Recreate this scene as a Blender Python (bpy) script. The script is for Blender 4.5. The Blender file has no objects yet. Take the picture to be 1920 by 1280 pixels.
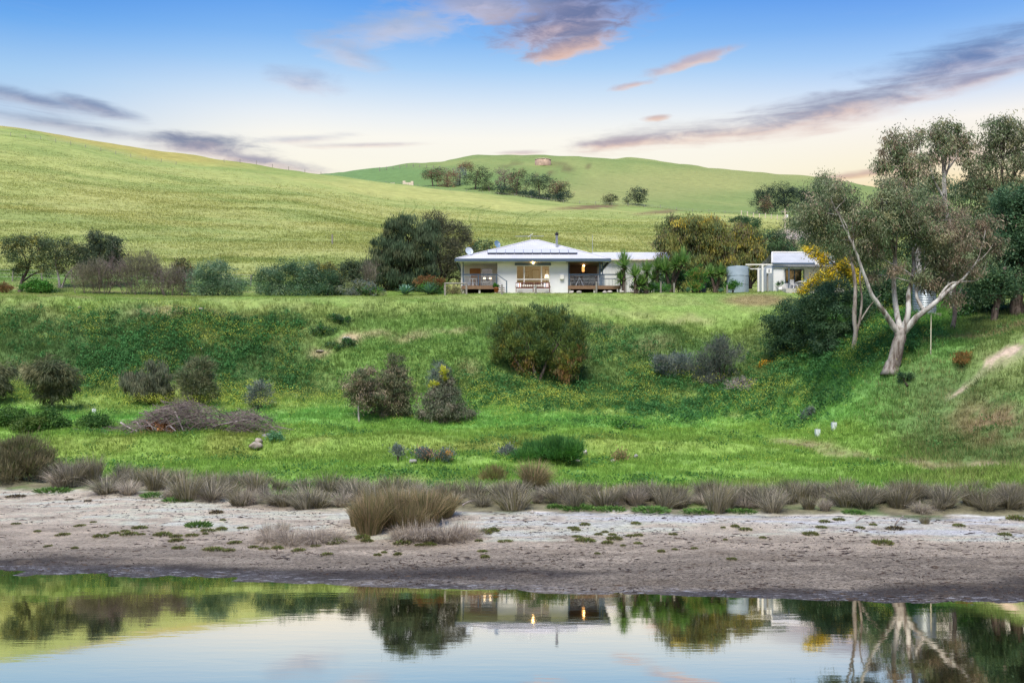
import bpy, math, random
import numpy as np
from mathutils import Vector, Matrix

random.seed(7)
RNG = np.random.default_rng(7)
SC = bpy.context.scene
COL = SC.collection

# ------------------------------------------------------------------ camera
F, YH, CX, H = 1867.0, 698.0, 960.0, 6.4      # focal length and horizon in pixels of the 1920 wide photo, eye height (m)
cam_data = bpy.data.cameras.new('camera')
cam_data.sensor_width = 36.0
cam_data.lens = F / 1920.0 * 36.0
cam_data.shift_y = (YH - 640.0) / 1920.0
cam_data.clip_start = 0.5
cam_data.clip_end = 8000
cam = bpy.data.objects.new('camera', cam_data)
cam.location = (0, 0, H)
cam.rotation_euler = (math.radians(90), 0, 0)
COL.objects.link(cam)
SC.camera = cam
SC.view_settings.view_transform = 'Standard'
SC.view_settings.look = 'None'
SC.view_settings.gamma = 1.0
SC.view_settings.use_curve_mapping = False
EXPOSURE = 1.85
SC.view_settings.exposure = EXPOSURE
SC.cycles.use_denoising = True
SC.cycles.denoiser = 'OPENIMAGEDENOISE'
SC.cycles.denoising_input_passes = 'RGB_ALBEDO_NORMAL'
SC.cycles.denoising_prefilter = 'NONE'
SC.cycles.use_adaptive_sampling = False
SC.cycles.max_bounces = 6
SC.cycles.diffuse_bounces = 2
SC.cycles.glossy_bounces = 3
SC.cycles.transmission_bounces = 4
SC.cycles.transparent_max_bounces = 6
SC.cycles.caustics_reflective = False
SC.cycles.caustics_refractive = False
SC.cycles.sample_clamp_indirect = 6.0

# ------------------------------------------------------------------ sky and sun
SUN_EL, SUN_AZ = math.radians(59), math.radians(196)   # azimuth clockwise from +Y (view direction): soft light from behind the camera
def lin(c):
    c = np.asarray(c, float) / 255.0
    return np.where(c <= 0.04045, c / 12.92, ((c + 0.055) / 1.055) ** 2.4)

world = bpy.data.worlds.new('World')
SC.world = world
world.use_nodes = True
wt = world.node_tree
wt.nodes.clear()
class NT:
    """short node-building helpers"""
    def __init__(s, tree): s.t = tree
    def n(s, typ, **kw):
        nd = s.t.nodes.new(typ)
        for k, v in kw.items(): setattr(nd, k, v)
        return nd
    def link(s, a, b): s.t.links.new(a, b)
    def put(s, sock, v):
        if hasattr(v, 'is_linked') or hasattr(v, 'links'): s.link(v, sock)
        else: sock.default_value = v
    def m(s, op, a, b=None, c=None, clamp=False):
        nd = s.n('ShaderNodeMath', operation=op, use_clamp=clamp)
        s.put(nd.inputs[0], a)
        if b is not None: s.put(nd.inputs[1], b)
        if c is not None: s.put(nd.inputs[2], c)
        return nd.outputs[0]
    def vm(s, op, a, b=None):
        nd = s.n('ShaderNodeVectorMath', operation=op)
        s.put(nd.inputs[0], a)
        if b is not None: s.put(nd.inputs[1], b)
        return nd.outputs[1] if op in ('LENGTH', 'DOT_PRODUCT', 'DISTANCE') else nd.outputs[0]
    def xyz(s, x, y, z):
        nd = s.n('ShaderNodeCombineXYZ')
        s.put(nd.inputs[0], x); s.put(nd.inputs[1], y); s.put(nd.inputs[2], z)
        return nd.outputs[0]
    def mix(s, f, a, b, typ='MIX'):
        nd = s.n('ShaderNodeMix', data_type='RGBA', blend_type=typ)
        s.put(nd.inputs[0], f)
        s.put(nd.inputs[6], a if not isinstance(a, (tuple, list, np.ndarray)) else tuple(list(a)[:3]) + (1,))
        s.put(nd.inputs[7], b if not isinstance(b, (tuple, list, np.ndarray)) else tuple(list(b)[:3]) + (1,))
        return nd.outputs[2]
    def ramp(s, f, stops, interp='LINEAR'):
        nd = s.n('ShaderNodeValToRGB')
        nd.color_ramp.interpolation = interp
        el = nd.color_ramp.elements
        while len(el) < len(stops): el.new(0.5)
        for e, (p, c) in zip(el, stops):
            e.position = p
            e.color = (tuple(c) + (1,)) if hasattr(c, '__len__') else (c, c, c, 1)
        s.put(nd.inputs[0], f)
        return nd.outputs[0]
    def noise(s, vec, scale, detail=4, rough=0.55, dist=0.0):
        nd = s.n('ShaderNodeTexNoise')
        if vec is not None: s.link(vec, nd.inputs['Vector'])
        nd.inputs['Scale'].default_value = scale
        nd.inputs['Detail'].default_value = detail
        nd.inputs['Roughness'].default_value = rough
        nd.inputs['Distortion'].default_value = dist
        return nd.outputs[0]
    def mrange(s, v, a, b, c=0.0, d=1.0, smooth=True):
        nd = s.n('ShaderNodeMapRange')
        nd.interpolation_type = 'SMOOTHSTEP' if smooth else 'LINEAR'
        s.put(nd.inputs[0], v)
        for i, x in enumerate((a, b, c, d)): s.put(nd.inputs[i + 1], x)
        return nd.outputs[0]

W = NT(wt)
def az_el(px, py):
    a = math.atan((px - CX) / F)
    return math.degrees(a), math.degrees(math.atan((YH - py) / F * math.cos(a)))
tc = W.n('ShaderNodeTexCoord')
sep = W.n('ShaderNodeSeparateXYZ'); W.link(tc.outputs['Generated'], sep.inputs[0])
az = W.m('MULTIPLY', W.m('ARCTAN2', sep.outputs[0], sep.outputs[1]), 180 / math.pi)
el = W.m('MULTIPLY', W.m('ARCSINE', sep.outputs[2]), 180 / math.pi)
elf = W.m('DIVIDE', W.m('ADD', el, 5.0), 95.0, clamp=True)       # -5..90 deg -> 0..1
EXPM = 2.0 ** -EXPOSURE
def S(*c): return tuple(lin(c) * EXPM)
def eramp(stops): return W.ramp(elf, [((e + 5.0) / 95.0, S(*c)) for e, c in stops])
left = eramp([(-5, (205, 200, 200)), (9, (240, 226, 214)), (11.6, (238, 236, 232)), (13.2, (192, 214, 238)), (15.2, (166, 206, 243)), (17.8, (104, 170, 240)), (20.5, (50, 132, 228)), (34, (26, 96, 200)), (90, (70, 128, 208))])
mid = eramp([(-5, (225, 210, 195)), (8, (255, 240, 208)), (11.4, (255, 249, 230)), (13.2, (255, 251, 240)), (14.2, (240, 244, 246)), (15.4, (212, 230, 248)), (16.9, (170, 209, 248)), (18.4, (132, 186, 245)), (20.5, (92, 160, 240)), (34, (40, 110, 212)), (90, (70, 128, 208))])
right = eramp([(-5, (235, 205, 170)), (7, (255, 206, 120)), (9.4, (255, 222, 160)), (10.9, (255, 243, 212)), (13.2, (254, 248, 240)), (14.6, (214, 228, 248)), (16.4, (166, 205, 249)), (18.2, (124, 178, 244)), (20.5, (80, 145, 236)), (34, (38, 104, 208)), (90, (70, 128, 208))])
skyc = W.mix(W.mrange(az, -29, -11), left, mid)
skyc = W.mix(W.mrange(az, 6, 24), skyc, right)
# thin cloud wisps of every height round the sky, then the clouds in view, each an ellipse broken up by noise
p2 = W.xyz(az, el, 0.0)
warp1 = W.noise(W.vm('MULTIPLY', p2, (0.55, 1.6, 1)), 1.0, 6, 0.62, 0.4)
warp2 = W.noise(W.vm('MULTIPLY', p2, (0.14, 1.1, 1)), 1.0, 5, 0.6, 0.6)
def cloud(px, py, rx, ry, rot, body, rim, dens, streak=0.5, soft=0.9, amp=2.2):
    global skyc
    soft *= 1.2; ry *= 1.12; rx *= 1.06
    rim = tuple(0.72 * r + 0.28 * g for r, g in zip(rim, (226, 214, 204)))
    body = tuple(0.75 * b + 0.25 * g for b, g in zip(body, (128, 138, 158)))
    a0, e0 = az_el(px, py)
    k = 180 / math.pi / F
    q = W.vm('SUBTRACT', p2, (a0, e0, 0))
    vr = W.n('ShaderNodeVectorRotate', rotation_type='Z_AXIS'); W.link(q, vr.inputs['Vector']); vr.inputs['Angle'].default_value = -math.radians(rot)
    q = W.vm('MULTIPLY', vr.outputs[0], (1 / (rx * k), 1 / (ry * k), 0))
    sp = W.n('ShaderNodeSeparateXYZ'); W.link(q, sp.inputs[0])
    r = W.vm('LENGTH', q)
    nz = W.m('ADD', W.m('MULTIPLY', warp1, 1 - streak), W.m('MULTIPLY', warp2, streak))
    v = W.m('SUBTRACT', 1.0, r)
    v = W.m('ADD', v, W.m('MULTIPLY', W.m('SUBTRACT', nz, 0.46), amp))
    mask = W.m('MULTIPLY', W.mrange(v, 0.0, soft), dens)
    mask = W.m('MULTIPLY', mask, W.mrange(r, 1.9, 0.9))
    low = W.mrange(W.m('ADD', sp.outputs[1], W.m('MULTIPLY', W.m('SUBTRACT', warp1, 0.5), 1.6)), -0.7, 0.35)
    skyc = W.mix(mask, skyc, W.mix(low, S(*rim), S(*body)))
faint = W.m('MULTIPLY', W.mrange(warp2, 0.58, 0.85), 0.10)
skyc = W.mix(W.m('MULTIPLY', faint, W.mrange(el, 32, 8)), skyc, S(232, 222, 216))
PUR, PINK, GREY = (96, 112, 158), (240, 190, 168), (126, 130, 158)
cloud(1070, 10, 190, 62, 2, (92, 112, 164), (168, 150, 176), 0.95, 0.25, 0.9)
cloud(1040, 50, 130, 44, 8, (98, 112, 162), (214, 176, 174), 0.95, 0.25, 0.8)
cloud(1085, 76, 100, 30, 12, (120, 124, 164), (244, 192, 166), 0.95, 0.25, 0.7)
cloud(1030, 100, 60, 15, 12, (190, 160, 166), (248, 192, 160), 0.85, 0.2, 0.7)
cloud(900, 8, 150, 36, 0, (170, 174, 206), (226, 200, 198), 0.85, 0.3, 0.9, 1.9)
cloud(740, 50, 150, 36, 8, (190, 202, 230), (222, 212, 222), 0.85, 0.35, 1.0, 2.0)
cloud(650, 100, 90, 24, -16, (190, 202, 230), (222, 212, 220), 0.75, 0.35, 1.0, 2.0)
cloud(570, 150, 85, 26, -6, (176, 194, 228), (208, 198, 214), 0.75, 0.35, 1.0, 2.0)
cloud(1300, 114, 95, 13, 13, (212, 190, 200), (244, 204, 184), 0.9, 0.3, 0.7, 1.8)
cloud(1185, 160, 46, 7, 8, (224, 188, 186), (244, 200, 180), 0.85, 0.3, 0.7)
cloud(1232, 221, 28, 6, 3, (236, 196, 180), (248, 200, 170), 0.9, 0.3, 0.7)
cloud(1820, 108, 210, 46, 9, (92, 118, 176), (170, 156, 182), 0.92, 0.7, 1.0)
cloud(1830, 150, 160, 18, 10, (150, 146, 178), (216, 184, 180), 0.85, 0.7, 0.9)
cloud(1560, 205, 260, 34, 8, (150, 150, 176), (226, 192, 182), 0.92, 0.75, 0.9)
cloud(1290, 250, 230, 26, 5, (176, 164, 176), (240, 200, 178), 0.9, 0.75, 0.9)
cloud(1180, 266, 110, 11, 3, (196, 172, 176), (246, 206, 182), 0.9, 0.6, 0.8)
cloud(60, 186, 150, 16, -6, (112, 130, 172), (150, 152, 180), 0.85, 0.8, 0.9)
cloud(190, 203, 110, 15, -13, (112, 130, 172), (150, 152, 180), 0.8, 0.8, 0.9)
cloud(110, 232, 200, 14, -4, (120, 134, 166), (160, 160, 180), 0.75, 0.8, 1.0)
cloud(385, 273, 130, 26, -2, (112, 118, 150), (186, 164, 176), 0.92, 0.6, 0.8)
cloud(470, 300, 150, 14, -6, (160, 150, 170), (226, 190, 180), 0.85, 0.7, 0.9)
cloud(560, 262, 120, 10, 6, (186, 186, 206), (226, 206, 206), 0.6, 0.8, 1.0)
cloud(690, 272, 150, 6, 3, (214, 196, 200), (244, 216, 202), 0.7, 0.8, 1.0)
cloud(975, 287, 60, 6, 2, (226, 196, 190), (246, 212, 190), 0.7, 0.6, 0.9)
cloud(1610, 328, 170, 8, 4, (232, 186, 156), (250, 200, 140), 0.85, 0.7, 0.8)
cloud(1760, 300, 120, 20, 8, (226, 180, 170), (250, 196, 140), 0.7, 0.6, 0.9)
sky_t = W.n('ShaderNodeTexSky', sky_type='NISHITA')
sky_t.sun_disc = False
sky_t.sun_elevation = SUN_EL
sky_t.sun_rotation = SUN_AZ
bgA = W.n('ShaderNodeBackground'); W.link(sky_t.outputs[0], bgA.inputs[0]); bgA.inputs[1].default_value = 0.05
bgB = W.n('ShaderNodeBackground'); W.link(skyc, bgB.inputs[0]); bgB.inputs[1].default_value = 1.0
mx = W.n('ShaderNodeMixShader'); mx.inputs[0].default_value = 0.94
W.link(bgA.outputs[0], mx.inputs[1]); W.link(bgB.outputs[0], mx.inputs[2])
wo = W.n('ShaderNodeOutputWorld'); W.link(mx.outputs[0], wo.inputs[0])

sun_d = bpy.data.lights.new('sun', 'SUN')
sun_d.energy = 1.5
sun_d.angle = math.radians(26)
sun_d.color = (1.0, 0.94, 0.84)
sun = bpy.data.objects.new('sun', sun_d)
sun.rotation_euler = (math.radians(90) - SUN_EL, 0, math.pi - SUN_AZ + 0.0)
COL.objects.link(sun)
_dir = Vector((math.sin(SUN_AZ) * math.cos(SUN_EL), math.cos(SUN_AZ) * math.cos(SUN_EL), math.sin(SUN_EL)))
sun.rotation_euler = _dir.to_track_quat('Z', 'Y').to_euler()
sun.location = _dir * 50

# ------------------------------------------------------------------ mesh helpers
LIGHT = 1.0
def A(r, g, b, k=1.0):
    """surface colour (albedo) from a colour seen in daylight"""
    return tuple(np.clip(lin((r, g, b)) / LIGHT * k, 0, 0.85))

class MB:
    """collects quads and triangles, builds one mesh"""
    def __init__(s): s.v = []; s.q = []; s.t = []; s.c = []; s.n = 0
    def add(s, V, Q=None, T=None, C=None):
        V = np.asarray(V, float).reshape(-1, 3)
        s.v.append(V)
        if Q is not None and len(Q): s.q.append(np.asarray(Q, int).reshape(-1, 4) + s.n)
        if T is not None and len(T): s.t.append(np.asarray(T, int).reshape(-1, 3) + s.n)
        if C is None: C = np.ones((len(V), 3))
        C = np.asarray(C, float)
        if C.ndim == 1: C = np.tile(C, (len(V), 1))
        s.c.append(C)
        s.n += len(V)
        return s
    def box(s, x0, x1, y0, y1, z0, z1):
        V = [(x, y, z) for z in (z0, z1) for y in (y0, y1) for x in (x0, x1)]
        return s.add(V, [(0, 2, 3, 1), (4, 5, 7, 6), (0, 1, 5, 4), (2, 6, 7, 3), (0, 4, 6, 2), (1, 3, 7, 5)])
    def tube(s, P, R, k=6, C=None, cap=True):
        P = np.asarray(P, float); n = len(P)
        R = np.broadcast_to(np.asarray(R, float), (n,))
        T = np.gradient(P, axis=0)
        T /= np.linalg.norm(T, axis=1, keepdims=True) + 1e-9
        ref = np.array([0.0, 0, 1]) if abs(T[0][2]) < 0.9 else np.array([1.0, 0, 0])
        Vs = []
        for i in range(n):
            u = ref - T[i] * ref.dot(T[i]); u /= np.linalg.norm(u) + 1e-9
            w = np.cross(T[i], u); ref = u
            a = np.arange(k) / k * 2 * math.pi
            Vs.append(P[i] + R[i] * (np.cos(a)[:, None] * u + np.sin(a)[:, None] * w))
        V = np.concatenate(Vs)
        Q = [(i * k + j, i * k + (j + 1) % k, (i + 1) * k + (j + 1) % k, (i + 1) * k + j) for i in range(n - 1) for j in range(k)]
        T3 = []
        if cap:
            V = np.concatenate([V, P[:1], P[-1:]])
            T3 = [(n * k, (j + 1) % k, j) for j in range(k)] + [(n * k + 1, (n - 1) * k + j, (n - 1) * k + (j + 1) % k) for j in range(k)]
        return s.add(V, Q, T3, C)
    def lathe(s, prof, k=24, C=None):
        prof = np.asarray(prof, float); n = len(prof)
        a = np.arange(k) / k * 2 * math.pi
        V = np.concatenate([np.stack([r * np.cos(a), r * np.sin(a), np.full(k, z)], 1) for r, z in prof])
        Q = [(i * k + j, i * k + (j + 1) % k, (i + 1) * k + (j + 1) % k, (i + 1) * k + j) for i in range(n - 1) for j in range(k)]
        return s.add(V, Q, None, C)
    def mesh(s, name, smooth=False):
        me = bpy.data.meshes.new(name)
        V = np.concatenate(s.v) if s.v else np.zeros((0, 3))
        Q = np.concatenate(s.q) if s.q else np.zeros((0, 4), int)
        T = np.concatenate(s.t) if s.t else np.zeros((0, 3), int)
        me.vertices.add(len(V)); me.vertices.foreach_set('co', V.astype(np.float32).ravel())
        nl = Q.size + T.size
        me.loops.add(nl); me.loops.foreach_set('vertex_index', np.concatenate([Q.ravel(), T.ravel()]).astype(np.int32))
        me.polygons.add(len(Q) + len(T))
        ls = np.concatenate([np.arange(len(Q)) * 4, Q.size + np.arange(len(T)) * 3]).astype(np.int32)
        me.polygons.foreach_set('loop_start', ls)
        me.update(calc_edges=True)
        at = me.color_attributes.new('Col', 'FLOAT_COLOR', 'POINT')
        C = np.concatenate(s.c) if s.c else np.zeros((0, 3))
        at.data.foreach_set('color', np.concatenate([C, np.ones((len(C), 1))], 1).astype(np.float32).ravel())
        me.polygons.foreach_set('use_smooth', np.full(len(me.polygons), smooth, bool))
        return me
    def build(s, name, mat, parent=None, smooth=False, loc=None):
        o = bpy.data.objects.new(name, s.mesh(name, smooth))
        o.data.materials.append(mat)
        COL.objects.link(o)
        if parent is not None: o.parent = parent
        if loc is not None: o.location = loc
        return o

def tag(o, label=None, cat=None, group=None, kind=None):
    if label: o['label'] = label
    if cat: o['category'] = cat
    if group: o['group'] = group
    if kind: o['kind'] = kind
    return o
def thing(name, label, cat, loc=(0, 0, 0), rz=0.0, group=None):
    o = bpy.data.objects.new(name, None)
    o.empty_display_size = 0.2
    COL.objects.link(o)
    o.location = loc; o.rotation_euler = (0, 0, rz)
    return tag(o, label, cat, group)
def inst(mesh, name, parent=None, loc=(0, 0, 0), rot=(0, 0, 0), scale=(1, 1, 1)):
    o = bpy.data.objects.new(name, mesh)
    COL.objects.link(o)
    o.parent = parent; o.location = loc; o.rotation_euler = rot
    o.scale = scale if hasattr(scale, '__len__') else (scale,) * 3
    return o

# ------------------------------------------------------------------ materials
def new_mat(name):
    m = bpy.data.materials.new(name); m.use_nodes = True
    m.node_tree.nodes.clear()
    return m, NT(m.node_tree)
def finish(t, shader):
    o = t.n('ShaderNodeOutputMaterial'); t.link(shader, o.inputs[0])
def solid(name, c, rough=0.6, metal=0.0, var=0.12, scale=3.0, spec=0.3, bump=0.0, bscale=20.0, emit=None, estr=0.0):
    m, t = new_mat(name)
    tcn = t.n('ShaderNodeTexCoord')
    b = t.n('ShaderNodeBsdfPrincipled')
    nz = t.noise(tcn.outputs['Object'], scale, 6, 0.65)
    f = t.mrange(nz, 0.3, 0.7, 1 - var, 1 + var, False)
    t.link(t.mix(1.0, c, t.xyz(f, f, f), 'MULTIPLY'), b.inputs['Base Color'])
    b.inputs['Roughness'].default_value = rough
    b.inputs['Metallic'].default_value = metal
    b.inputs['Specular IOR Level'].default_value = spec
    if bump:
        bn = t.n('ShaderNodeBump'); bn.inputs['Strength'].default_value = bump; bn.inputs['Distance'].default_value = 0.05
        t.link(t.noise(tcn.outputs['Object'], bscale, 5, 0.6), bn.inputs['Height']); t.link(bn.outputs[0], b.inputs['Normal'])
    if emit:
        b.inputs['Emission Color'].default_value = tuple(emit) + (1,); b.inputs['Emission Strength'].default_value = estr
    finish(t, b.outputs[0])
    return m
def foliage(name, trans=0.3, var=0.25, inst_attr=False, spec=0.25):
    """leaf material: colour from the leaf's own colour attribute, thin and a little translucent"""
    m, t = new_mat(name)
    at = t.n('ShaderNodeAttribute', attribute_name='Col')
    c = at.outputs['Color']
    if inst_attr:
        ai = t.n('ShaderNodeAttribute', attribute_name='tint', attribute_type='INSTANCER')
        c = t.mix(1.0, c, ai.outputs['Color'], 'MULTIPLY')
    oi = t.n('ShaderNodeObjectInfo')
    f = t.mrange(oi.outputs['Random'], 0, 1, 1 - var, 1 + var, False)
    c = t.mix(1.0, c, t.xyz(f, f, f), 'MULTIPLY')
    d = t.n('ShaderNodeBsdfPrincipled'); t.link(c, d.inputs['Base Color']); d.inputs['Roughness'].default_value = 0.55
    d.inputs['Specular IOR Level'].default_value = spec
    tr = t.n('ShaderNodeBsdfTranslucent'); t.link(c, tr.inputs['Color'])
    mxs = t.n('ShaderNodeMixShader'); mxs.inputs[0].default_value = trans
    t.link(d.outputs[0], mxs.inputs[1]); t.link(tr.outputs[0], mxs.inputs[2])
    finish(t, mxs.outputs[0])
    return m
def bark(name, c1, c2, scale=6.0):
    m, t = new_mat(name)
    tcn = t.n('ShaderNodeTexCoord')
    v = t.vm('MULTIPLY', tcn.outputs['Object'], (1, 1, 0.25))
    nz = t.noise(v, scale, 6, 0.7, 0.5)
    at = t.n('ShaderNodeAttribute', attribute_name='Col')
    c = t.mix(t.mrange(nz, 0.38, 0.62), c1, c2)
    c = t.mix(1.0, c, at.outputs['Color'], 'MULTIPLY')
    b = t.n('ShaderNodeBsdfPrincipled'); t.link(c, b.inputs['Base Color']); b.inputs['Roughness'].default_value = 0.85
    b.inputs['Specular IOR Level'].default_value = 0.15
    bn = t.n('ShaderNodeBump'); bn.inputs['Strength'].default_value = 0.6; bn.inputs['Distance'].default_value = 0.04
    t.link(nz, bn.inputs['Height']); t.link(bn.outputs[0], b.inputs['Normal'])
    finish(t, b.outputs[0])
    return m

M = {}
M['leaf'] = foliage('leaf', 0.3, 0.08)
M['needle'] = foliage('needle', 0.2, 0.06, spec=0.1)
M['blade'] = foliage('blade', 0.25, 0.12, spec=0.15)
M['scatter'] = foliage('scatter', 0.3, 0.25, inst_attr=True, spec=0.1)
M['petal'] = foliage('petal', 0.35, 0.1)
M['gum_bark'] = bark('gum_bark', A(190, 188, 182), A(112, 102, 94), 2.4)
M['rough_bark'] = bark('rough_bark', A(118, 106, 98), A(66, 58, 52), 7.0)
M['dark_bark'] = bark('dark_bark', A(70, 60, 54), A(42, 36, 32), 6.0)
M['twig'] = bark('twig', A(136, 126, 124), A(92, 82, 80), 5.0)
M['dead_wood'] = bark('dead_wood', A(160, 152, 150), A(112, 102, 98), 5.0)
# ------------------------------------------------------------------ terrain
def hash2(ix, iy, seed):
    n = (ix.astype(np.int64) * 374761393 + iy.astype(np.int64) * 668265263 + seed * 974634777) & 0xffffffff
    n = ((n ^ (n >> 13)) * 1274126177) & 0xffffffff
    return ((n ^ (n >> 16)) & 0xffffff) / float(0xffffff)
def vnoise(x, y, seed=0):
    x = np.asarray(x, float); y = np.asarray(y, float)
    ix = np.floor(x); iy = np.floor(y)
    fx = x - ix; fy = y - iy
    fx = fx * fx * fx * (fx * (fx * 6 - 15) + 10); fy = fy * fy * fy * (fy * (fy * 6 - 15) + 10)
    a = hash2(ix, iy, seed); b = hash2(ix + 1, iy, seed); c = hash2(ix, iy + 1, seed); d = hash2(ix + 1, iy + 1, seed)
    return (a * (1 - fx) + b * fx) * (1 - fy) + (c * (1 - fx) + d * fx) * fy
def fbm(x, y, seed=0, oct=4, gain=0.5):
    s = 0; a = 1; tot = 0
    for o in range(oct):
        s = s + a * vnoise(np.asarray(x) * 2 ** o + o * 17.3, np.asarray(y) * 2 ** o - o * 9.1, seed + o)
        tot += a; a *= gain
    return s / tot
def sstep(a, b, x):
    t = np.clip((np.asarray(x, float) - a) / (b - a), 0, 1)
    return t * t * (3 - 2 * t)

def pchip(x, y, xq):
    x = np.asarray(x, float); y = np.asarray(y, float)
    h = np.diff(x); dl = np.diff(y) / h
    m = np.zeros_like(y); m[0] = dl[0]; m[-1] = dl[-1]
    for i in range(1, len(x) - 1):
        if dl[i - 1] * dl[i] > 0:
            w1 = 2 * h[i] + h[i - 1]; w2 = h[i] + 2 * h[i - 1]
            m[i] = (w1 + w2) / (w1 / dl[i - 1] + w2 / dl[i])
    i = np.clip(np.searchsorted(x, xq) - 1, 0, len(x) - 2)
    t = np.clip((xq - x[i]) / h[i], 0, 1)
    return ((2 * t**3 - 3 * t**2 + 1) * y[i] + (t**3 - 2 * t**2 + t) * h[i] * m[i] + (-2 * t**3 + 3 * t**2) * y[i + 1] + (t**3 - t**2) * h[i] * m[i + 1])
def zp(py, d): return H + (YH - py) * d / F
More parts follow.
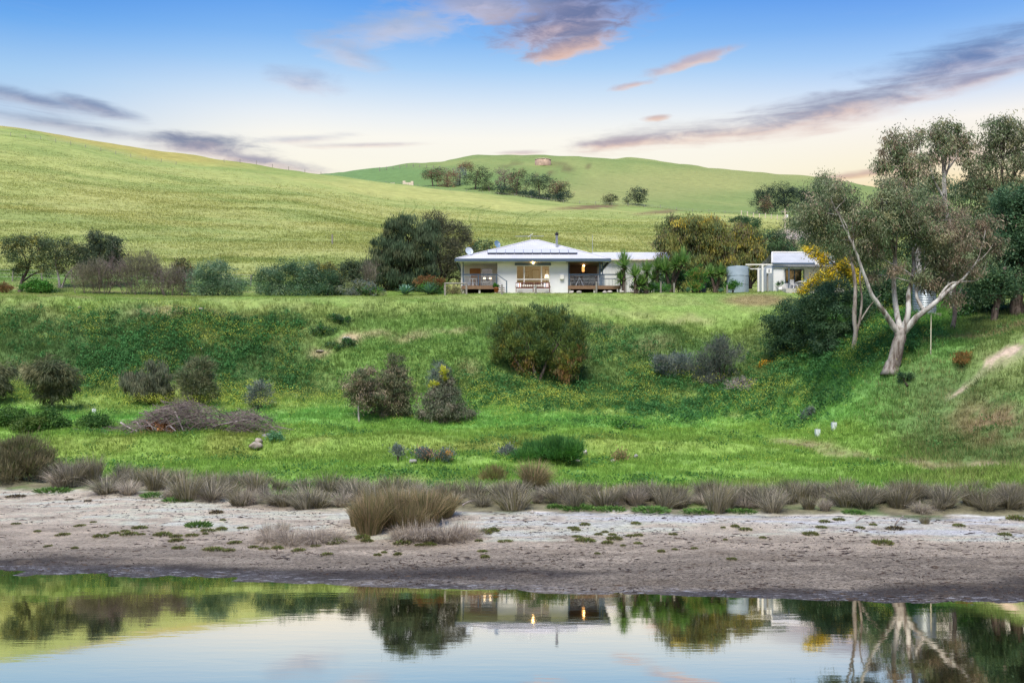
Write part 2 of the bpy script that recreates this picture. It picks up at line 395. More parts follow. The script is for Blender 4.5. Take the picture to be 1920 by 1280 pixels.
# height profiles along lines of bearing (distance in metres, height): 'p' gives the height as the sight line seen in the photo
def prof(*items):
    out = [(4, -1.9), (8, -1.8), (20, -0.9)]
    for it in items:
        out.append((it[0], zp(it[1], it[0]) if len(it) == 2 else it[2]))
    return np.array(out)
def z_(d, z): return (d, None, z)
PR = {
    -1300: prof(z_(33, 0), z_(51, .7), z_(56, 1.2), z_(62, 2.3), z_(72, 3.9), z_(76, 5.2), z_(80, 8.3), z_(84, 11.5), z_(88, 13.1), z_(97, 14.6), z_(105, 18), z_(120, 23), z_(160, 36), z_(220, 58), z_(270, 82), z_(300, 96), z_(330, 104), z_(400, 108), z_(600, 90), z_(1000, 60), z_(3200, 20)),
    -500: prof(z_(32, 0), z_(51, .7), z_(56, 1.2), z_(62, 2.3), z_(72, 3.9), z_(76, 5.2), z_(80, 8.3), z_(84, 11.5), z_(88, 13.1), z_(97, 14.3), z_(105, 17), z_(120, 20.8), z_(160, 32), z_(220, 53), z_(270, 75), z_(300, 88), z_(330, 94), z_(400, 97), z_(600, 80), z_(1000, 60), z_(3200, 20)),
    0: prof((31.5, 1077), (49, 915), (54, 882), (60, 832), (66, 792), (71, 765), (75, 735), (79, 662), (83, 592), (86, 563), (88, 556), (97, 546), (104, 524), (120, 495), (160, 430), (220, 345), (270, 272), (300, 238), z_(335, 85.5), z_(400, 86), z_(600, 74), z_(1000, 60), z_(3200, 20)),
    300: prof((30.9, 1085), (46, 925), (51, 890), (60, 835), (66, 792), (71, 765), (75, 735), (79, 662), (83, 592), (86, 566), (88, 560), (97, 553), (105, 530), (125, 492), (170, 430), (240, 352), (290, 302), (315, 284), z_(345, 78), z_(400, 77), z_(600, 76), z_(1000, 60), z_(3200, 20)),
    600: prof((30.1, 1095), (41.8, 955), (50, 895), (60, 835), (67, 787), (72, 768), (76, 735), (80, 668), (83.5, 604), (86, 568), (88, 560), (96, 555), (110, 524), (140, 472), (200, 410), (270, 357), (320, 332), z_(350, 67), z_(420, 70), z_(500, 95), z_(600, 124.5), z_(650, 126), z_(900, 90), z_(1400, 50), z_(3200, 20)),
    740: prof((29.7, 1101), (41, 957), (49.6, 896), (60, 836), (68, 787), (72, 769), (76, 735), (80, 663), (83.3, 607), (86, 568), (88, 560), (94, 554), (118, 520), (150, 470), (220, 417), (280, 375), (325, 349), z_(345, 66.6), z_(390, 70), z_(430, 84), z_(520, 107), z_(610, 131.5), z_(650, 132.5), z_(900, 90), z_(1400, 50), z_(3200, 20)),
    900: prof((29.3, 1106), (40.5, 958), (49.5, 897), (60, 838), (68, 786), (72, 770), (76, 732), (80, 662), (83, 612), (86, 570), (88, 561), (92, 551), z_(106, 14.15), (122, 530), (150, 480), (220, 425), (280, 388), (325, 364), z_(350, 65), z_(390, 70), (430, 352), (520, 320), (610, 297), (650, 295), z_(700, 143), z_(1000, 100), z_(1500, 50), z_(3200, 20)),
    1050: prof((28.9, 1111), (40, 961), (49.2, 898), (60, 842), (68, 790), (72, 770), (76, 738), (80, 672), (83.5, 612), (86.5, 572), (88.5, 561), (92, 550), z_(106, 14.1), (122, 530), (160, 474), (230, 428), (290, 395), (325, 379), z_(350, 63.5), z_(390, 67), (430, 366), (520, 328), (610, 297), (650, 295), z_(700, 143), z_(1000, 100), z_(1500, 50), z_(3200, 20)),
    1200: prof((28.6, 1116), (39.5, 964), (49, 900), (59, 848), (67, 802), (72, 772), (76, 738), (80, 676), (84, 613), (88, 573), (90, 562), z_(92.5, 13.8), z_(106, 14.1), (122, 532), (170, 470), (240, 424), (300, 397), (325, 389), z_(350, 63), z_(390, 69), (430, 381), (520, 345), (620, 304), (660, 302), z_(720, 143), z_(1000, 100), z_(1500, 50), z_(3200, 20)),
    1350: prof((28.3, 1121), (39.4, 966), (48.8, 901), (58.5, 852), (66, 812), (71, 782), (75, 748), (79, 690), (83.5, 625), (87.5, 580), (90, 560), (92, 551), z_(108, 14.6), (126, 529), (170, 482), (235, 432), (295, 403), (325, 398), z_(350, 61), z_(395, 65), (440, 392), (530, 357), (630, 318), (670, 317), z_(730, 138), z_(1000, 100), z_(1500, 50), z_(3200, 20)),
    1500: prof((28, 1126), (39.3, 967), (48.5, 902), (57.5, 852), (63, 820), (67.5, 780), (71, 735), (76, 675), (81, 620), (86, 577), (90, 556), (94, 545), z_(108, 14.7), (130, 524), (170, 490), (230, 440), (290, 410), (325, 403), z_(345, 60), z_(395, 63), (455, 396), (540, 363), (640, 334), (680, 333), z_(740, 132), z_(1000, 95), z_(1500, 50), z_(3200, 20)),
    1700: prof((27.5, 1133), (39, 969), (47, 906), (52, 872), (56, 838), (59.5, 782), (62.5, 700), (66, 645), (70, 605), (74, 585), (79, 573), (86, 563), (92, 554), z_(108, 14.8), (130, 530), (170, 495), (230, 445), (290, 415), (325, 408), z_(345, 59), z_(400, 62), (460, 405), (540, 385), (640, 361), (680, 360), z_(740, 122), z_(1000, 90), z_(1500, 50), z_(3200, 20)),
    1920: prof((27.2, 1138), (39, 971), (46, 908), (49, 882), (52, 838), (55, 765), (58, 690), (61, 630), (64, 603), (68, 594), (74, 585), (84, 576), (95, 567), z_(110, 14.6), (130, 537), (170, 505), (230, 460), (290, 425), (325, 415), z_(345, 57), z_(400, 60), (460, 420), (540, 400), (640, 376), (680, 375), z_(740, 115), z_(1000, 85), z_(1500, 50), z_(3200, 20)),
    2300: prof(z_(27, 0), z_(38, .7), z_(44, 1.5), z_(48, 3.5), z_(52, 7), z_(56, 9.8), z_(60, 11), z_(70, 12.3), z_(95, 14), z_(110, 15), z_(130, 18), z_(230, 36), z_(290, 49), z_(325, 55), z_(345, 55), z_(400, 58), z_(640, 115), z_(680, 116), z_(1000, 85), z_(1500, 50), z_(3200, 20)),
    3200: prof(z_(27, 0), z_(38, .7), z_(44, 1.5), z_(48, 4), z_(52, 8), z_(56, 11), z_(60, 12), z_(70, 13), z_(95, 15), z_(110, 17), z_(130, 21), z_(230, 40), z_(290, 53), z_(345, 60), z_(400, 64), z_(640, 118), z_(680, 118), z_(1000, 85), z_(1500, 50), z_(3200, 20)),
}
UC = np.array(sorted(PR)); 
DT = np.unique(np.concatenate([np.linspace(4, 26, 45), np.linspace(26, 112, 520), np.geomspace(112, 3200, 260)]))
ZT = np.stack([pchip(PR[u][:, 0], PR[u][:, 1], DT) for u in UC])          # column profiles
UT = np.arange(-1300, 3201, 6.0)
ZT = np.stack([pchip(UC, ZT[:, j], UT) for j in range(len(DT))], 1)       # [u, d]
SHORE_U = [-1300, 0, 300, 600, 960, 1350, 1920, 3200]
SAND_D = [51, 49, 46, 41.8, 40.3, 39.4, 39, 38]
WATER_D = [33, 31.5, 30.9, 30.1, 29.2, 28.3, 27.2, 27]
def zbase(u, d):
    u = np.clip(np.asarray(u, float), UT[0], UT[-1] - 1e-6); d = np.clip(np.asarray(d, float), DT[0], DT[-1] - 1e-6)
    i = np.clip(((u - UT[0]) / 6.0).astype(int), 0, len(UT) - 2)
    j = np.clip(np.searchsorted(DT, d, 'right') - 1, 0, len(DT) - 2)
    fu = (u - UT[i]) / 6.0; fd = (d - DT[j]) / (DT[j + 1] - DT[j])
    return (ZT[i, j] * (1 - fu) + ZT[i + 1, j] * fu) * (1 - fd) + (ZT[i, j + 1] * (1 - fu) + ZT[i + 1, j + 1] * fu) * fd
def height(u, d):
    u = np.asarray(u, float); d = np.asarray(d, float)
    x = (u - CX) / F * d
    z = zbase(u, d)
    sand = np.interp(u, SHORE_U, SAND_D); wat = np.interp(u, SHORE_U, WATER_D)
    on_sand = sstep(0, 1, d - wat + 0.5) * (1 - sstep(-1, 1.5, d - sand))
    z = z + on_sand * ((fbm(x * 0.5, d * 0.9, 3, 4) - 0.5) * 0.16 + (fbm(x * 2.2, d * 3.0, 5, 3) - 0.5) * 0.05)
    mead = sstep(0.5, 3, d - sand) * (1 - sstep(72, 76, d))
    z = z + mead * ((fbm(x * 0.16, d * 0.22, 11, 3) - 0.5) * 0.9 + (fbm(x * 0.6, d * 0.6, 12, 3) - 0.5) * 0.34)
    # the low hump with its steeper front along the meadow
    hump = sstep(56.5, 58.2, d + 1.2 * (vnoise(x * 0.12, 3.3, 9) - .5)) * (1 - sstep(58.5, 66, d)) * sstep(-40, 150, u) * (1 - sstep(1300, 1480, u))
    z = z + hump * 0.75
    bank = sstep(72, 76, d) * (1 - sstep(85, 88, d))
    z = z + bank * ((fbm(x * 0.22, d * 0.22, 21, 4) - 0.5) * 1.3 + (fbm(x * 0.9, d * 0.9, 22, 3) - 0.5) * 0.4)
    z = z - bank * 1.1 * np.exp(-((u - 620) / 130.) ** 2) * np.exp(-((d - 78) / 3.) ** 2) + bank * .8 * np.exp(-((u - 830) / 120.) ** 2) * np.exp(-((d - 79) / 3.) ** 2)
    rb = sstep(1450, 1700, u) * sstep(50, 53, d) * (1 - sstep(70, 76, d))
    z = z + rb * (fbm(x * 0.5, d * 0.5, 24, 3) - 0.5) * 0.5
    lip = sstep(84, 87, d) * (1 - sstep(89, 93, d))
    z = z + lip * (fbm(x * 0.12, d * 0.1, 25, 2) - 0.5) * 0.35
    field = sstep(108, 125, d)
    z = z + field * (fbm(x * 0.05, d * 0.05, 31, 3) - 0.5) * (0.5 + d * 0.004)
    return z
def ground(px, d):
    return Vector(((px - CX) / F * d, d, float(height(px, d))))
def hit(px, py, dmin=28.0, dmax=110.0):
    """distance at which the sight line meets the ground"""
    d = np.linspace(dmin, dmax, 1600)
    s = H + (YH - py) * d / F
    g = height(np.full_like(d, px), d)
    k = np.nonzero(g >= s)[0]
    return float(d[k[0]]) if len(k) else dmax
def gh(px, py, dmin=28.0, dmax=110.0): return ground(px, hit(px, py, dmin, dmax))

UM = np.arange(-1300, 3201, 9.0)
DM = np.concatenate([np.linspace(5, 26, 12), np.linspace(26.3, 112, 300), np.linspace(114, 345, 84), np.geomspace(352, 3200, 56)])
UU, DD = np.meshgrid(UM, DM, indexing='ij')
ZZ = height(UU, DD)
XX = (UU - CX) / F * DD
PY = YH - (ZZ - H) * F / DD
RAW = YH - (zbase(UU, DD) - H) * F / DD

def ell(u, py, u0, p0, ru, rp, rot=0.0, soft=0.5):
    c, s_ = math.cos(math.radians(rot)), math.sin(math.radians(rot))
    a = ((u - u0) * c - (py - p0) * s_) / ru; b = ((u - u0) * s_ + (py - p0) * c) / rp
    r = np.sqrt(a * a + b * b)
    return 1 - sstep(1 - soft, 1 + soft, r)
def mixc(base, col, m):
    return base * (1 - m[..., None]) + np.asarray(col) * m[..., None]

N1 = fbm(XX * 0.25, DD * 0.25, 41, 5); N2 = fbm(XX * 0.9, DD * 0.9, 43, 4); N3 = fbm(XX * 0.07, DD * 0.07, 45, 3)
SANDD = np.interp(UU, SHORE_U, SAND_D); WATD = np.interp(UU, SHORE_U, WATER_D)
def sands():
    t = (DD - WATD) / (SANDD - WATD)
    t = t + (fbm(XX * 0.15, DD * 0.7, 51, 4) - 0.5) * 0.42 + (fbm(XX * 0.05, DD * 0.25, 56, 3) - 0.5) * 0.5
    c = np.zeros(XX.shape + (3,)) + A(76, 71, 70)
    c = mixc(c, A(140, 129, 118), sstep(0.03, 0.16, t))
    c = mixc(c, A(166, 152, 138), sstep(0.2, 0.5, t))
    c = mixc(c, A(196, 182, 166), sstep(0.52, 0.72, t))
    c = mixc(c, A(206, 196, 186), sstep(0.7, 0.95, t) * sstep(700, 1300, UU))
    streak = fbm(XX * 0.35, DD * 2.6, 53, 4)
    c = c * (0.82 + 0.36 * sstep(0.3, 0.7, streak))[..., None]
    c = mixc(c, A(120, 108, 96), sstep(0.62, 0.75, fbm(XX * 0.5, DD * 1.6, 54, 4)) * 0.55)
    return c
def grasses():
    c = np.zeros(XX.shape + (3,)) + A(112, 160, 46)
    pyn = RAW + (N1 - 0.5) * 40
    u = UU
    c = mixc(c, A(126, 168, 52), sstep(905, 880, pyn) * sstep(790, 815, pyn) * (0.3 + 0.4 * sstep(0.42, 0.62, N2)))
    c = mixc(c, A(128, 146, 50), ell(UU, RAW + (N1 - .5) * 20, 700, 848, 640, 14, 0, .6) * (.3 + .6 * sstep(.4, .6, N1)))
    c = mixc(c, A(104, 168, 62), sstep(808, 788, pyn) * 0.85)
    c = mixc(c, A(128, 150, 66), sstep(0.5, 0.68, N1) * sstep(890, 905, pyn) * 0.7)
    # the slope
    sl = sstep(752, 725, RAW)
    c = mixc(c, A(102, 136, 62), sl)
    c = mixc(c, A(126, 146, 74), sl * sstep(0.45, 0.62, N1) * 0.75)
    c = mixc(c, A(60, 98, 48), sl * ell(u, RAW, 300, 650, 330, 80) * 0.8)
    c = mixc(c, A(104, 150, 52), sl * ell(u, RAW, 790, 660, 200, 70) * 0.8)
    c = mixc(c, A(74, 120, 48), sl * ell(u, RAW, 1180, 690, 260, 90) * 0.6)
    c = mixc(c, A(88, 156, 54), sstep(1400, 1560, u) * sl * (1 - sstep(1740, 1860, u)) * 0.9)
    c = mixc(c, A(92, 122, 62), sstep(1560, 1760, u) * sstep(895, 870, RAW) * ell(u, RAW, 1800, 790, 330, 100, -22) * 0.9)
    # the lawn along the lip
    lawn = sstep(82.8, 85.8, DD + (N1 - .5) * 3) * sstep(1650, 1500, u)
    c = mixc(c, A(128, 154, 66), lawn)
    c = mixc(c, A(116, 152, 56), lawn * sstep(0.45, 0.6, N1) * 0.8)
    c = mixc(c, A(148, 154, 92), lawn * sstep(0.5, 0.66, fbm(XX * .2, DD * .8, 61, 4)) * (0.3 + 0.6 * sstep(620, 300, u)))
    c = mixc(c, A(138, 124, 82), ell(u, RAW, 1420, 562, 60, 11) * 0.9)
    must = ell(u + (N1 - .5) * 60, RAW + (N2 - .5) * 20, 330, 752, 420, 20, 0, .6)
    must = np.maximum(must, ell(u + (N1 - .5) * 60, RAW + (N2 - .5) * 20, 1130, 756, 240, 18, 0, .6))
    c = mixc(c, A(160, 176, 78), must * .5)
    c = mixc(c, A(136, 150, 66), sl * ell(u + (N1 - .5) * 120, RAW + (N2 - .5) * 40, 420, 620, 190, 50, 0, .7) * sstep(.42, .6, N2) * .5)
    # bare soil
    soil = A(168, 148, 118)
    for (a, b, ru, rp, rot, k) in ((655, 634, 22, 9, 0, .9), (600, 655, 20, 5, 0, .7), (705, 628, 30, 6, 0, .6), (770, 640, 34, 9, 0, .55), (850, 628, 40, 5, 0, .4), (880, 705, 20, 14, 0, .35), (45, 690, 14, 12, 0, .5), (300, 585, 50, 7, 0, .35), (390, 588, 60, 6, 0, .3), (1375, 780, 20, 6, 0, .3), (1225, 650, 40, 14, 0, .25), (1120, 620, 40, 10, 0, .25), (1290, 600, 40, 8, 0, .25)):
        c = mixc(c, soil, ell(u, RAW + (N2 - .5) * 14, a, b, ru, rp, rot, 0.7) * k)
    dirt = A(184, 166, 146)
    t = np.abs(RAW + (N2 - .5) * 26 - np.interp(u, [1700, 1760, 1790, 1850, 1920, 2000, 2300], [770, 752, 738, 690, 655, 620, 560]))
    wdt = np.interp(u, [1760, 1800, 1860, 1920, 2100], [3, 5, 10, 18, 28])
    c = mixc(c, dirt, (1 - sstep(0.4, 1.2, t / wdt)) * sstep(1765, 1800, u) * (0.25 + 0.7 * sstep(0.38, 0.58, N2)))
    c = mixc(c, A(136, 116, 84), ell(u, RAW, 1860, 790, 75, 42, -8, .6) * sstep(0.36, 0.56, N2) * 0.85)
    c = mixc(c, A(150, 128, 100), (1 - sstep(0.3, 1.0, np.abs(RAW + (N2 - .5) * 12 - np.interp(u, [1700, 1800, 1870, 1920], [655, 628, 612, 606])) / 6)) * sstep(1700, 1760, u) * .6)
    # the wheel track over the lower right of the meadow
    tr = np.abs(RAW + (N1 - .5) * 6 - np.interp(u, [1430, 1500, 1560, 1640, 1760, 1920, 2200], [829, 835, 845, 860, 874, 881, 886]))
    c = mixc(c, A(140, 132, 92), (1 - sstep(0.3, 1.1, tr / np.interp(u, [1430, 1560, 1700, 1920], [6, 12, 10, 7]))) * sstep(1425, 1480, u) * (0.45 + .4 * sstep(.4, .6, N2)))
    c = mixc(c, A(164, 152, 122), (1 - sstep(0.3, 1.1, np.abs(RAW - np.interp(u, [1780, 1850, 1920, 2200], [879, 880, 882, 884])) / 3.5)) * sstep(1790, 1850, u) * .8)
    # litter between the tussocks
    c = mixc(c, A(120, 112, 92), (1 - sstep(2.5, 5.2, DD - SANDD + (N2 - .5) * 5)) * 0.9)
    c = mixc(c, A(78, 118, 50), (1 - sstep(0.5, 4, DD - SANDD)) * sstep(.56, .64, fbm(XX * .5, DD * .8, 63, 3)) * .6)
    return c
def fields():
    g1, g2 = np.asarray(A(170, 182, 88)), np.asarray(A(146, 166, 74))
    c = np.zeros(XX.shape + (3,)) + g1
    ang = 0.12
    sx = XX * math.cos(ang) + DD * math.sin(ang); sy = DD * math.cos(ang) - XX * math.sin(ang)
    st = fbm(sx * 0.03, sy * 0.13, 71, 5)
    c = mixc(c, g2, sstep(0.42, 0.62, st) * 0.9)
    c = mixc(c, A(180, 184, 92), sstep(0.5, 0.66, fbm(sx * 0.02, sy * 0.07, 73, 4)) * 0.7)
    c = mixc(c, A(120, 160, 66), sstep(250, 310, DD) * sstep(0, 300, 700 - UU) * 0.55)
    top = np.interp(UU, [-500, 0, 300, 600, 900], [262, 250, 250, 318, 350])
    c = mixc(c, A(178, 168, 70), sstep(287, 299, DD + (N3 - .5) * 14) * sstep(560, 340, UU) * 0.9)
    c = mixc(c, A(126, 160, 64), sstep(306, 316, DD) * sstep(480, 600, UU) * .8)
    # green verge at the foot of the paddock, brown tilled strip near its top
    c = mixc(c, A(110, 150, 56), (1 - sstep(106, 116, DD + (N1 - .5) * 8)) * sstep(900, 500, UU))
    c = mixc(c, A(126, 96, 70), ell(UU, PY + (N1 - .5) * 8, 1150, 385, 110, 4, 4, .5) * sstep(250, 290, DD) * .85)
    c = mixc(c, A(132, 104, 76), ell(UU, PY + (N1 - .5) * 6, 1250, 396, 60, 3, 6, .5) * sstep(250, 290, DD) * .7)
    c = mixc(c, A(138, 116, 70), (1 - sstep(0, 2.5, np.abs(PY - 536))) * sstep(100, 106, DD) * sstep(520, 470, UU) * sstep(430, 460, UU) * .7)
    c = mixc(c, A(206, 190, 184), ell(UU, PY, 1492, 440, 32, 13, 0, .4) * sstep(150, 200, DD) * (DD < 345) * .9)
    far = sstep(345, 380, DD)
    f = np.zeros_like(c) + A(146, 162, 80)
    f = mixc(f, A(124, 150, 70), sstep(0.4, 0.62, fbm(sx * 0.012, sy * 0.03, 75, 5)) * .9)
    f = mixc(f, A(108, 148, 76), ell(UU, PY + (N3 - .5) * 10, 700, 335, 150, 26, 2, .3))
    f = mixc(f, A(110, 146, 66), ell(UU, PY, 880, 345, 160, 24, 0, .5) * .8)
    f = mixc(f, A(158, 164, 86), ell(UU, PY, 1260, 345, 240, 26, 4, .6) * .7)
    trk = np.abs(PY + (N3 - .5) * 5 - np.interp(UU, [1000, 1040, 1070, 1104, 1110], [332, 322, 316, 314, 312]))
    f = mixc(f, A(112, 104, 62), (1 - sstep(0.4, 1.3, trk / 2.2)) * (np.abs(UU - 1055) < 55) * .75)
    trk = np.abs(PY + (N3 - .5) * 4 - np.interp(UU, [920, 940, 1000, 1100], [313, 311, 304, 310]))
    f = mixc(f, A(112, 110, 62), (1 - sstep(0.4, 1.3, trk / 1.8)) * ((UU > 925) & (UU < 1105)) * .6)
    return c * (1 - far[..., None]) + f * far[..., None]
cs, cg, cf = sands(), grasses(), fields()
k1 = sstep(-0.6, 0.6, DD - SANDD + (N2 - .5) * 2.0)[..., None]; k2 = sstep(99, 107, DD)[..., None]
cs = np.clip(cs * np.array([1.56, 1.60, 1.55]), 0, .8)
for a_ in (cg, cf):
    lum = (a_ * np.array([.3, .6, .1])).sum(-1, keepdims=True); a_ *= .82; a_ += lum * .18
cg *= np.array([1.22, 1.16, 1.15]); cf *= np.array([.85, .83, .84])
GC = (cs * (1 - k1) + cg * k1) * (1 - k2) + cf * k2

def sheet(name, lo, hi, mat, **kw):
    """the faces of the ground between two lines of distance, as one object"""
    nd = len(DM)
    lo = np.asarray(lo); hi = np.asarray(hi)
    j = np.arange(nd - 1); i = np.arange(len(UM) - 1)
    I, J = np.meshgrid(i, j, indexing='ij')
    dm = 0.5 * (DM[J] + DM[J + 1]); um = UM[I]
    L = np.interp(um, SHORE_U, lo) if lo.ndim else np.full(um.shape, float(lo)); Hh = np.interp(um, SHORE_U, hi) if hi.ndim else np.full(um.shape, float(hi))
    sel = (dm >= L) & (dm < Hh)
    I, J = I[sel], J[sel]
    q = np.stack([I * nd + J, (I + 1) * nd + J, (I + 1) * nd + J + 1, I * nd + J + 1], 1)
    used, inv = np.unique(q, return_inverse=True)
    V = np.stack([XX.ravel()[used], DD.ravel()[used], ZZ.ravel()[used]], 1)
    mb = MB().add(V, inv.reshape(-1, 4), None, GC.reshape(-1, 3)[used])
    o = mb.build(name, mat, smooth=True)
    o['_used'] = 0; del o['_used']
    return o, used

def ground_mat(name, sand=False, far=False):
    m, t = new_mat(name)
    tcn = t.n('ShaderNodeTexCoord'); p = tcn.outputs['Object']
    at = t.n('ShaderNodeAttribute', attribute_name='Col'); c = at.outputs['Color']
    b = t.n('ShaderNodeBsdfPrincipled')
    b.inputs['Specular IOR Level'].default_value = 0.12
    b.inputs['Roughness'].default_value = 0.9
    bn = t.n('ShaderNodeBump')
    if sand:
        n1 = t.noise(t.vm('MULTIPLY', p, (1.4, 3.0, 2)), 2.6, 9, 0.74)
        n2 = t.noise(t.vm('MULTIPLY', p, (4, 10, 4)), 2.2, 6, 0.75)
        f = t.mrange(n1, 0.32, 0.66, 0.60, 1.28, False)
        c = t.mix(1.0, c, t.xyz(f, f, f), 'MULTIPLY')
        # dried weed and twig litter: dark flecks, denser near the water
        sp = t.n('ShaderNodeSeparateXYZ'); t.link(p, sp.inputs[0])
        near = t.mrange(sp.outputs[1], 29, 41, 0.50, 0.60)
        c = t.mix(t.mrange(t.m('SUBTRACT', n2, near), 0.0, 0.04, 0, 0.85), c, A(66, 58, 52))
        c = t.mix(t.mrange(t.m('SUBTRACT', t.noise(t.vm('MULTIPLY', p, (3, 8, 4)), 5.0, 4, 0.8), 0.6), 0.0, 0.05, 0, 0.4), c, A(190, 178, 168))
        wr = t.noise(t.vm('MULTIPLY', p, (0.16, 1.7, 1)), 2.0, 8, 0.7, 0.3)
        c = t.mix(t.mrange(wr, 0.56, 0.66, 0, 0.55), c, t.mix(1.0, c, (0.55, 0.52, 0.50), 'MULTIPLY'))
        wet = t.mrange(sp.outputs[2], 0.02, 0.10, 1, 0)
        rg = t.m('SUBTRACT', 0.9, t.m('MULTIPLY', wet, 0.3))
        t.link(rg, b.inputs['Roughness'])
        t.link(t.m('ADD', 0.12, t.m('MULTIPLY', wet, 0.2)), b.inputs['Specular IOR Level'])
        # salt and foam flecks along the very edge
        foam = t.m('MULTIPLY', t.mrange(sp.outputs[2], 0.03, 0.085, 1, 0), t.mrange(t.noise(t.vm('MULTIPLY', p, (1, 4, 1)), 2.2, 7, 0.78), 0.54, 0.60))
        c = t.mix(t.m('MULTIPLY', foam, 0.8), c, A(206, 206, 210))
        t.link(t.m('ADD', n2, t.m('MULTIPLY', n1, 0.8)), bn.inputs['Height'])
        bn.inputs['Strength'].default_value = 1.0; bn.inputs['Distance'].default_value = 0.16
    elif far:
        a = 0.12
        vr = t.n('ShaderNodeVectorRotate', rotation_type='Z_AXIS'); t.link(p, vr.inputs['Vector']); vr.inputs['Angle'].default_value = -a
        q = vr.outputs[0]
        n1 = t.noise(t.vm('MULTIPLY', q, (0.30, 0.95, 0.95)), 0.85, 9, 0.72)
        n2 = t.noise(t.vm('MULTIPLY', q, (0.07, 0.30, 0.3)), 0.6, 8, 0.66, 0.3)
        f = t.mrange(n1, 0.34, 0.64, 0.76, 1.20, False)
        c = t.mix(1.0, c, t.xyz(f, f, f), 'MULTIPLY')
        c = t.mix(t.mrange(n2, 0.56, 0.68, 0, 0.55), c, t.mix(1.0, c, (0.62, 0.72, 0.62), 'MULTIPLY'))
        c = t.mix(t.mrange(t.noise(t.vm('MULTIPLY', q, (0.2, 0.8, 0.8)), 2.2, 5, 0.7), 0.62, 0.70, 0, 0.4), c, A(92, 116, 48))
        t.link(n1, bn.inputs['Height'])
        bn.inputs['Strength'].default_value = 0.7; bn.inputs['Distance'].default_value = 0.6
    else:
        n1 = t.noise(p, 1.1, 8, 0.7); n2 = t.noise(p, 6.0, 5, 0.7)
        f = t.mrange(n1, 0.33, 0.67, 0.66, 1.25, False); g = t.mrange(n2, 0.3, 0.7, 0.75, 1.2, False)
        c = t.mix(1.0, c, t.xyz(f, f, f), 'MULTIPLY'); c = t.mix(1.0, c, t.xyz(g, g, g), 'MULTIPLY')
        t.link(t.m('ADD', n1, n2), bn.inputs['Height'])
        bn.inputs['Strength'].default_value = 0.8; bn.inputs['Distance'].default_value = 0.15
    t.link(c, b.inputs['Base Color']); t.link(bn.outputs[0], b.inputs['Normal'])
    finish(t, b.outputs[0])
    return m
M['sand'] = ground_mat('sand', sand=True); M['turf'] = ground_mat('turf'); M['pasture'] = ground_mat('pasture', far=True)
shore, _ = sheet('sandy_shore', 0, SAND_D, M['sand'])
bank, _ = sheet('grass_bank', SAND_D, 104, M['turf'])
hillf, _ = sheet('hill', 104, 348, M['pasture'])
farh, _ = sheet('far_hill', 348, 9999, M['pasture'])
for o in (shore, bank, hillf, farh): o['kind'] = 'structure'
tag(shore, 'bare sandy shore with dark wet mud at the water line'); tag(bank, 'green meadow, steep grassy bank and lawn')
tag(hillf, 'broad yellow-green pasture hill behind the house'); tag(farh, 'rounded far pasture hill on the skyline')

# the pond
m, t = new_mat('pond_water')
tcn = t.n('ShaderNodeTexCoord'); p = tcn.outputs['Object']
n1 = t.noise(t.vm('MULTIPLY', p, (0.6, 2.4, 1)), 1.0, 3, 0.5); n2 = t.noise(t.vm('MULTIPLY', p, (1.6, 5, 1)), 1.2, 3, 0.5)
bn = t.n('ShaderNodeBump'); bn.inputs['Strength'].default_value = 1.0; bn.inputs['Distance'].default_value = 0.0010
t.link(t.m('ADD', n1, t.m('MULTIPLY', n2, 0.35)), bn.inputs['Height'])
gl = t.n('ShaderNodeBsdfGlossy'); gl.inputs['Color'].default_value = (1.0, 0.92, 0.79, 1); gl.inputs['Roughness'].default_value = 0.03
t.link(bn.outputs[0], gl.inputs['Normal'])
df = t.n('ShaderNodeBsdfDiffuse'); df.inputs['Color'].default_value = (0.030, 0.026, 0.016, 1)
fr = t.n('ShaderNodeFresnel'); fr.inputs['IOR'].default_value = 2.1; t.link(bn.outputs[0], fr.inputs['Normal'])
mxs = t.n('ShaderNodeMixShader'); t.link(t.m('MULTIPLY', t.m('ADD', fr.outputs[0], 0.62), 1.0, clamp=True), mxs.inputs[0])
t.link(df.outputs[0], mxs.inputs[1]); t.link(gl.outputs[0], mxs.inputs[2])
finish(t, mxs.outputs[0]); M['water'] = m
water = MB().add([(-120, -60, 0), (120, -60, 0), (120, 36, 0), (-120, 36, 0)], [(0, 1, 2, 3)]).build('water', M['water'])
tag(water, 'still pond mirroring the sky, trees and house', kind='structure')
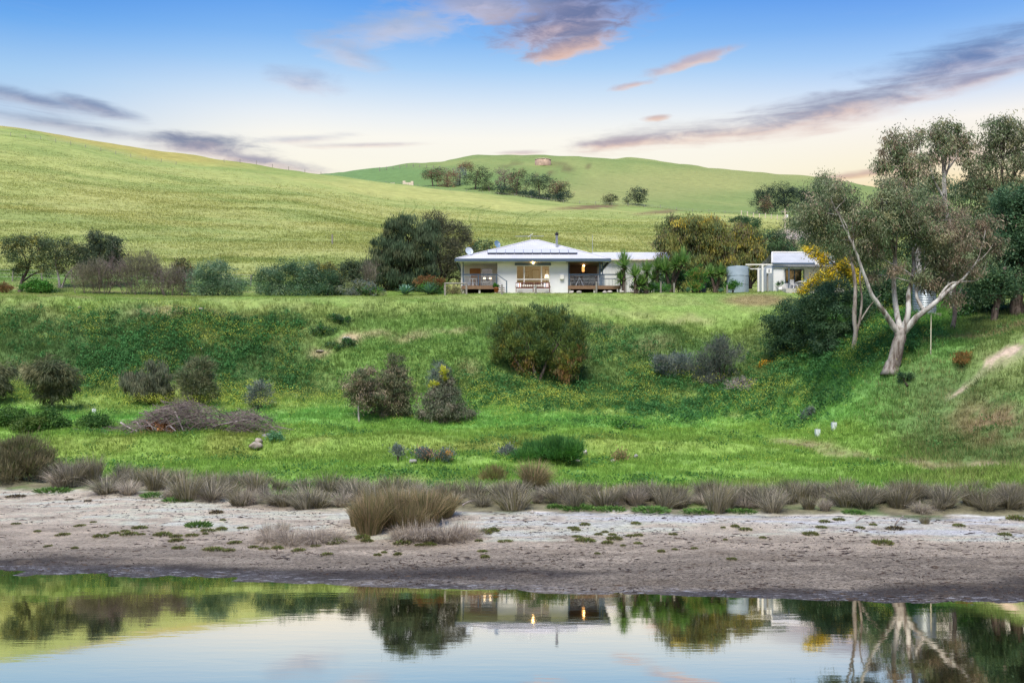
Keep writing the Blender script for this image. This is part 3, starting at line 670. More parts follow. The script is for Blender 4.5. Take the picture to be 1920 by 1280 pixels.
# ------------------------------------------------------------------ foliage builders
def unit(v): return v / (np.linalg.norm(v, axis=-1, keepdims=True) + 1e-9)
def leaves(mb, P, D, L, Wd, C, rng, fold=0.0):
    """kite shaped leaves: base points P, directions D, lengths L, widths Wd, colours C"""
    n = len(P)
    D = unit(D)
    R = unit(np.cross(D, unit(rng.normal(size=(n, 3)))))
    L = np.broadcast_to(L, (n,))[:, None]; Wd = np.broadcast_to(Wd, (n,))[:, None]
    V = np.stack([P, P + D * L * 0.45 + R * Wd * 0.5, P + D * L, P + D * L * 0.45 - R * Wd * 0.5], 1).reshape(-1, 3)
    Q = np.arange(n * 4).reshape(n, 4)
    mb.add(V, Q, None, np.repeat(C, 4, axis=0))
MODES = {}
def crown_leaves(mb, blobs, n, L, Wd, mode, cols, rng, clump=0.5, per=45, jitter=0.22, shell=0.28):
    """leaf clumps spread through ellipsoids (x, y, z, rx, ry, rz), gaps left between the clumps"""
    blobs = np.asarray(blobs, float)
    wts = (blobs[:, 3] * blobs[:, 5]) ** 0.9; wts /= wts.sum()
    cols = np.asarray(cols, float)
    for b, w in zip(blobs, wts):
        nb = max(per, int(n * w)); k = max(4, nb // per)
        dirs = unit(rng.normal(size=(k, 3)))
        r = rng.random(k) ** shell * (0.82 + 0.36 * rng.random(k)) * (1 + 0.22 * vnoise(dirs[:, 0] * 2.2 + b[0], dirs[:, 2] * 2.2 + b[2], 5) - .08)
        ctr = b[:3] + dirs * r[:, None] * b[3:6]
        idx = rng.integers(0, k, nb)
        size = clump * (0.6 + 0.8 * rng.random(k))
        P = ctr[idx] + rng.normal(size=(nb, 3)) * size[idx][:, None] * np.array([0.5, 0.5, 0.38])
        out = unit((P - b[:3]) / (b[3:6] + 1e-6))
        rnd = unit(rng.normal(size=(nb, 3)))
        if mode == 'droop': D = rnd * 0.65 + out * 0.2 + np.array([0, 0, -0.85])
        elif mode == 'needle': D = rnd * 0.30 + out * 0.55 + np.array([0, 0, -0.55])
        elif mode == 'hang': D = rnd * 0.22 + out * 0.16 + np.array([0, 0, -1.0])
        elif mode == 'up': D = rnd * 0.45 + out * 0.5 + np.array([0, 0, 0.8])
        elif mode == 'spray': D = rnd * 0.5 + out * 0.9 + np.array([0, 0, 0.15])
        else: D = rnd + out * 0.45
        cc = cols[rng.integers(0, len(cols), k)] * (1 + (rng.random((k, 1)) - 0.5) * 0.5)
        C = cc[idx] * (1 + (rng.random((nb, 1)) - 0.5) * 2 * jitter)
        leaves(mb, P, D, L * (0.65 + 0.7 * rng.random(nb)), Wd * (0.7 + 0.6 * rng.random(nb)), C, rng)
def bez(a, b, c, n=7):
    t = np.linspace(0, 1, n)[:, None]
    return (1 - t) ** 2 * np.asarray(a) + 2 * t * (1 - t) * np.asarray(b) + t * t * np.asarray(c)
def limb(mb, a, c, r0, r1, rng, sag=0.15, n=7, k=6, col=None):
    a = np.asarray(a, float); c = np.asarray(c, float); ln = np.linalg.norm(c - a)
    mid = (a + c) / 2 + rng.normal(size=3) * ln * 0.12 + np.array([0, 0, ln * sag])
    p = bez(a, mid, c, n)
    p[1:-1] += rng.normal(size=(n - 2, 3)) * ln * 0.012
    mb.tube(p, np.linspace(r0, r1, n), k, col)
    return p
def twigs(mb, base, d, ln, r, lev, rng, spread=0.55, up=0.2, n=3, k=4, col=None):
    """a bare branching twig"""
    d = np.asarray(d, float); d = d / np.linalg.norm(d)
    e = base + d * ln
    mid = base + d * ln * 0.5 + rng.normal(size=3) * ln * 0.07
    mb.tube([base, mid, e], [r, r * 0.8, r * 0.6], k if lev > 1 else 3, col, cap=False)
    if lev <= 0: return
    for i in range(n):
        t = 0.4 + 0.6 * rng.random()
        p = base + (e - base) * t
        nd = d + rng.normal(size=3) * spread + np.array([0, 0, up])
        twigs(mb, p, nd, ln * (0.5 + 0.25 * rng.random()), r * 0.62, lev - 1, rng, spread, up, n, k, col)

GRP_TREES = None
def tree(name, label, cat, base, blobs_px, leaf, trunks, group=None, dspread=0.5, bark_m='rough_bark', crown_name='crown', trunk_name='trunk', limbs=True, seed=1, thick=0.8, mat=None, sub=None, ragged=.75):
    """a tree standing at base (px, distance): its crown is built inside ellipsoids at the crown's real width and height"""
    px, d = base[0], base[1]
    g = ground(px, d); s = d / F
    rng = np.random.default_rng(seed)
    loc = np.array([g.x, g.y, g.z])
    t = thing(name, label, cat, tuple(loc), 0, group)
    B = []
    for b in blobs_px:
        bx, by, rx, ry = b[:4]
        dy = (b[4] if len(b) > 4 else (rng.random() - 0.5) * 2 * dspread * max(rx, 20) * s)
        B.append(((bx - px) * s * (d + dy) / d, dy, H + (YH - by) * (d + dy) / F - g.z, rx * s, max(rx, ry * 0.7) * s * thick, ry * s))
    B = np.array(B)
    nb0 = len(B)
    if ragged:
        ex = []
        for b in B:
            for _ in range(3):
                v = unit(rng.normal(size=3)); v[2] = abs(v[2]) * .9 - .15
                q = ragged * (.2 + .35 * rng.random())
                ex.append((*(b[:3] + v * b[3:6] * (.9 + .3 * rng.random())), b[3] * q, b[4] * q, b[5] * q))
        B2 = np.concatenate([B, np.array(ex)])
    else: B2 = B
    mb = MB()
    for lf in (leaf if isinstance(leaf, list) else [leaf]):
        lf = dict(lf)
        only = lf.pop('only', None); lf_n = lf.pop('n'); L = lf.pop('L'); Wd = lf.pop('W'); mode = lf.pop('mode'); cols = lf.pop('cols')
        crown_leaves(mb, B2 if only is None else B[only], lf_n, L, Wd, mode, cols, rng, **lf)
    mb.build(crown_name, mat or M['leaf'], t)
    tb = MB(); tops = []
    for tr in trunks:
        pts = np.array([((x - px) * s, (dd if dd else 0.0), H + (YH - y) * d / F - g.z) for (x, y, dd) in tr['p']])
        grounded = pts[0, 2] < 0.35
        if grounded: pts[0, 2] = min(pts[0, 2], 0.0) - 0.25
        n = max(6, len(pts) * 4)
        tt = np.linspace(0, 1, len(pts)); q = np.linspace(0, 1, n)
        P = np.stack([pchip(tt, pts[:, i], q) if len(pts) > 2 else np.interp(q, tt, pts[:, i]) for i in range(3)], 1)
        P[1:-1] += rng.normal(size=(n - 2, 3)) * tr['r'][0] * 0.06
        R = np.interp(q, np.linspace(0, 1, len(tr['r'])), tr['r'])
        if grounded: R[0] *= 1.35; R[1] *= 1.08
        tb.tube(P, R, 8 if d < 120 else 6, tr.get('c'))
        tops.append((P, R))
    if limbs and tops:
        for b in B:
            best = min(tops, key=lambda pr: np.linalg.norm(pr[0][-1] - b[:3]))
            P, R = best
            k = int(len(P) * (0.55 + 0.4 * rng.random())); k = min(k, len(P) - 1)
            k = min(range(max(1, len(P) // 2), len(P)), key=lambda i: np.linalg.norm(P[i] - b[:3]) + (1.5 if P[i][2] > b[2] else 0)) if rng.random() < .6 else k
            r0 = max(R[k] * 0.7, 0.02)
            lp = limb(tb, P[k], b[:3] + np.array([0, 0, 0.2 * b[5]]), r0, max(0.012, r0 * 0.3), rng, 0.12, 7, 5)
            for j in range(5 if d < 130 else 2):
                q = lp[rng.integers(3, 7)]
                e = b[:3] + unit(rng.normal(size=3)) * b[3:6] * 0.75
                limb(tb, q, e, max(0.01, r0 * 0.3), 0.006, rng, 0.1, 5, 4)
    if trunks: tb.build(trunk_name, M[bark_m], t, smooth=True)
    return t, loc, B, rng

def leafc(*c): return [tuple(1.2 * v for v in A(*x)) for x in c]
# colours of leaves
K_OLIVE = leafc((102, 128, 100), (86, 116, 86), (72, 102, 74), (118, 138, 108))
K_GUM = leafc((122, 136, 100), (104, 122, 86), (134, 142, 110), (138, 138, 102), (92, 112, 78))
K_GUMBR = leafc((150, 136, 116), (134, 120, 100), (120, 120, 96), (104, 112, 84))
K_CASU = leafc((76, 90, 66), (64, 82, 60), (86, 94, 68), (58, 74, 54))
K_ACACIA = leafc((92, 106, 72), (78, 96, 66), (112, 116, 70), (70, 86, 62))
K_PEPPER = leafc((110, 120, 64), (92, 106, 66), (130, 128, 70), (112, 102, 78), (80, 94, 60))
K_PEPYEL = leafc((166, 154, 70), (148, 140, 70), (126, 126, 66), (180, 160, 66))
K_DARK = leafc((68, 98, 66), (56, 86, 60), (82, 108, 70))
K_GREEN = leafc((70, 122, 46), (56, 104, 42), (88, 134, 56))
K_WATTLE = leafc((222, 196, 44), (206, 178, 40), (228, 206, 70), (160, 150, 50), (120, 130, 50))
K_TAMAR = leafc((104, 122, 64), (88, 108, 62), (120, 128, 66), (76, 100, 66))
K_RUST = leafc((132, 100, 66), (120, 96, 64), (104, 96, 66))
K_GREY = leafc((106, 118, 112), (92, 106, 100), (124, 130, 120))

# ---- trees along the far boundary and the paddock
def gumleaf(n, cols=K_GUM, L=0.30, W=0.075, **k): return dict(n=n, L=L, W=W, mode='droop', cols=cols, **k)
def bush(label, base, blobs, leaf, name='shrub', cat='shrub', group=None, seed=1, stems=4, bark_m='dark_bark', mat=None, thick=0.9):
    px, d = base; g = ground(px, d); s = d / F
    rng = np.random.default_rng(seed)
    trunks = []
    top = min(b[1] for b in blobs); cxm = sum(b[0] for b in blobs) / len(blobs)
    basey = YH - (g.z - H) * F / d
    for i in range(stems):
        b = blobs[i % len(blobs)]
        trunks.append(dict(p=[(px + (b[0] - px) * 0.35 + rng.normal() * 4, basey, 0.2 * rng.normal()), ((px + b[0]) / 2, (basey + b[1]) / 2, 0), (b[0], b[1], 0)], r=[0.06, 0.045, 0.02]))
    return tree(name, label, cat, base, blobs, leaf, trunks, group, seed=seed, bark_m=bark_m, crown_name='foliage', trunk_name='stems', limbs=False, mat=mat, thick=thick)

G_LEFT = 'trees and shrubs along the lawn at the foot of the paddock'
tree('acacia_tree', 'flat-topped olive-green tree on a leaning trunk at the far left, yellow tips on top', 'tree', (38, 96), [(28, 460, 22, 13), (58, 454, 30, 13), (84, 464, 18, 15), (46, 478, 26, 12), (82, 490, 16, 14), (28, 508, 11, 7), (92, 508, 10, 9), (46, 500, 12, 7)], [dict(n=6500, L=.22, W=.08, mode='rand', cols=K_ACACIA, clump=.55), dict(n=500, L=.2, W=.08, mode='rand', cols=leafc((150, 140, 62), (134, 130, 60)), clump=.5, only=[0, 1])],
     [dict(p=[(37, 546, 0), (41, 528, 0), (48, 508, .3), (60, 480, 0)], r=[.22, .16, .12, .06]), dict(p=[(40, 530, 0), (58, 515, .2), (80, 505, 0)], r=[.10, .07, .04])], G_LEFT, seed=11)
tree('gum_tree', 'thin-trunked gum leaning left beside the flat-topped tree at the far left', 'tree', (113, 100), [(104, 462, 14, 18), (100, 490, 16, 18), (120, 482, 18, 14), (138, 470, 16, 16), (128, 455, 10, 8), (146, 488, 12, 10), (112, 506, 9, 7)], gumleaf(4600, K_ACACIA, .22, .07, clump=.6),
     [dict(p=[(112, 539, 0), (110, 520, 0), (105, 495, 0), (103, 468, 0)], r=[.14, .11, .08, .04]), dict(p=[(114, 536, 0), (126, 515, 0), (143, 495, .3), (150, 480, 0)], r=[.1, .08, .06, .03])], G_LEFT, seed=12, bark_m='gum_bark')
tree('sheoak_tree', 'dark round-headed sheoak above the bare grey shrubs at left', 'tree', (190, 101), [(186, 452, 26, 17), (206, 468, 20, 20), (165, 470, 16, 14), (190, 482, 28, 18), (165, 492, 18, 10), (212, 490, 14, 14)], dict(n=11000, L=.34, W=.055, mode='needle', cols=K_CASU, clump=.55), [dict(p=[(188, 548, 0), (187, 515, 0), (186, 485, 0), (190, 460, 0)], r=[.2, .16, .12, .05]), dict(p=[(189, 520, 0), (205, 495, 0), (210, 470, 0)], r=[.1, .08, .04])], G_LEFT, seed=13, bark_m='dark_bark')
bush('bright green rounded bush under the two trees at the far left', (72, 94.5), [(62, 541, 18, 13), (84, 540, 18, 12), (72, 535, 16, 10)], dict(n=4500, L=.16, W=.1, mode='rand', cols=K_GREEN, clump=.35), group=G_LEFT, seed=14)
bush('small russet bush cut by the left edge of the picture beside the lawn', (6, 94), [(4, 543, 15, 11), (-12, 545, 14, 10)], dict(n=2200, L=.16, W=.06, mode='up', cols=K_RUST, clump=.3), group=G_LEFT, seed=15)
# bare grey thickets
def thicket(label, base, w, h, seed, tint, n=14, green=0):
    px, d = base; g = ground(px, d); s = d / F; rng = np.random.default_rng(seed)
    t = thing('bare_shrub', label, 'shrub', tuple(g), 0, G_LEFT)
    mb = MB()
    for i in range(n):
        x = rng.uniform(-.42, .42) * w * s
        twigs(mb, np.array([x, rng.uniform(-.8, .8), -.1]), (x * 0.3 + rng.normal() * .22, rng.normal() * .25, 1), h * s * (.42 + .2 * rng.random()), .03, 4, rng, .5, .12, 3, 4, tint)
    mb.build('branches', M['twig'], t)
    fb = MB()
    crown_leaves(fb, [(0, 0, h * s * .42, w * s * .5, 1.2, h * s * .4), (0, 0, h * s * .7, w * s * .36, .8, h * s * .28)], int(w * h * 1.5), .34, .022, 'up', leafc((120, 118, 98), (104, 102, 86), (134, 130, 108)), rng, clump=.5, per=25)
    fb.build('foliage', M['leaf'], t)
thicket('leafless grey-brown shrub under the dark sheoak at left', (176, 96.5), 80, 62, 21, (.95, .9, .9))
thicket('tallest leafless grey shrub in the middle of the bare thicket at left', (268, 97), 90, 78, 22, (1, .96, .98), 18)
thicket('leafless grey shrub between the bare thicket and the olive bush', (330, 96), 60, 52, 23, (.9, .86, .88))
tree('small_tree', 'small open dark tree rising between the bare thicket and the olive bush', 'tree', (346, 99), [(344, 496, 14, 9), (356, 506, 10, 8), (334, 508, 10, 8), (348, 516, 14, 8)], dict(n=2600, L=.18, W=.07, mode='rand', cols=K_RUST[1:] + K_ACACIA, clump=.4), [dict(p=[(346, 552, 0), (347, 525, 0), (345, 500, 0)], r=[.1, .07, .03])], G_LEFT, seed=24)
bush('large rounded grey-green olive bush standing alone right of the bare thicket', (410, 95), [(384, 532, 28, 24), (412, 516, 34, 26), (440, 536, 24, 20), (408, 542, 40, 16), (400, 505, 22, 14)], dict(n=15000, L=.17, W=.06, mode='rand', cols=K_OLIVE, clump=.5), group=G_LEFT, seed=25, name='olive_bush')
bush('left one of three dense dark olive bushes left of the big sheoaks', (520, 94.5), [(505, 528, 22, 28), (525, 520, 22, 26), (514, 545, 32, 13), (495, 510, 10, 8)], dict(n=9000, L=.17, W=.06, mode='rand', cols=K_OLIVE + K_DARK, clump=.5), group=G_LEFT, seed=26, name='olive_bush')
bush('tallest middle one of three dense dark olive bushes left of the big sheoaks', (565, 95), [(562, 515, 22, 24), (580, 526, 24, 26), (570, 545, 36, 13), (548, 505, 12, 11)], dict(n=11000, L=.17, W=.06, mode='rand', cols=K_OLIVE + K_DARK, clump=.5), group=G_LEFT, seed=27, name='olive_bush')
bush('right one of three dense dark olive bushes left of the big sheoaks', (618, 94.6), [(612, 532, 22, 24), (626, 545, 16, 12), (600, 540, 20, 17)], dict(n=6500, L=.17, W=.06, mode='rand', cols=K_DARK + K_OLIVE[1:3], clump=.45), group=G_LEFT, seed=28, name='olive_bush')
bush('yellow-olive shrub showing above the right end of the dark olive bushes', (612, 99), [(608, 503, 20, 12), (624, 516, 16, 14), (596, 512, 16, 14)], dict(n=4000, L=.18, W=.07, mode='rand', cols=K_PEPYEL[1:3] + K_ACACIA, clump=.4), group=G_LEFT, seed=29)
bush('dark feathery sheoak sapling between the olive bushes and the big sheoaks', (652, 96), [(656, 502, 16, 12), (650, 524, 22, 20), (644, 544, 22, 14), (668, 515, 10, 10)], dict(n=7000, L=.3, W=.05, mode='needle', cols=K_CASU, clump=.45), group=G_LEFT, seed=30, mat=M['needle'], name='sheoak_sapling')
thicket('thin bare sapling beside the big dark sheoak', (690, 97), 26, 60, 31, (.95, .95, .85), 4)
bush('low pale grey-green shrub on the lawn edge in front of the big sheoaks', (680, 92.5), [(664, 544, 20, 13), (690, 546, 24, 12), (678, 537, 18, 10), (705, 549, 14, 8)], [dict(n=5200, L=.15, W=.06, mode='rand', cols=K_GREY + leafc((136, 140, 96), (120, 130, 84)), clump=.35), dict(n=1200, L=.15, W=.07, mode='rand', cols=K_GREEN, clump=.3, only=[1])], group=G_LEFT, seed=32)

tree('sheoak_tree', 'biggest dark drooping sheoak with layered weeping foliage left of the house', 'tree', (748, 101),
     [(772, 428, 40, 24), (745, 434, 26, 26), (800, 452, 26, 30), (720, 462, 28, 22), (735, 478, 34, 22), (768, 472, 34, 26), (790, 500, 32, 24), (702, 496, 26, 20), (722, 516, 30, 20), (760, 522, 30, 18), (795, 530, 24, 14), (700, 520, 16, 12)],
     dict(n=36000, L=.5, W=.055, mode='hang', cols=K_CASU, clump=.62, shell=.2, per=150), [dict(p=[(744, 556, 0), (748, 525, 0), (756, 490, 0), (765, 445, 0)], r=[.34, .28, .2, .08]), dict(p=[(750, 553, .4), (738, 530, 0), (722, 495, 0), (715, 470, 0)], r=[.2, .16, .1, .05]), dict(p=[(735, 556, .2), (724, 540, 0), (708, 515, 0)], r=[.12, .1, .05])], seed=41, bark_m='dark_bark', mat=M['needle'], group='sheoaks left of the house')
tree('sheoak_tree', 'lighter open-branched sheoak behind the biggest one, nearest the house roof', 'tree', (828, 106),
     [(812, 420, 22, 18), (826, 440, 22, 20), (862, 442, 15, 20), (838, 470, 28, 22), (858, 478, 18, 24), (826, 500, 26, 22), (850, 512, 20, 20), (872, 462, 10, 22)],
     dict(n=15000, L=.42, W=.05, mode='spray', cols=leafc((92, 96, 76), (80, 86, 70), (104, 104, 80)), clump=.6), [dict(p=[(826, 553, 0), (828, 520, 0), (820, 470, 0), (812, 425, 0)], r=[.22, .18, .12, .04]), dict(p=[(828, 530, 0), (845, 490, 0), (862, 445, 0)], r=[.14, .1, .04]), dict(p=[(828, 540, 0), (848, 520, 0), (868, 525, 0)], r=[.1, .07, .04])], seed=42, bark_m='dark_bark', mat=M['needle'], group='sheoaks left of the house')
bush('dark olive shrub with yellow blossom behind the satellite dishes', (905, 112), [(895, 468, 16, 16), (918, 466, 16, 13), (905, 482, 26, 16)], [dict(n=4000, L=.2, W=.07, mode='rand', cols=K_ACACIA + K_DARK, clump=.4), dict(n=260, L=.16, W=.09, mode='rand', cols=K_WATTLE[:4], clump=.4, only=[0, 1])], seed=43)
bush('russet-tipped rounded shrub behind the agaves by the house', (808, 94.5), [(800, 528, 20, 9), (820, 530, 16, 9), (812, 542, 30, 12)], [dict(n=3000, L=.14, W=.06, mode='up', cols=leafc((128, 92, 58), (112, 88, 54), (104, 108, 60)), clump=.3, only=[0, 1]), dict(n=2200, L=.15, W=.07, mode='rand', cols=K_GREEN + K_DARK, clump=.35, only=[2])], seed=44)
bush('low brown-green plant behind the timber hitching rail', (852, 92.8), [(846, 546, 12, 8), (860, 548, 10, 6)], dict(n=1600, L=.18, W=.03, mode='up', cols=leafc((126, 124, 86), (104, 108, 74), (140, 130, 100)), clump=.25), seed=45, stems=2)

# ---- right of the house
tree('pepper_tree', 'broad pepper tree with drooping yellow-brown foliage behind the yuccas', 'tree', (1305, 106),
     [(1262, 428, 26, 22), (1295, 422, 30, 18), (1330, 425, 28, 20), (1258, 460, 24, 26), (1300, 455, 34, 26), (1345, 452, 26, 26), (1268, 495, 26, 22), (1310, 492, 34, 24), (1350, 488, 24, 22), (1290, 520, 32, 14), (1336, 515, 26, 14)],
     [dict(n=30000, L=.34, W=.075, mode='hang', cols=K_PEPPER, clump=.62), dict(n=5000, L=.3, W=.075, mode='hang', cols=K_PEPYEL, clump=.5, only=[1, 2, 5, 8])],
     [dict(p=[(1302, 556, 0), (1304, 520, 0), (1298, 480, 0), (1290, 440, 0)], r=[.35, .3, .2, .08]), dict(p=[(1305, 530, 0), (1325, 495, 0), (1338, 450, 0)], r=[.24, .18, .06])], seed=51, bark_m='dark_bark', group='pepper trees behind the water tank')
tree('pepper_tree', 'yellow-tinged pepper tree directly behind the grey water tank', 'tree', (1404, 110),
     [(1392, 440, 22, 18), (1412, 450, 18, 20), (1384, 465, 18, 22), (1412, 482, 20, 22), (1390, 500, 22, 18), (1418, 505, 14, 14)],
     [dict(n=13000, L=.34, W=.075, mode='hang', cols=K_PEPPER, clump=.6), dict(n=5000, L=.3, W=.08, mode='hang', cols=K_PEPYEL, clump=.5)],
     [dict(p=[(1405, 541, 0), (1406, 525, 0), (1400, 500, 0), (1396, 450, 0)], r=[.32, .28, .2, .06]), dict(p=[(1408, 534, 0), (1424, 515, 0), (1430, 500, 0)], r=[.15, .1, .05])], seed=52, bark_m='dark_bark', group='pepper trees behind the water tank')
tree('sheoak_tree', 'dark grey-green tree directly behind the cottage roof', 'tree', (1452, 112), [(1445, 450, 24, 22), (1470, 462, 18, 18), (1440, 485, 18, 24), (1462, 490, 24, 22), (1436, 512, 10, 16)], dict(n=12000, L=.3, W=.06, mode='needle', cols=K_DARK + K_CASU[:2], clump=.6), [dict(p=[(1436, 543, 0), (1440, 520, 0), (1448, 470, 0)], r=[.2, .16, .06])], seed=53, bark_m='dark_bark', mat=M['needle'])
tree('sheoak_tree', 'dark tree behind the right end of the cottage roof beside the yellow wattle', 'tree', (1545, 112), [(1530, 470, 22, 20), (1560, 455, 28, 24), (1545, 495, 32, 20), (1585, 480, 22, 26), (1512, 450, 14, 14)], dict(n=12000, L=.3, W=.06, mode='needle', cols=K_DARK + K_CASU[:2], clump=.6), [dict(p=[(1548, 545, 0), (1548, 520, 0), (1550, 470, 0)], r=[.2, .16, .06])], seed=54, bark_m='dark_bark', mat=M['needle'])
px, d = 1494, 118; g = ground(px, d)
t = thing('bare_tree', 'leafless pinkish-brown tree rising behind the cottage roof', 'tree', tuple(g)); mb = MB(); rng = np.random.default_rng(55)
for i in range(6): twigs(mb, np.array([rng.normal() * .2, 0, 1.5 + 0 * i]), (rng.normal() * .35, rng.normal() * .3, 1), 2.6, .07, 4, rng, .4, .15, 3, 4, (1.1, .95, .95))
mb.tube([(0, 0, -.3), (.05, 0, 2.0)], [.16, .1], 6)
mb.build('branches', M['twig'], t)
bush('dark rounded bush on the rise above the pepper trees', (1390, 168), [(1388, 414, 16, 8), (1408, 418, 16, 8), (1416, 424, 8, 6)], dict(n=3600, L=.28, W=.1, mode='rand', cols=K_DARK, clump=.5), seed=56)

# ---- far trees on the hill
G_FAR = 'trees in the fold between the two hills'
K_FARB = leafc((120, 92, 76), (106, 88, 72), (92, 92, 68), (132, 100, 82)); K_FARG = leafc((72, 88, 62), (62, 78, 58), (88, 98, 66)); K_FARD = leafc((60, 80, 66), (52, 70, 60))
def fartree(label, base, blobs, cols, seed, ty, n=1500, name='wind_swept_tree', leaf=.5):
    px, d = base; n = int(n * 1.7); cols = [tuple((.85 if name == 'dark_tree' else 1.3) * v for v in c) for c in cols]; n = int(n * (1.4 if name == 'dark_tree' else 1))
    blobs = [(b[0], b[1], b[2] * 1.2, b[3] * 1.25) for b in blobs]
    tree(name, label, 'tree', base, blobs, dict(n=n, L=leaf, W=leaf * .42, mode='rand', cols=cols, clump=1.3, per=22), [dict(p=[(px, ty, 0), (px + (blobs[0][0] - px) * .4, (ty + blobs[0][1]) / 2, 0), (blobs[0][0], blobs[0][1], 0)], r=[.32, .24, .1])], G_FAR, seed=seed, bark_m='rough_bark')
fartree('leftmost flat-topped tree of the group below the far hill', (812, 437), [(808, 326, 14, 6), (822, 325, 12, 6), (800, 330, 8, 5), (816, 334, 10, 6)], K_FARG + K_FARB[:1], 61, 353)
fartree('reddish-brown tree beside the leftmost flat-topped one below the far hill', (838, 434), [(838, 326, 14, 8), (846, 332, 12, 9), (832, 340, 12, 8), (844, 346, 9, 7)], K_FARB, 62, 357)
fartree('small rusty-topped tree standing highest up the slope below the far hill', (872, 480), [(874, 310, 11, 5), (868, 315, 7, 4)], K_FARB, 63, 332, 900)
fartree('pale thin tree between the reddish tree and the tall dark one below the far hill', (862, 440), [(862, 322, 8, 6), (866, 334, 8, 8), (856, 344, 6, 6)], K_GREY + K_FARG[:1], 64, 355, 900)
fartree('tallest leaning tree with two dark tiers in the middle of the hill group', (890, 428), [(896, 320, 16, 6), (908, 327, 12, 6), (896, 333, 18, 6), (880, 338, 9, 5), (902, 344, 14, 6), (912, 352, 6, 5)], K_FARG + K_FARB[2:3], 65, 362, 2200)
fartree('low dark tree right of the leaning two-tier tree on the hill', (918, 425), [(916, 350, 9, 6), (908, 356, 7, 5)], K_FARG, 66, 364, 700)
fartree('tall pale bare-crowned tree in the middle of the hill group', (948, 430), [(944, 325, 11, 9), (952, 334, 12, 9), (940, 342, 8, 8)], leafc((136, 124, 112), (118, 108, 96), (104, 98, 84)), 67, 362, 1300)
fartree('dark rust-topped tree beside the pale bare-crowned one on the hill', (968, 422), [(972, 326, 12, 6), (968, 336, 14, 8), (974, 348, 13, 8), (962, 355, 10, 7)], K_FARG + K_FARB[:1], 68, 368, 1800)
fartree('low dark round tree in front of the pale bare-crowned tree on the hill', (940, 420), [(936, 354, 10, 7), (950, 358, 9, 7), (938, 360, 12, 5)], K_FARD, 69, 367, 900)
fartree('wide flat-topped dark tree right of centre in the hill group', (1012, 420), [(1008, 336, 22, 7), (1020, 342, 14, 8), (998, 344, 14, 6), (1014, 352, 14, 6)], K_FARG + K_FARD, 70, 370, 2200)
fartree('rusty rightmost tree of the group below the far hill', (1046, 414), [(1044, 348, 14, 8), (1056, 354, 11, 10), (1038, 358, 12, 8), (1050, 366, 16, 8)], K_FARB[1:] + K_FARG, 71, 374, 2000)
bush('wide low dark green bush at the foot of the hill group', (1002, 408), [(988, 364, 16, 7), (1008, 365, 18, 7), (1024, 368, 12, 5)], dict(n=2200, L=.55, W=.24, mode='rand', cols=K_FARD, clump=1.2, per=22), group=G_FAR, seed=72)
bush('dark round bush under the rusty rightmost tree of the hill group', (1060, 404), [(1058, 368, 14, 8), (1046, 370, 10, 6)], dict(n=1500, L=.55, W=.24, mode='rand', cols=K_FARD, clump=1.2, per=22), group=G_FAR, seed=73)
bush('small brownish bush alone on the far hillside right of the tree group', (1145, 420), [(1145, 373, 12, 7), (1138, 377, 6, 4)], dict(n=1100, L=.5, W=.22, mode='rand', cols=K_FARB[1:3] + K_FARG, clump=1.1, per=22), seed=74)
bush('dark round tree alone on the far hillside, brown at the top', (1193, 424), [(1192, 366, 18, 12), (1196, 360, 12, 9), (1188, 374, 15, 9), (1202, 374, 9, 8)], dict(n=3000, L=.5, W=.22, mode='rand', cols=K_FARD + K_FARB[2:3], clump=1.2, per=22), seed=75, name='round_tree')
G_CY = 'dark clump of trees at the foot of the far hill on the right'
fartree('leftmost big dark tree of the clump at the foot of the far hill', (1440, 430), [(1436, 362, 16, 10), (1428, 378, 14, 14), (1446, 378, 16, 16), (1438, 392, 16, 8)], K_FARD, 76, 405, 3000, 'dark_tree')
fartree('tallest dark tree in the middle of the clump at the foot of the far hill', (1474, 432), [(1468, 356, 18, 11), (1480, 368, 18, 14), (1464, 376, 14, 14), (1478, 390, 18, 9)], K_FARD, 77, 405, 3000, 'dark_tree')
fartree('right-hand dark tree of the clump at the foot of the far hill', (1504, 434), [(1500, 362, 16, 10), (1512, 374, 16, 13), (1500, 386, 16, 10), (1524, 380, 10, 9)], K_FARD, 78, 405, 2600, 'dark_tree')
fartree('small brown tree in front of the dark clump at the foot of the far hill', (1432, 400), [(1434, 374, 8, 6), (1432, 386, 9, 9)], K_FARB[1:] + K_FARG[:1], 79, 408, 900)
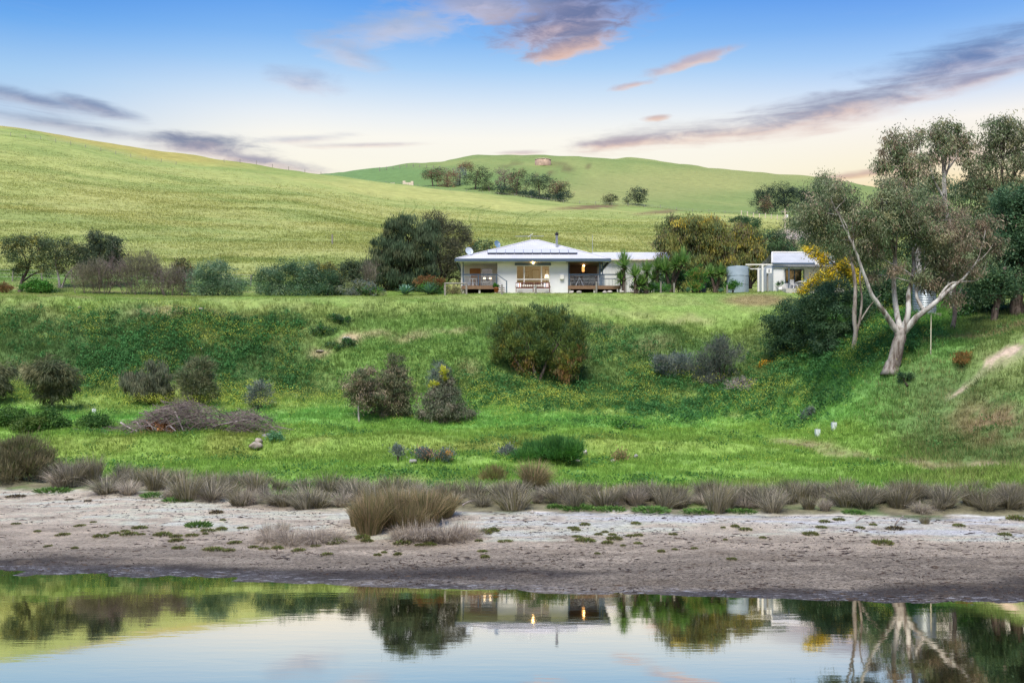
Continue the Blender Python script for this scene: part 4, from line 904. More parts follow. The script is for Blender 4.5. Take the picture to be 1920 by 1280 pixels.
# ------------------------------------------------------------------ trees on the right bank
def at_d(px, py, d): return ((px - CX) / F * d, d, H + (YH - py) * d / F)
GD = hit(1672, 694, 50, 75)
PALE = (1.05, 1.06, 1.07)
tree('gum_tree', 'big forked white-barked gum with a rough grey butt on the right-hand bank', 'tree', (1671, GD),
     [(1560, 352, 26, 26), (1545, 385, 36, 26), (1590, 378, 34, 24), (1545, 425, 44, 28), (1510, 410, 24, 24), (1600, 420, 44, 30), (1580, 458, 42, 26), (1640, 428, 30, 26), (1650, 385, 34, 26),
      (1690, 372, 40, 26), (1672, 345, 26, 20), (1715, 400, 36, 26), (1694, 418, 40, 24), (1664, 448, 26, 14), (1742, 440, 34, 26), (1758, 486, 26, 18), (1780, 420, 40, 30), (1795, 460, 44, 28), (1825, 440, 30, 24), (1842, 420, 22, 18), (1800, 505, 40, 24), (1845, 475, 22, 20), (1722, 520, 14, 9), (1628, 478, 24, 14), (1770, 535, 26, 14), (1860, 455, 12, 12), (1760, 385, 26, 18), (1672, 505, 12, 9), (1646, 520, 12, 9), (1790, 560, 18, 10), (1745, 530, 24, 14)],
     [gumleaf(33000, K_GUM, .21, .052, clump=.5, per=80, shell=.36, only=list(range(0, 16)) + [22, 23]), gumleaf(18000, K_GUMBR + K_GUM[:2], .21, .052, clump=.5, per=80, shell=.36, only=list(range(14, 31))), gumleaf(3500, K_GUMBR, .25, .06, clump=.5)],
     [dict(p=[(1670, 697, 0), (1680, 660, 0), (1689, 625, 0), (1688, 612, 0)], r=[.52, .42, .37, .30], c=(.66, .62, .60)),
      dict(p=[(1690, 628, 0), (1674, 610, 0), (1654, 585, -.3), (1630, 558, -.6), (1612, 520, -.8), (1592, 470, -1), (1568, 425, -1.2), (1545, 380, -1.4)], r=[.25, .21, .17, .14, .11, .08, .05, .012], c=PALE),
      dict(p=[(1688, 620, 0), (1686, 585, .4), (1682, 530, .6), (1686, 480, .7), (1680, 430, .8), (1672, 370, .9)], r=[.21, .18, .155, .13, .09, .02], c=PALE),
      dict(p=[(1690, 622, 0), (1700, 590, -.2), (1706, 550, .2), (1720, 500, .6), (1722, 450, .9), (1705, 395, 1)], r=[.21, .18, .15, .12, .08, .02], c=PALE),
      dict(p=[(1692, 625, 0), (1712, 598, -.4), (1740, 572, -.8), (1768, 545, -1.0), (1790, 525, -1.2), (1812, 494, -1.4), (1826, 455, -1.4)], r=[.24, .195, .155, .115, .075, .045, .012], c=PALE),
      dict(p=[(1742, 571, -.8), (1778, 532, -.6), (1820, 528, -.6), (1836, 512, -.6)], r=[.09, .07, .05, .03], c=PALE),
      dict(p=[(1726, 585, -.6), (1716, 555, -.2), (1722, 530, 0), (1735, 500, 0)], r=[.13, .10, .08, .04], c=PALE)],
     group='gums on the right-hand bank', seed=81, bark_m='gum_bark', dspread=.8, thick=1.1)
D2 = hit(1601, 656, 56, 80)
tree('gum_tree', 'thin twin-stemmed gum standing left of the big forked gum', 'tree', (1601, D2),
     [(1548, 352, 20, 22), (1552, 335, 10, 12), (1528, 400, 30, 22), (1500, 420, 24, 18), (1560, 440, 30, 24), (1605, 400, 24, 20)],
     gumleaf(11000, K_GUM, .19, .05, clump=.6),
     [dict(p=[(1600, 658, 0), (1604, 625, 0), (1602, 590, 0), (1606, 540, .2), (1598, 480, .3), (1575, 420, .3), (1552, 350, .3)], r=[.2, .17, .16, .13, .10, .07, .03], c=(.72, .68, .66)),
      dict(p=[(1603, 632, 0), (1612, 600, 0), (1616, 560, 0), (1612, 520, 0), (1620, 480, 0)], r=[.11, .09, .07, .06, .03], c=(.72, .68, .66)),
      dict(p=[(1612, 604, 0), (1630, 575, 0), (1652, 552, 0)], r=[.06, .05, .02], c=(.72, .68, .66))], group='gums on the right-hand bank', seed=82, bark_m='gum_bark', limbs=True)
G_TALL = 'tall gums behind the right-hand bank'
D3 = 82
tree('gum_tree', 'tall airy gum, left one of the three rising above the skyline at right', 'tree', (1715, D3),
     [(1680, 256, 18, 14), (1664, 280, 20, 16), (1700, 285, 22, 22), (1672, 308, 26, 16), (1712, 315, 22, 18), (1655, 310, 14, 10), (1725, 255, 14, 12), (1690, 340, 26, 18)],
     gumleaf(7600, K_GUM[1:] + K_GUMBR[:2], .30, .07, clump=.6, per=30), [dict(p=[(1716, 600, 0), (1722, 500, 0), (1716, 400, 0), (1702, 330, 0), (1690, 270, 0)], r=[.3, .26, .18, .1, .03]), dict(p=[(1716, 400, 0), (1722, 340, 0), (1726, 265, 0)], r=[.14, .09, .03])], G_TALL, seed=83, bark_m='gum_bark')
tree('gum_tree', 'tall bare-limbed gum, middle one of the three rising above the skyline at right', 'tree', (1790, 79),
     [(1772, 238, 24, 12), (1790, 258, 30, 16), (1756, 262, 18, 16), (1810, 275, 18, 14), (1775, 282, 22, 12), (1740, 298, 16, 14), (1818, 300, 14, 12), (1745, 330, 16, 12)],
     gumleaf(6600, K_GUM[1:] + K_GUMBR[:1], .30, .07, clump=.55, per=30), [dict(p=[(1788, 618, 0), (1786, 560, 0), (1784, 450, 0), (1770, 370, 0), (1768, 320, 0), (1778, 260, 0)], r=[.28, .25, .2, .15, .1, .03]), dict(p=[(1770, 372, 0), (1748, 330, 0), (1742, 300, 0)], r=[.1, .07, .03]), dict(p=[(1768, 330, 0), (1790, 300, 0), (1806, 270, 0)], r=[.09, .06, .03])], G_TALL, seed=84, bark_m='gum_bark')
tree('gum_tree', 'tallest leafy gum cut by the right edge, crown above the skyline', 'tree', (1880, 80),
     [(1870, 232, 26, 14), (1900, 240, 26, 14), (1852, 262, 20, 18), (1885, 268, 28, 20), (1915, 275, 22, 20), (1860, 300, 26, 20), (1900, 308, 26, 20), (1840, 330, 22, 18), (1880, 345, 30, 20), (1935, 310, 22, 24), (1925, 250, 18, 14), (1820, 355, 20, 16), (1915, 350, 24, 18)],
     [gumleaf(13000, K_GUM + K_GUMBR[2:], .30, .07, clump=.6, per=30)], [dict(p=[(1868, 604, 0), (1876, 540, 0), (1880, 450, 0), (1872, 360, 0), (1862, 270, 0)], r=[.34, .3, .24, .14, .04]), dict(p=[(1879, 440, 0), (1898, 360, 0), (1905, 270, 0)], r=[.2, .12, .04]), dict(p=[(1874, 370, 0), (1840, 330, 0), (1850, 265, 0)], r=[.1, .07, .03])], G_TALL, seed=85, bark_m='rough_bark')
tree('dark_tree', 'dense dark blue-green tree filling the right edge below the tall gums', 'tree', (1908, 70),
     [(1900, 372, 34, 24), (1935, 380, 36, 28), (1888, 415, 34, 28), (1930, 425, 44, 30), (1880, 460, 34, 28), (1920, 475, 44, 30), (1872, 505, 30, 24), (1915, 520, 44, 26), (1860, 545, 26, 20), (1960, 480, 40, 50), (1950, 545, 36, 24)],
     [dict(n=42000, L=.20, W=.08, mode='rand', cols=K_DARK + K_OLIVE[1:3], clump=.55)], [dict(p=[(1908, 600, 0), (1906, 560, 0), (1912, 480, 0), (1915, 400, 0)], r=[.55, .42, .3, .1]), dict(p=[(1906, 570, 0), (1888, 520, 0), (1880, 450, 0)], r=[.25, .2, .08]), dict(p=[(1922, 600, 0), (1930, 540, 0), (1940, 470, 0)], r=[.35, .25, .08])], seed=86, bark_m='rough_bark')
tree('gum_tree', 'dark leaning trunk with sparse crown left of the dense dark tree', 'tree', (1866, 67),
     [(1868, 520, 22, 18), (1850, 535, 24, 18), (1880, 545, 20, 16), (1838, 560, 18, 14)], dict(n=6000, L=.22, W=.07, mode='rand', cols=K_DARK, clump=.5), [dict(p=[(1862, 602, 0), (1868, 575, 0), (1878, 540, 0), (1884, 500, 0)], r=[.26, .22, .18, .1])], seed=87, bark_m='rough_bark', group='gums on the right-hand bank')
tree('gum_tree', 'slim mottled gum trunk standing just right of the steel tank', 'tree', (1786, hit(1786, 618, 55, 80)),
     [(1790, 480, 20, 16), (1800, 500, 18, 14), (1782, 455, 18, 14)], gumleaf(3500, K_GUMBR, .25, .064, clump=.55), [dict(p=[(1784, 620, 0), (1790, 590, 0), (1788, 550, 0), (1795, 510, 0), (1790, 460, 0)], r=[.17, .15, .13, .1, .05], c=(.5, .46, .45))], seed=88, bark_m='gum_bark', group='gums on the right-hand bank')
bush('dark undergrowth of shrubs under the dense dark tree at the right edge', (1840, 72), [(1815, 580, 24, 20), (1845, 590, 28, 16), (1880, 588, 26, 16), (1800, 600, 18, 12), (1820, 560, 18, 16)], dict(n=12000, L=.18, W=.075, mode='rand', cols=K_DARK + K_GREEN[1:2], clump=.45), seed=89)
bush('dark shadowed shrub between the yellow wattle and the steel tank', (1660, 77), [(1650, 560, 30, 26), (1680, 575, 26, 20), (1635, 585, 26, 18), (1700, 560, 22, 24), (1660, 530, 26, 22)], dict(n=13000, L=.18, W=.075, mode='rand', cols=K_DARK, clump=.5), seed=90)
bush('dark tree mass behind the big gum, left of the tall skyline gums', (1640, 92), [(1620, 470, 34, 32), (1660, 450, 34, 34), (1640, 510, 40, 26), (1700, 480, 36, 34), (1740, 470, 34, 36), (1600, 510, 28, 24), (1720, 520, 30, 24), (1770, 440, 30, 34), (1690, 420, 34, 26), (1790, 500, 30, 30), (1760, 390, 26, 24), (1735, 352, 26, 18), (1765, 350, 24, 20)], dict(n=28000, L=.26, W=.08, mode='droop', cols=K_DARK + K_GUM, clump=.65), name='dense_tree', cat='tree', seed=91)
bush('dark tree mass behind the slim gum, below the middle skyline gum', (1830, 90), [(1800, 362, 26, 22), (1835, 356, 24, 22), (1870, 366, 26, 22), (1815, 410, 34, 30), (1850, 400, 30, 30), (1830, 450, 36, 30), (1870, 450, 30, 34), (1820, 500, 36, 30), (1860, 510, 34, 28), (1790, 540, 30, 22), (1840, 545, 34, 18)], dict(n=24000, L=.26, W=.08, mode='droop', cols=K_DARK + K_GUM, clump=.65), name='dense_tree', cat='tree', seed=92)
# wattle
tree('wattle_tree', 'golden-yellow flowering wattle in front of the cottage', 'tree', (1590, 85),
     [(1528, 470, 16, 10), (1545, 490, 12, 8), (1540, 480, 12, 8), (1580, 498, 18, 10), (1590, 508, 16, 10), (1540, 522, 20, 10), (1565, 515, 16, 9), (1520, 535, 14, 9), (1510, 545, 10, 8), (1560, 530, 20, 8), (1600, 520, 14, 12)],
     [dict(n=9000, L=.14, W=.09, mode='rand', cols=K_WATTLE[:4], clump=.4), dict(n=2600, L=.2, W=.05, mode='rand', cols=K_ACACIA, clump=.4)], [dict(p=[(1600, 570, 0), (1592, 540, 0), (1575, 505, 0), (1535, 472, 0)], r=[.12, .1, .07, .03])], seed=93, mat=M['petal'])
G_BANKB = 'dense dark shrubs at the foot of the big gum'
Db = hit(1480, 664, 60, 90)
bush('left and tallest dense dark green shrub below the cottage', (1476, Db), [(1470, 600, 36, 34), (1500, 590, 32, 32), (1460, 635, 30, 28), (1490, 640, 36, 26), (1448, 610, 18, 22), (1520, 620, 24, 36)], dict(n=24000, L=.15, W=.06, mode='rand', cols=K_DARK + K_OLIVE[2:3], clump=.42), group=G_BANKB, seed=94)
bush('back dense green shrub rising to the wattle flowers below the cottage', (1560, 74), [(1540, 560, 34, 28), (1575, 550, 34, 28), (1560, 600, 42, 30), (1605, 580, 28, 34), (1520, 580, 24, 24), (1620, 620, 26, 22)], dict(n=24000, L=.16, W=.06, mode='rand', cols=K_DARK + K_OLIVE[1:2], clump=.45), group=G_BANKB, seed=95)
bush('front lighter rounded shrub in front of the dense dark shrubs, beside the thin gum', (1556, hit(1556, 664, 58, 90)), [(1550, 622, 28, 26), (1572, 630, 24, 26), (1560, 650, 34, 14)], dict(n=12000, L=.14, W=.055, mode='rand', cols=K_DARK + K_OLIVE[:2], clump=.38), group=G_BANKB, seed=96)

# ---- shrubs on the bank
Dt = hit(1005, 712, 60, 86)
tree('tamarisk_bush', 'largest feathery olive-green bush alone in the middle of the grassy bank', 'shrub', (1005, Dt),
     [(970, 610, 20, 26), (1000, 600, 24, 26), (1035, 598, 28, 24), (1062, 612, 24, 26), (1085, 625, 16, 28), (940, 628, 20, 28), (960, 650, 26, 30), (1000, 640, 30, 36), (1040, 640, 30, 34), (1075, 655, 22, 30), (945, 660, 20, 24), (985, 682, 16, 26), (1060, 685, 24, 26), (1086, 660, 12, 24), (1025, 680, 26, 24)],
     [dict(n=34000, L=.26, W=.05, mode='up', cols=K_TAMAR, clump=.42, per=60, shell=.2), dict(n=2600, L=.24, W=.05, mode='hang', cols=K_RUST, clump=.35, only=[13, 11, 12]), dict(n=2000, L=.24, W=.05, mode='up', cols=leafc((150, 140, 66), (136, 132, 64)), clump=.35, only=[11, 6, 12])],
     [dict(p=[(1005, 716, 0), (1000, 690, 0), (985, 650, 0)], r=[.16, .12, .05]), dict(p=[(1010, 716, 0), (1025, 680, 0), (1050, 640, 0)], r=[.14, .1, .05]), dict(p=[(1000, 716, 0), (970, 680, 0), (950, 650, 0)], r=[.1, .08, .04])], seed=101, mat=M['needle'], crown_name='foliage', trunk_name='stems')
bush('silver-grey low shrub left of the dark wiry shrub on the bank foot', (1262, hit(1262, 706, 60, 86)), [(1250, 682, 22, 16), (1278, 678, 24, 18), (1262, 698, 28, 12)], dict(n=8000, L=.16, W=.04, mode='up', cols=K_GREY, clump=.35), seed=102)
bush('dark wiry shrub with a narrow top beside the silver-grey one on the bank foot', (1345, hit(1345, 722, 60, 86)), [(1352, 648, 10, 18), (1338, 668, 26, 22), (1370, 664, 28, 20), (1318, 692, 24, 20), (1350, 695, 34, 22), (1322, 715, 20, 14)], dict(n=13000, L=.18, W=.035, mode='up', cols=leafc((96, 106, 96), (84, 94, 86), (110, 114, 104)), clump=.4), seed=103)
px, py = 1392, 732; d = hit(px, py, 58, 86); g = ground(px, d)
t = thing('dead_shrub', 'leafless silvery dead shrub lying in the weeds beside the dark wiry shrub', 'shrub', tuple(g)); mb = MB(); rng = np.random.default_rng(104)
for i in range(26): twigs(mb, np.array([rng.normal() * .5, rng.normal() * .3, -.1]), (rng.normal() * .8, rng.normal() * .5, .7), .8, .022, 3, rng, .6, .02, 3, 4, (1.15, 1.12, 1.15))
mb.build('branches', M['dead_wood'], t)
bush('small orange-flowered shrub at the edge of the dead silvery one', (1436, hit(1436, 688, 58, 86)), [(1438, 680, 9, 5), (1430, 684, 6, 4)], dict(n=700, L=.1, W=.07, mode='rand', cols=leafc((222, 170, 50), (204, 150, 40), (110, 120, 60)), clump=.18), seed=105, stems=2)
bush('lone rust-brown bush beside the dirt path on the right-hand slope', (1808, hit(1808, 686, 50, 70)), [(1808, 674, 16, 11), (1800, 678, 10, 7)], dict(n=2600, L=.13, W=.03, mode='up', cols=leafc((150, 108, 60), (132, 104, 60), (110, 108, 62)), clump=.25), seed=106)
bush('small grey-blue shrub on the right-hand slope below the big gum', (1698, hit(1698, 716, 50, 70)), [(1692, 708, 8, 8), (1704, 705, 8, 5)], dict(n=900, L=.12, W=.04, mode='rand', cols=K_DARK, clump=.2), seed=107, stems=2)
bush('small grey-green shrub low on the right slope above the tree guards', (1512, hit(1512, 788, 50, 74)), [(1510, 780, 8, 7), (1522, 770, 8, 8)], dict(n=900, L=.12, W=.04, mode='rand', cols=K_GREY, clump=.2), seed=108, stems=2)
# low dark cushions of weed on the bank
for (px, py, rx, ry, lab) in ((635, 600, 26, 10, 'dark green mound of creeping plants at the top of the bank left of centre'), (608, 622, 22, 10, 'largest blue-green creeping mound above the bare pale earth on the bank'), (628, 648, 22, 7, 'lower dark creeping mound just under the bare pale earth on the bank'), (655, 640, 12, 5, 'small creeping mound right of the bare pale earth on the bank')):
    d = hit(px, py + ry * .6, 60, 90)
    bush(lab, (px, d), [(px - rx * .4, py, rx * .6, ry), (px + rx * .4, py + 1, rx * .6, ry * .9)], dict(n=int(rx * 110), L=.11, W=.06, mode='rand', cols=K_DARK + K_GREEN[1:2], clump=.22, per=30), name='creeping_plant', cat='plant', group='creeping mounds on the bank', seed=int(px), stems=1)

# ---- saplings on the meadow
G_SO = 'young sheoaks on the meadow'
def sapling(label, px, py, blobs, n, seed, cols, L=.34, W=.035, trunk_w=.07, mode='needle', group=G_SO, name='sheoak_sapling', stem=True, dmin=50):
    d = hit(px, py, dmin, 80)
    top = min(b[1] for b in blobs)
    return tree(name, label, 'tree', (px, d), blobs, dict(n=n, L=L, W=W, mode=mode, cols=cols, clump=.3, shell=.3), [dict(p=[(px, py, 0), (px - 1, (py + top) / 2 + 10, 0), (blobs[0][0], top + 12, 0)], r=[trunk_w, trunk_w * .7, .02])], group, seed=seed, bark_m='gum_bark' if name == 'gum_sapling' else 'dark_bark', mat=M['needle'], thick=1.0, ragged=.45)
K_SO = leafc((100, 104, 76), (86, 94, 68), (114, 114, 82), (76, 86, 64))
sapling('round-headed young sheoak on a short bare stem near the left edge of the meadow', 98, 768, [(96, 698, 36, 30), (80, 705, 26, 26), (115, 708, 28, 28), (98, 725, 36, 22), (97, 738, 28, 14)], 15000, 111, K_SO)
sapling('young sheoak cut by the left edge of the picture above the green bushes', -6, 755, [(-8, 708, 24, 30), (5, 702, 16, 22), (-4, 728, 20, 16)], 6500, 112, K_SO)
sapling('wide drooping young sheoak with two lobes behind the brush pile', 278, 758, [(296, 700, 26, 24), (258, 712, 24, 18), (275, 720, 38, 20), (298, 725, 24, 20), (280, 735, 26, 14)], 13000, 113, leafc((98, 104, 84), (84, 94, 76), (110, 112, 90)), mode='hang')
sapling('narrower soft young sheoak right of the two-lobed one behind the brush pile', 368, 760, [(368, 702, 26, 26), (360, 722, 26, 22), (376, 728, 24, 22)], 9000, 114, leafc((104, 112, 82), (90, 100, 74), (116, 118, 88)), mode='spray')
sapling('wispy thin grey sapling among the yellow flowers right of the brush pile', 487, 768, [(487, 740, 18, 22), (478, 752, 14, 12)], 2600, 115, K_GREY, L=.3, W=.03, mode='spray')
G_YG = 'young gums in the middle of the meadow'
K_YG = leafc((112, 114, 86), (98, 106, 78), (128, 120, 96), (86, 98, 72))
sapling('pale-stemmed young gum, left one of the trio in the middle of the meadow', 673, 790, [(682, 705, 24, 22), (670, 722, 26, 22), (695, 728, 22, 22), (678, 742, 28, 18), (706, 742, 14, 12), (682, 755, 20, 12)], 9500, 116, K_YG + K_GUMBR[:1], L=.17, W=.05, mode='droop', group=G_YG, name='gum_sapling')
sapling('tall dense young gum, middle one of the trio in the middle of the meadow', 738, 780, [(742, 690, 18, 26), (738, 712, 28, 26), (745, 740, 32, 28), (730, 760, 34, 20), (752, 765, 24, 16)], 16000, 117, K_YG, L=.17, W=.05, mode='droop', group=G_YG, name='gum_sapling')
t, loc, B, rng = sapling('cone-shaped young gum with a yellow-green top shoot, right one of the meadow trio', 832, 788, [(836, 708, 9, 18), (836, 728, 22, 20), (832, 748, 38, 24), (820, 770, 40, 20), (846, 772, 36, 18)], 19000, 118, leafc((106, 110, 90), (94, 102, 80), (120, 116, 100), (84, 96, 74)), L=.17, W=.05, mode='droop', group=G_YG, name='gum_sapling')
mb = MB(); crown_leaves(mb, [(B[0][0], 0, B[0][2] + .3, .25, .25, .55), (B[0][0] - .8, -.2, B[0][2] - .6, .3, .2, .2)], 700, .15, .06, 'up', leafc((178, 180, 62), (150, 164, 56)), rng, clump=.2); mb.build('top_shoot', M['leaf'], t)['kind'] = 'stuff'
sapling('faint wispy sapling just left behind the cone-shaped young gum', 818, 760, [(822, 700, 14, 20), (818, 715, 12, 16)], 2200, 119, K_GREY, L=.25, W=.03, mode='spray', group=G_YG, name='gum_sapling')

# ---- low bushes and brush pile on the meadow
G_LB = 'low green bushes at the left of the meadow'
def lowbush(label, px, py, blobs, n, seed, cols=K_GREEN, L=.13, W=.06, mode='rand', group=G_LB, name='low_bush', stems=2):
    return bush(label, (px, hit(px, py, 44, 76)), blobs, dict(n=n, L=L, W=W, mode=mode, cols=cols, clump=.28), name=name, cat='bush', group=group, seed=seed, stems=stems)
K_LB = leafc((70, 104, 48), (58, 92, 44), (84, 116, 54))
lowbush('leafy green bush cut by the left edge below the sheoak', 14, 800, [(8, 782, 26, 18), (28, 778, 24, 14), (10, 798, 26, 12)], 6500, 121, K_LB)
lowbush('darkest green bush in the middle of the three at the left of the meadow', 64, 808, [(50, 796, 26, 14), (72, 792, 22, 14), (40, 806, 20, 8)], 5500, 122, leafc((88, 110, 50), (72, 98, 46)))
lowbush('glossy rounded green bush right below the round-headed young sheoak', 98, 806, [(92, 786, 20, 18), (108, 794, 20, 14), (96, 798, 26, 10)], 6000, 123, K_LB)
lowbush('small isolated bright green bush left of the brush pile', 172, 806, [(160, 794, 18, 12), (182, 790, 18, 13), (198, 798, 14, 8), (170, 800, 26, 8)], 5000, 124, K_LB)
d = hit(365, 806, 45, 75); g = ground(365, d); s = d / F; rng = np.random.default_rng(125)
t = thing('brush_pile', 'long heap of cut grey branches lying across the meadow', 'brush pile', tuple(g))
mb = MB()
for i in range(1500):
    u = rng.random(); big = u < .72
    cx_ = (rng.normal() * 46 - 32 if big else rng.normal() * 28 + 104) * s
    hgt = (46 * math.exp(-((cx_ / s + 45) / 70) ** 2) + 26 * math.exp(-((cx_ / s - 40) / 60) ** 2) + 26 * math.exp(-((cx_ / s - 112) / 42) ** 2)) * s
    z = hgt * rng.random() ** .7 + .05; y = rng.normal() * .7
    ln = rng.uniform(.4, 1.7); a = rng.normal() * .6; e = rng.normal() * .38
    dv = np.array([math.cos(a) * math.cos(e), math.sin(a) * math.cos(e), math.sin(e)]) * ln
    p = np.array([cx_, y, z])
    gz = lambda q: float(height((q[0] + g.x) / (q[1] + g.y) * F + CX, q[1] + g.y)) - g.z
    p[2] += gz(p)
    c = np.array((.98, .92, .88)) * rng.uniform(.25, .8)
    mb.tube(bez(p - dv / 2, p + rng.normal(size=3) * .16, p + dv / 2, 4), [.013, .012, .010, .005] if rng.random() < .92 else [.04, .035, .03, .015], 3, c, cap=False)
o = mb.build('branch_heap', M['dead_wood'], t); o['kind'] = 'stuff'
for k, (p0, p1, p2) in enumerate((((-128, 14, -.9), (-112, 4, -1.1), (-92, -6, -1.2)), ((-102, 12, -1), (-96, 24, -1.2), (-84, -2, -1.3)), ((-28, 34, -.9), (-18, 16, -1), (-10, -2, -1.1)), ((-36, 8, -1), (-28, 2, -1.1), (-22, -8, -1.2)), ((40, 6, -.6), (80, 16, -.7), (112, 20, -.5)), ((-80, 6, -1.2), (-70, 12, -1.3), (-58, 2, -1.2)))):
    pts = [np.array((q[0] * s, q[2], max(q[1], -2) * s + .05)) for q in (p0, p1, p2)]
    MB().tube(bez(*pts, 8), np.linspace(.06, .025, 8), 6, (1.35, 1.35, 1.4)).build('branch', M['dead_wood'], t, True)
mb = MB(); crown_leaves(mb, [(-60 * s, -.5, 10 * s, 22 * s, .5, 10 * s), (-42 * s, -.6, 6 * s, 12 * s, .4, 7 * s)], 1500, .15, .07, 'droop', leafc((150, 106, 66), (132, 90, 56), (120, 90, 64)), rng, clump=.22); mb.build('dead_leaves', M['leaf'], t)
mb = MB(); crown_leaves(mb, [(-70 * s, -1.4, -10 * s, 40 * s, .6, 7 * s), (-30 * s, -1.5, -14 * s, 30 * s, .5, 6 * s)], 3000, .12, .05, 'rand', K_LB + leafc((150, 130, 80)), rng, clump=.3); mb.build('weeds', M['leaf'], t)

# wiry bushes and mounds near the shore
bush('big round wiry olive-brown bush at the left edge by the shore', (42, hit(42, 900, 38, 60)), [(34, 858, 44, 34), (5, 862, 32, 32), (62, 872, 32, 24), (30, 884, 50, 16)], dict(n=17000, L=.34, W=.022, mode='up', cols=leafc((112, 108, 80), (98, 98, 72), (126, 118, 92), (92, 102, 60)), clump=.35), name='wiry_bush', cat='bush', seed=131, stems=6)
lowbush('wide dark green grassy mound on the lower meadow right of centre', 1036, 866, [(1050, 842, 34, 18), (1012, 850, 34, 14), (1068, 852, 18, 12), (985, 858, 24, 8)], 12000, 132, leafc((78, 126, 60), (66, 112, 56), (92, 138, 66)), .3, .03, 'up', None, 'grassy_mound')
lowbush('small blue-grey succulent bush left of the dark green grassy mound', 953, 858, [(953, 848, 13, 9)], 900, 133, K_GREY, .14, .05, 'up', None)
G_SU = 'succulent bushes on the lower meadow'
lowbush('left blue-grey succulent bush in the row above the grey boulder', 746, 866, [(746, 846, 9, 7)], 600, 134, K_GREY, .13, .05, 'up', G_SU)
lowbush('pink-tipped succulent bush just right of the grey boulder', 796, 866, [(794, 852, 16, 9), (804, 858, 10, 7)], 1300, 135, K_GREY + leafc((196, 150, 120)), .13, .05, 'up', G_SU)
lowbush('orange-tipped succulent bush, right one of the row by the grey boulder', 834, 866, [(828, 856, 9, 7), (840, 852, 9, 6)], 900, 136, K_GREY + leafc((206, 160, 90)), .13, .05, 'up', G_SU)
lowbush('dry pinkish succulent bush between two white stones on the lower meadow', 1168, 866, [(1168, 856, 11, 7)], 600, 137, leafc((176, 150, 110), (120, 130, 80)), .13, .05, 'up', G_SU)
lowbush('small bluish leafy plant beside the lichened rock pile', 515, 826, [(515, 820, 12, 7)], 900, 138, leafc((96, 140, 96), (80, 124, 84)), .12, .06, 'rand', None)
lowbush('low brown-green spiky bush left of the lone upright tussock', 925, 905, [(920, 893, 16, 9), (934, 894, 12, 8)], 2200, 139, leafc((130, 118, 80), (108, 106, 66), (120, 130, 70)), .26, .02, 'up', None)
lowbush('dark green weed patch with fallen wood on the right of the meadow', 1195, 808, [(1178, 802, 26, 6), (1212, 808, 22, 4), (1160, 796, 12, 6)], 2600, 140, K_GREEN + K_DARK[:1], .14, .07, 'rand', None)

# ------------------------------------------------------------------ rocks
def rock_mesh(seed, sx, sy, sz):
    rng = np.random.default_rng(seed); import bmesh
    bm = bmesh.new(); bmesh.ops.create_icosphere(bm, subdivisions=3, radius=1)
    V = np.array([v.co[:] for v in bm.verts]); Fc = np.array([[v.index for v in f.verts] for f in bm.faces]); bm.free()
    for i in range(7):
        n = unit(rng.normal(size=3)); k = V @ n; cut = rng.uniform(.45, .8)
        V -= np.maximum(k - cut, 0)[:, None] * n * .85
    V *= 1 + (fbm(V[:, 0] * 2 + seed, V[:, 1] * 2 + V[:, 2] * 1.7, seed, 3) - .5)[:, None] * .35
    return MB().add(V * np.array([sx, sy, sz]), None, Fc)
M['rock_grey'] = solid('rock_grey', A(150, 148, 146), .9, var=.3, scale=4, bump=.5, bscale=8)
M['rock_lichen'] = solid('rock_lichen', A(158, 148, 136), .95, var=.35, scale=5, bump=.6, bscale=8)
M['rock_white'] = solid('rock_white', A(178, 172, 164), .9, var=.2, scale=4, bump=.4, bscale=8)
def rock(label, px, py, rx, ry, mat, seed, group=None, cat='rock', dmin=36):
    d = hit(px, py, dmin, 92); s = d / F; g = ground(px, d)
    o = rock_mesh(seed, rx * s, rx * s * .8, ry * s).build('rock', M[mat], None, True, tuple(g + Vector((0, 0, ry * s * .55))))
    o.rotation_euler = (0, 0, seed); return tag(o, label, cat, group)
G_RK = 'rocks on the meadow'
rock('larger brown lichened rock at the bottom of the rock pile left of centre', 480, 842, 14, 9, 'rock_lichen', 1, G_RK)
rock('upper brown lichened rock of the rock pile left of centre', 486, 830, 10, 7, 'rock_lichen', 2, G_RK)
rock('pale grey flat rock on top of the lichened rock pile', 500, 820, 11, 6, 'rock_grey', 3, G_RK)
rock('grey boulder left of the succulent bushes on the lower meadow', 775, 868, 9, 6, 'rock_grey', 4, G_RK)
rock('grey-white boulder right of the dark green grassy mound', 1097, 854, 8, 7, 'rock_white', 5, G_RK)
rock('pale tan stone below the grey-white boulder by the grassy mound', 1081, 867, 8, 4, 'rock_lichen', 6, G_RK)
rock('small white stone left of the dry pinkish succulent', 1149, 868, 6, 5, 'rock_white', 7, G_RK)
rock('small grey stone right of the dry pinkish succulent', 1192, 859, 6, 5, 'rock_grey', 8, G_RK)
rock('pinkish-white boulder among the creeping mounds on the bank', 650, 638, 9, 5, 'rock_white', 9, 'stones on the bank', dmin=60)
rock('pale flat stone at the left end of the bare earth on the bank', 600, 659, 8, 2, 'rock_lichen', 10, 'stones on the bank', dmin=60)
rock('small white stone high on the bank near the left', 150, 578, 5, 3, 'rock_white', 11, 'stones on the bank', dmin=60)
rock('white stone among yellow flowers in the middle of the left bank', 377, 657, 4, 4, 'rock_white', 12, 'stones on the bank', dmin=60)
rock('pale stone beside the yellow flower patch near the creeping mounds', 538, 622, 4, 4, 'rock_white', 13, 'stones on the bank', dmin=60)
rock('tiny pale stone on the lawn lip at left of the bank', 378, 581, 7, 3, 'rock_white', 14, 'stones on the bank', dmin=60)
rock('white stone on the sand in front of the sedge row right of the big clump', 998, 962, 5, 4, 'rock_white', 15, None)
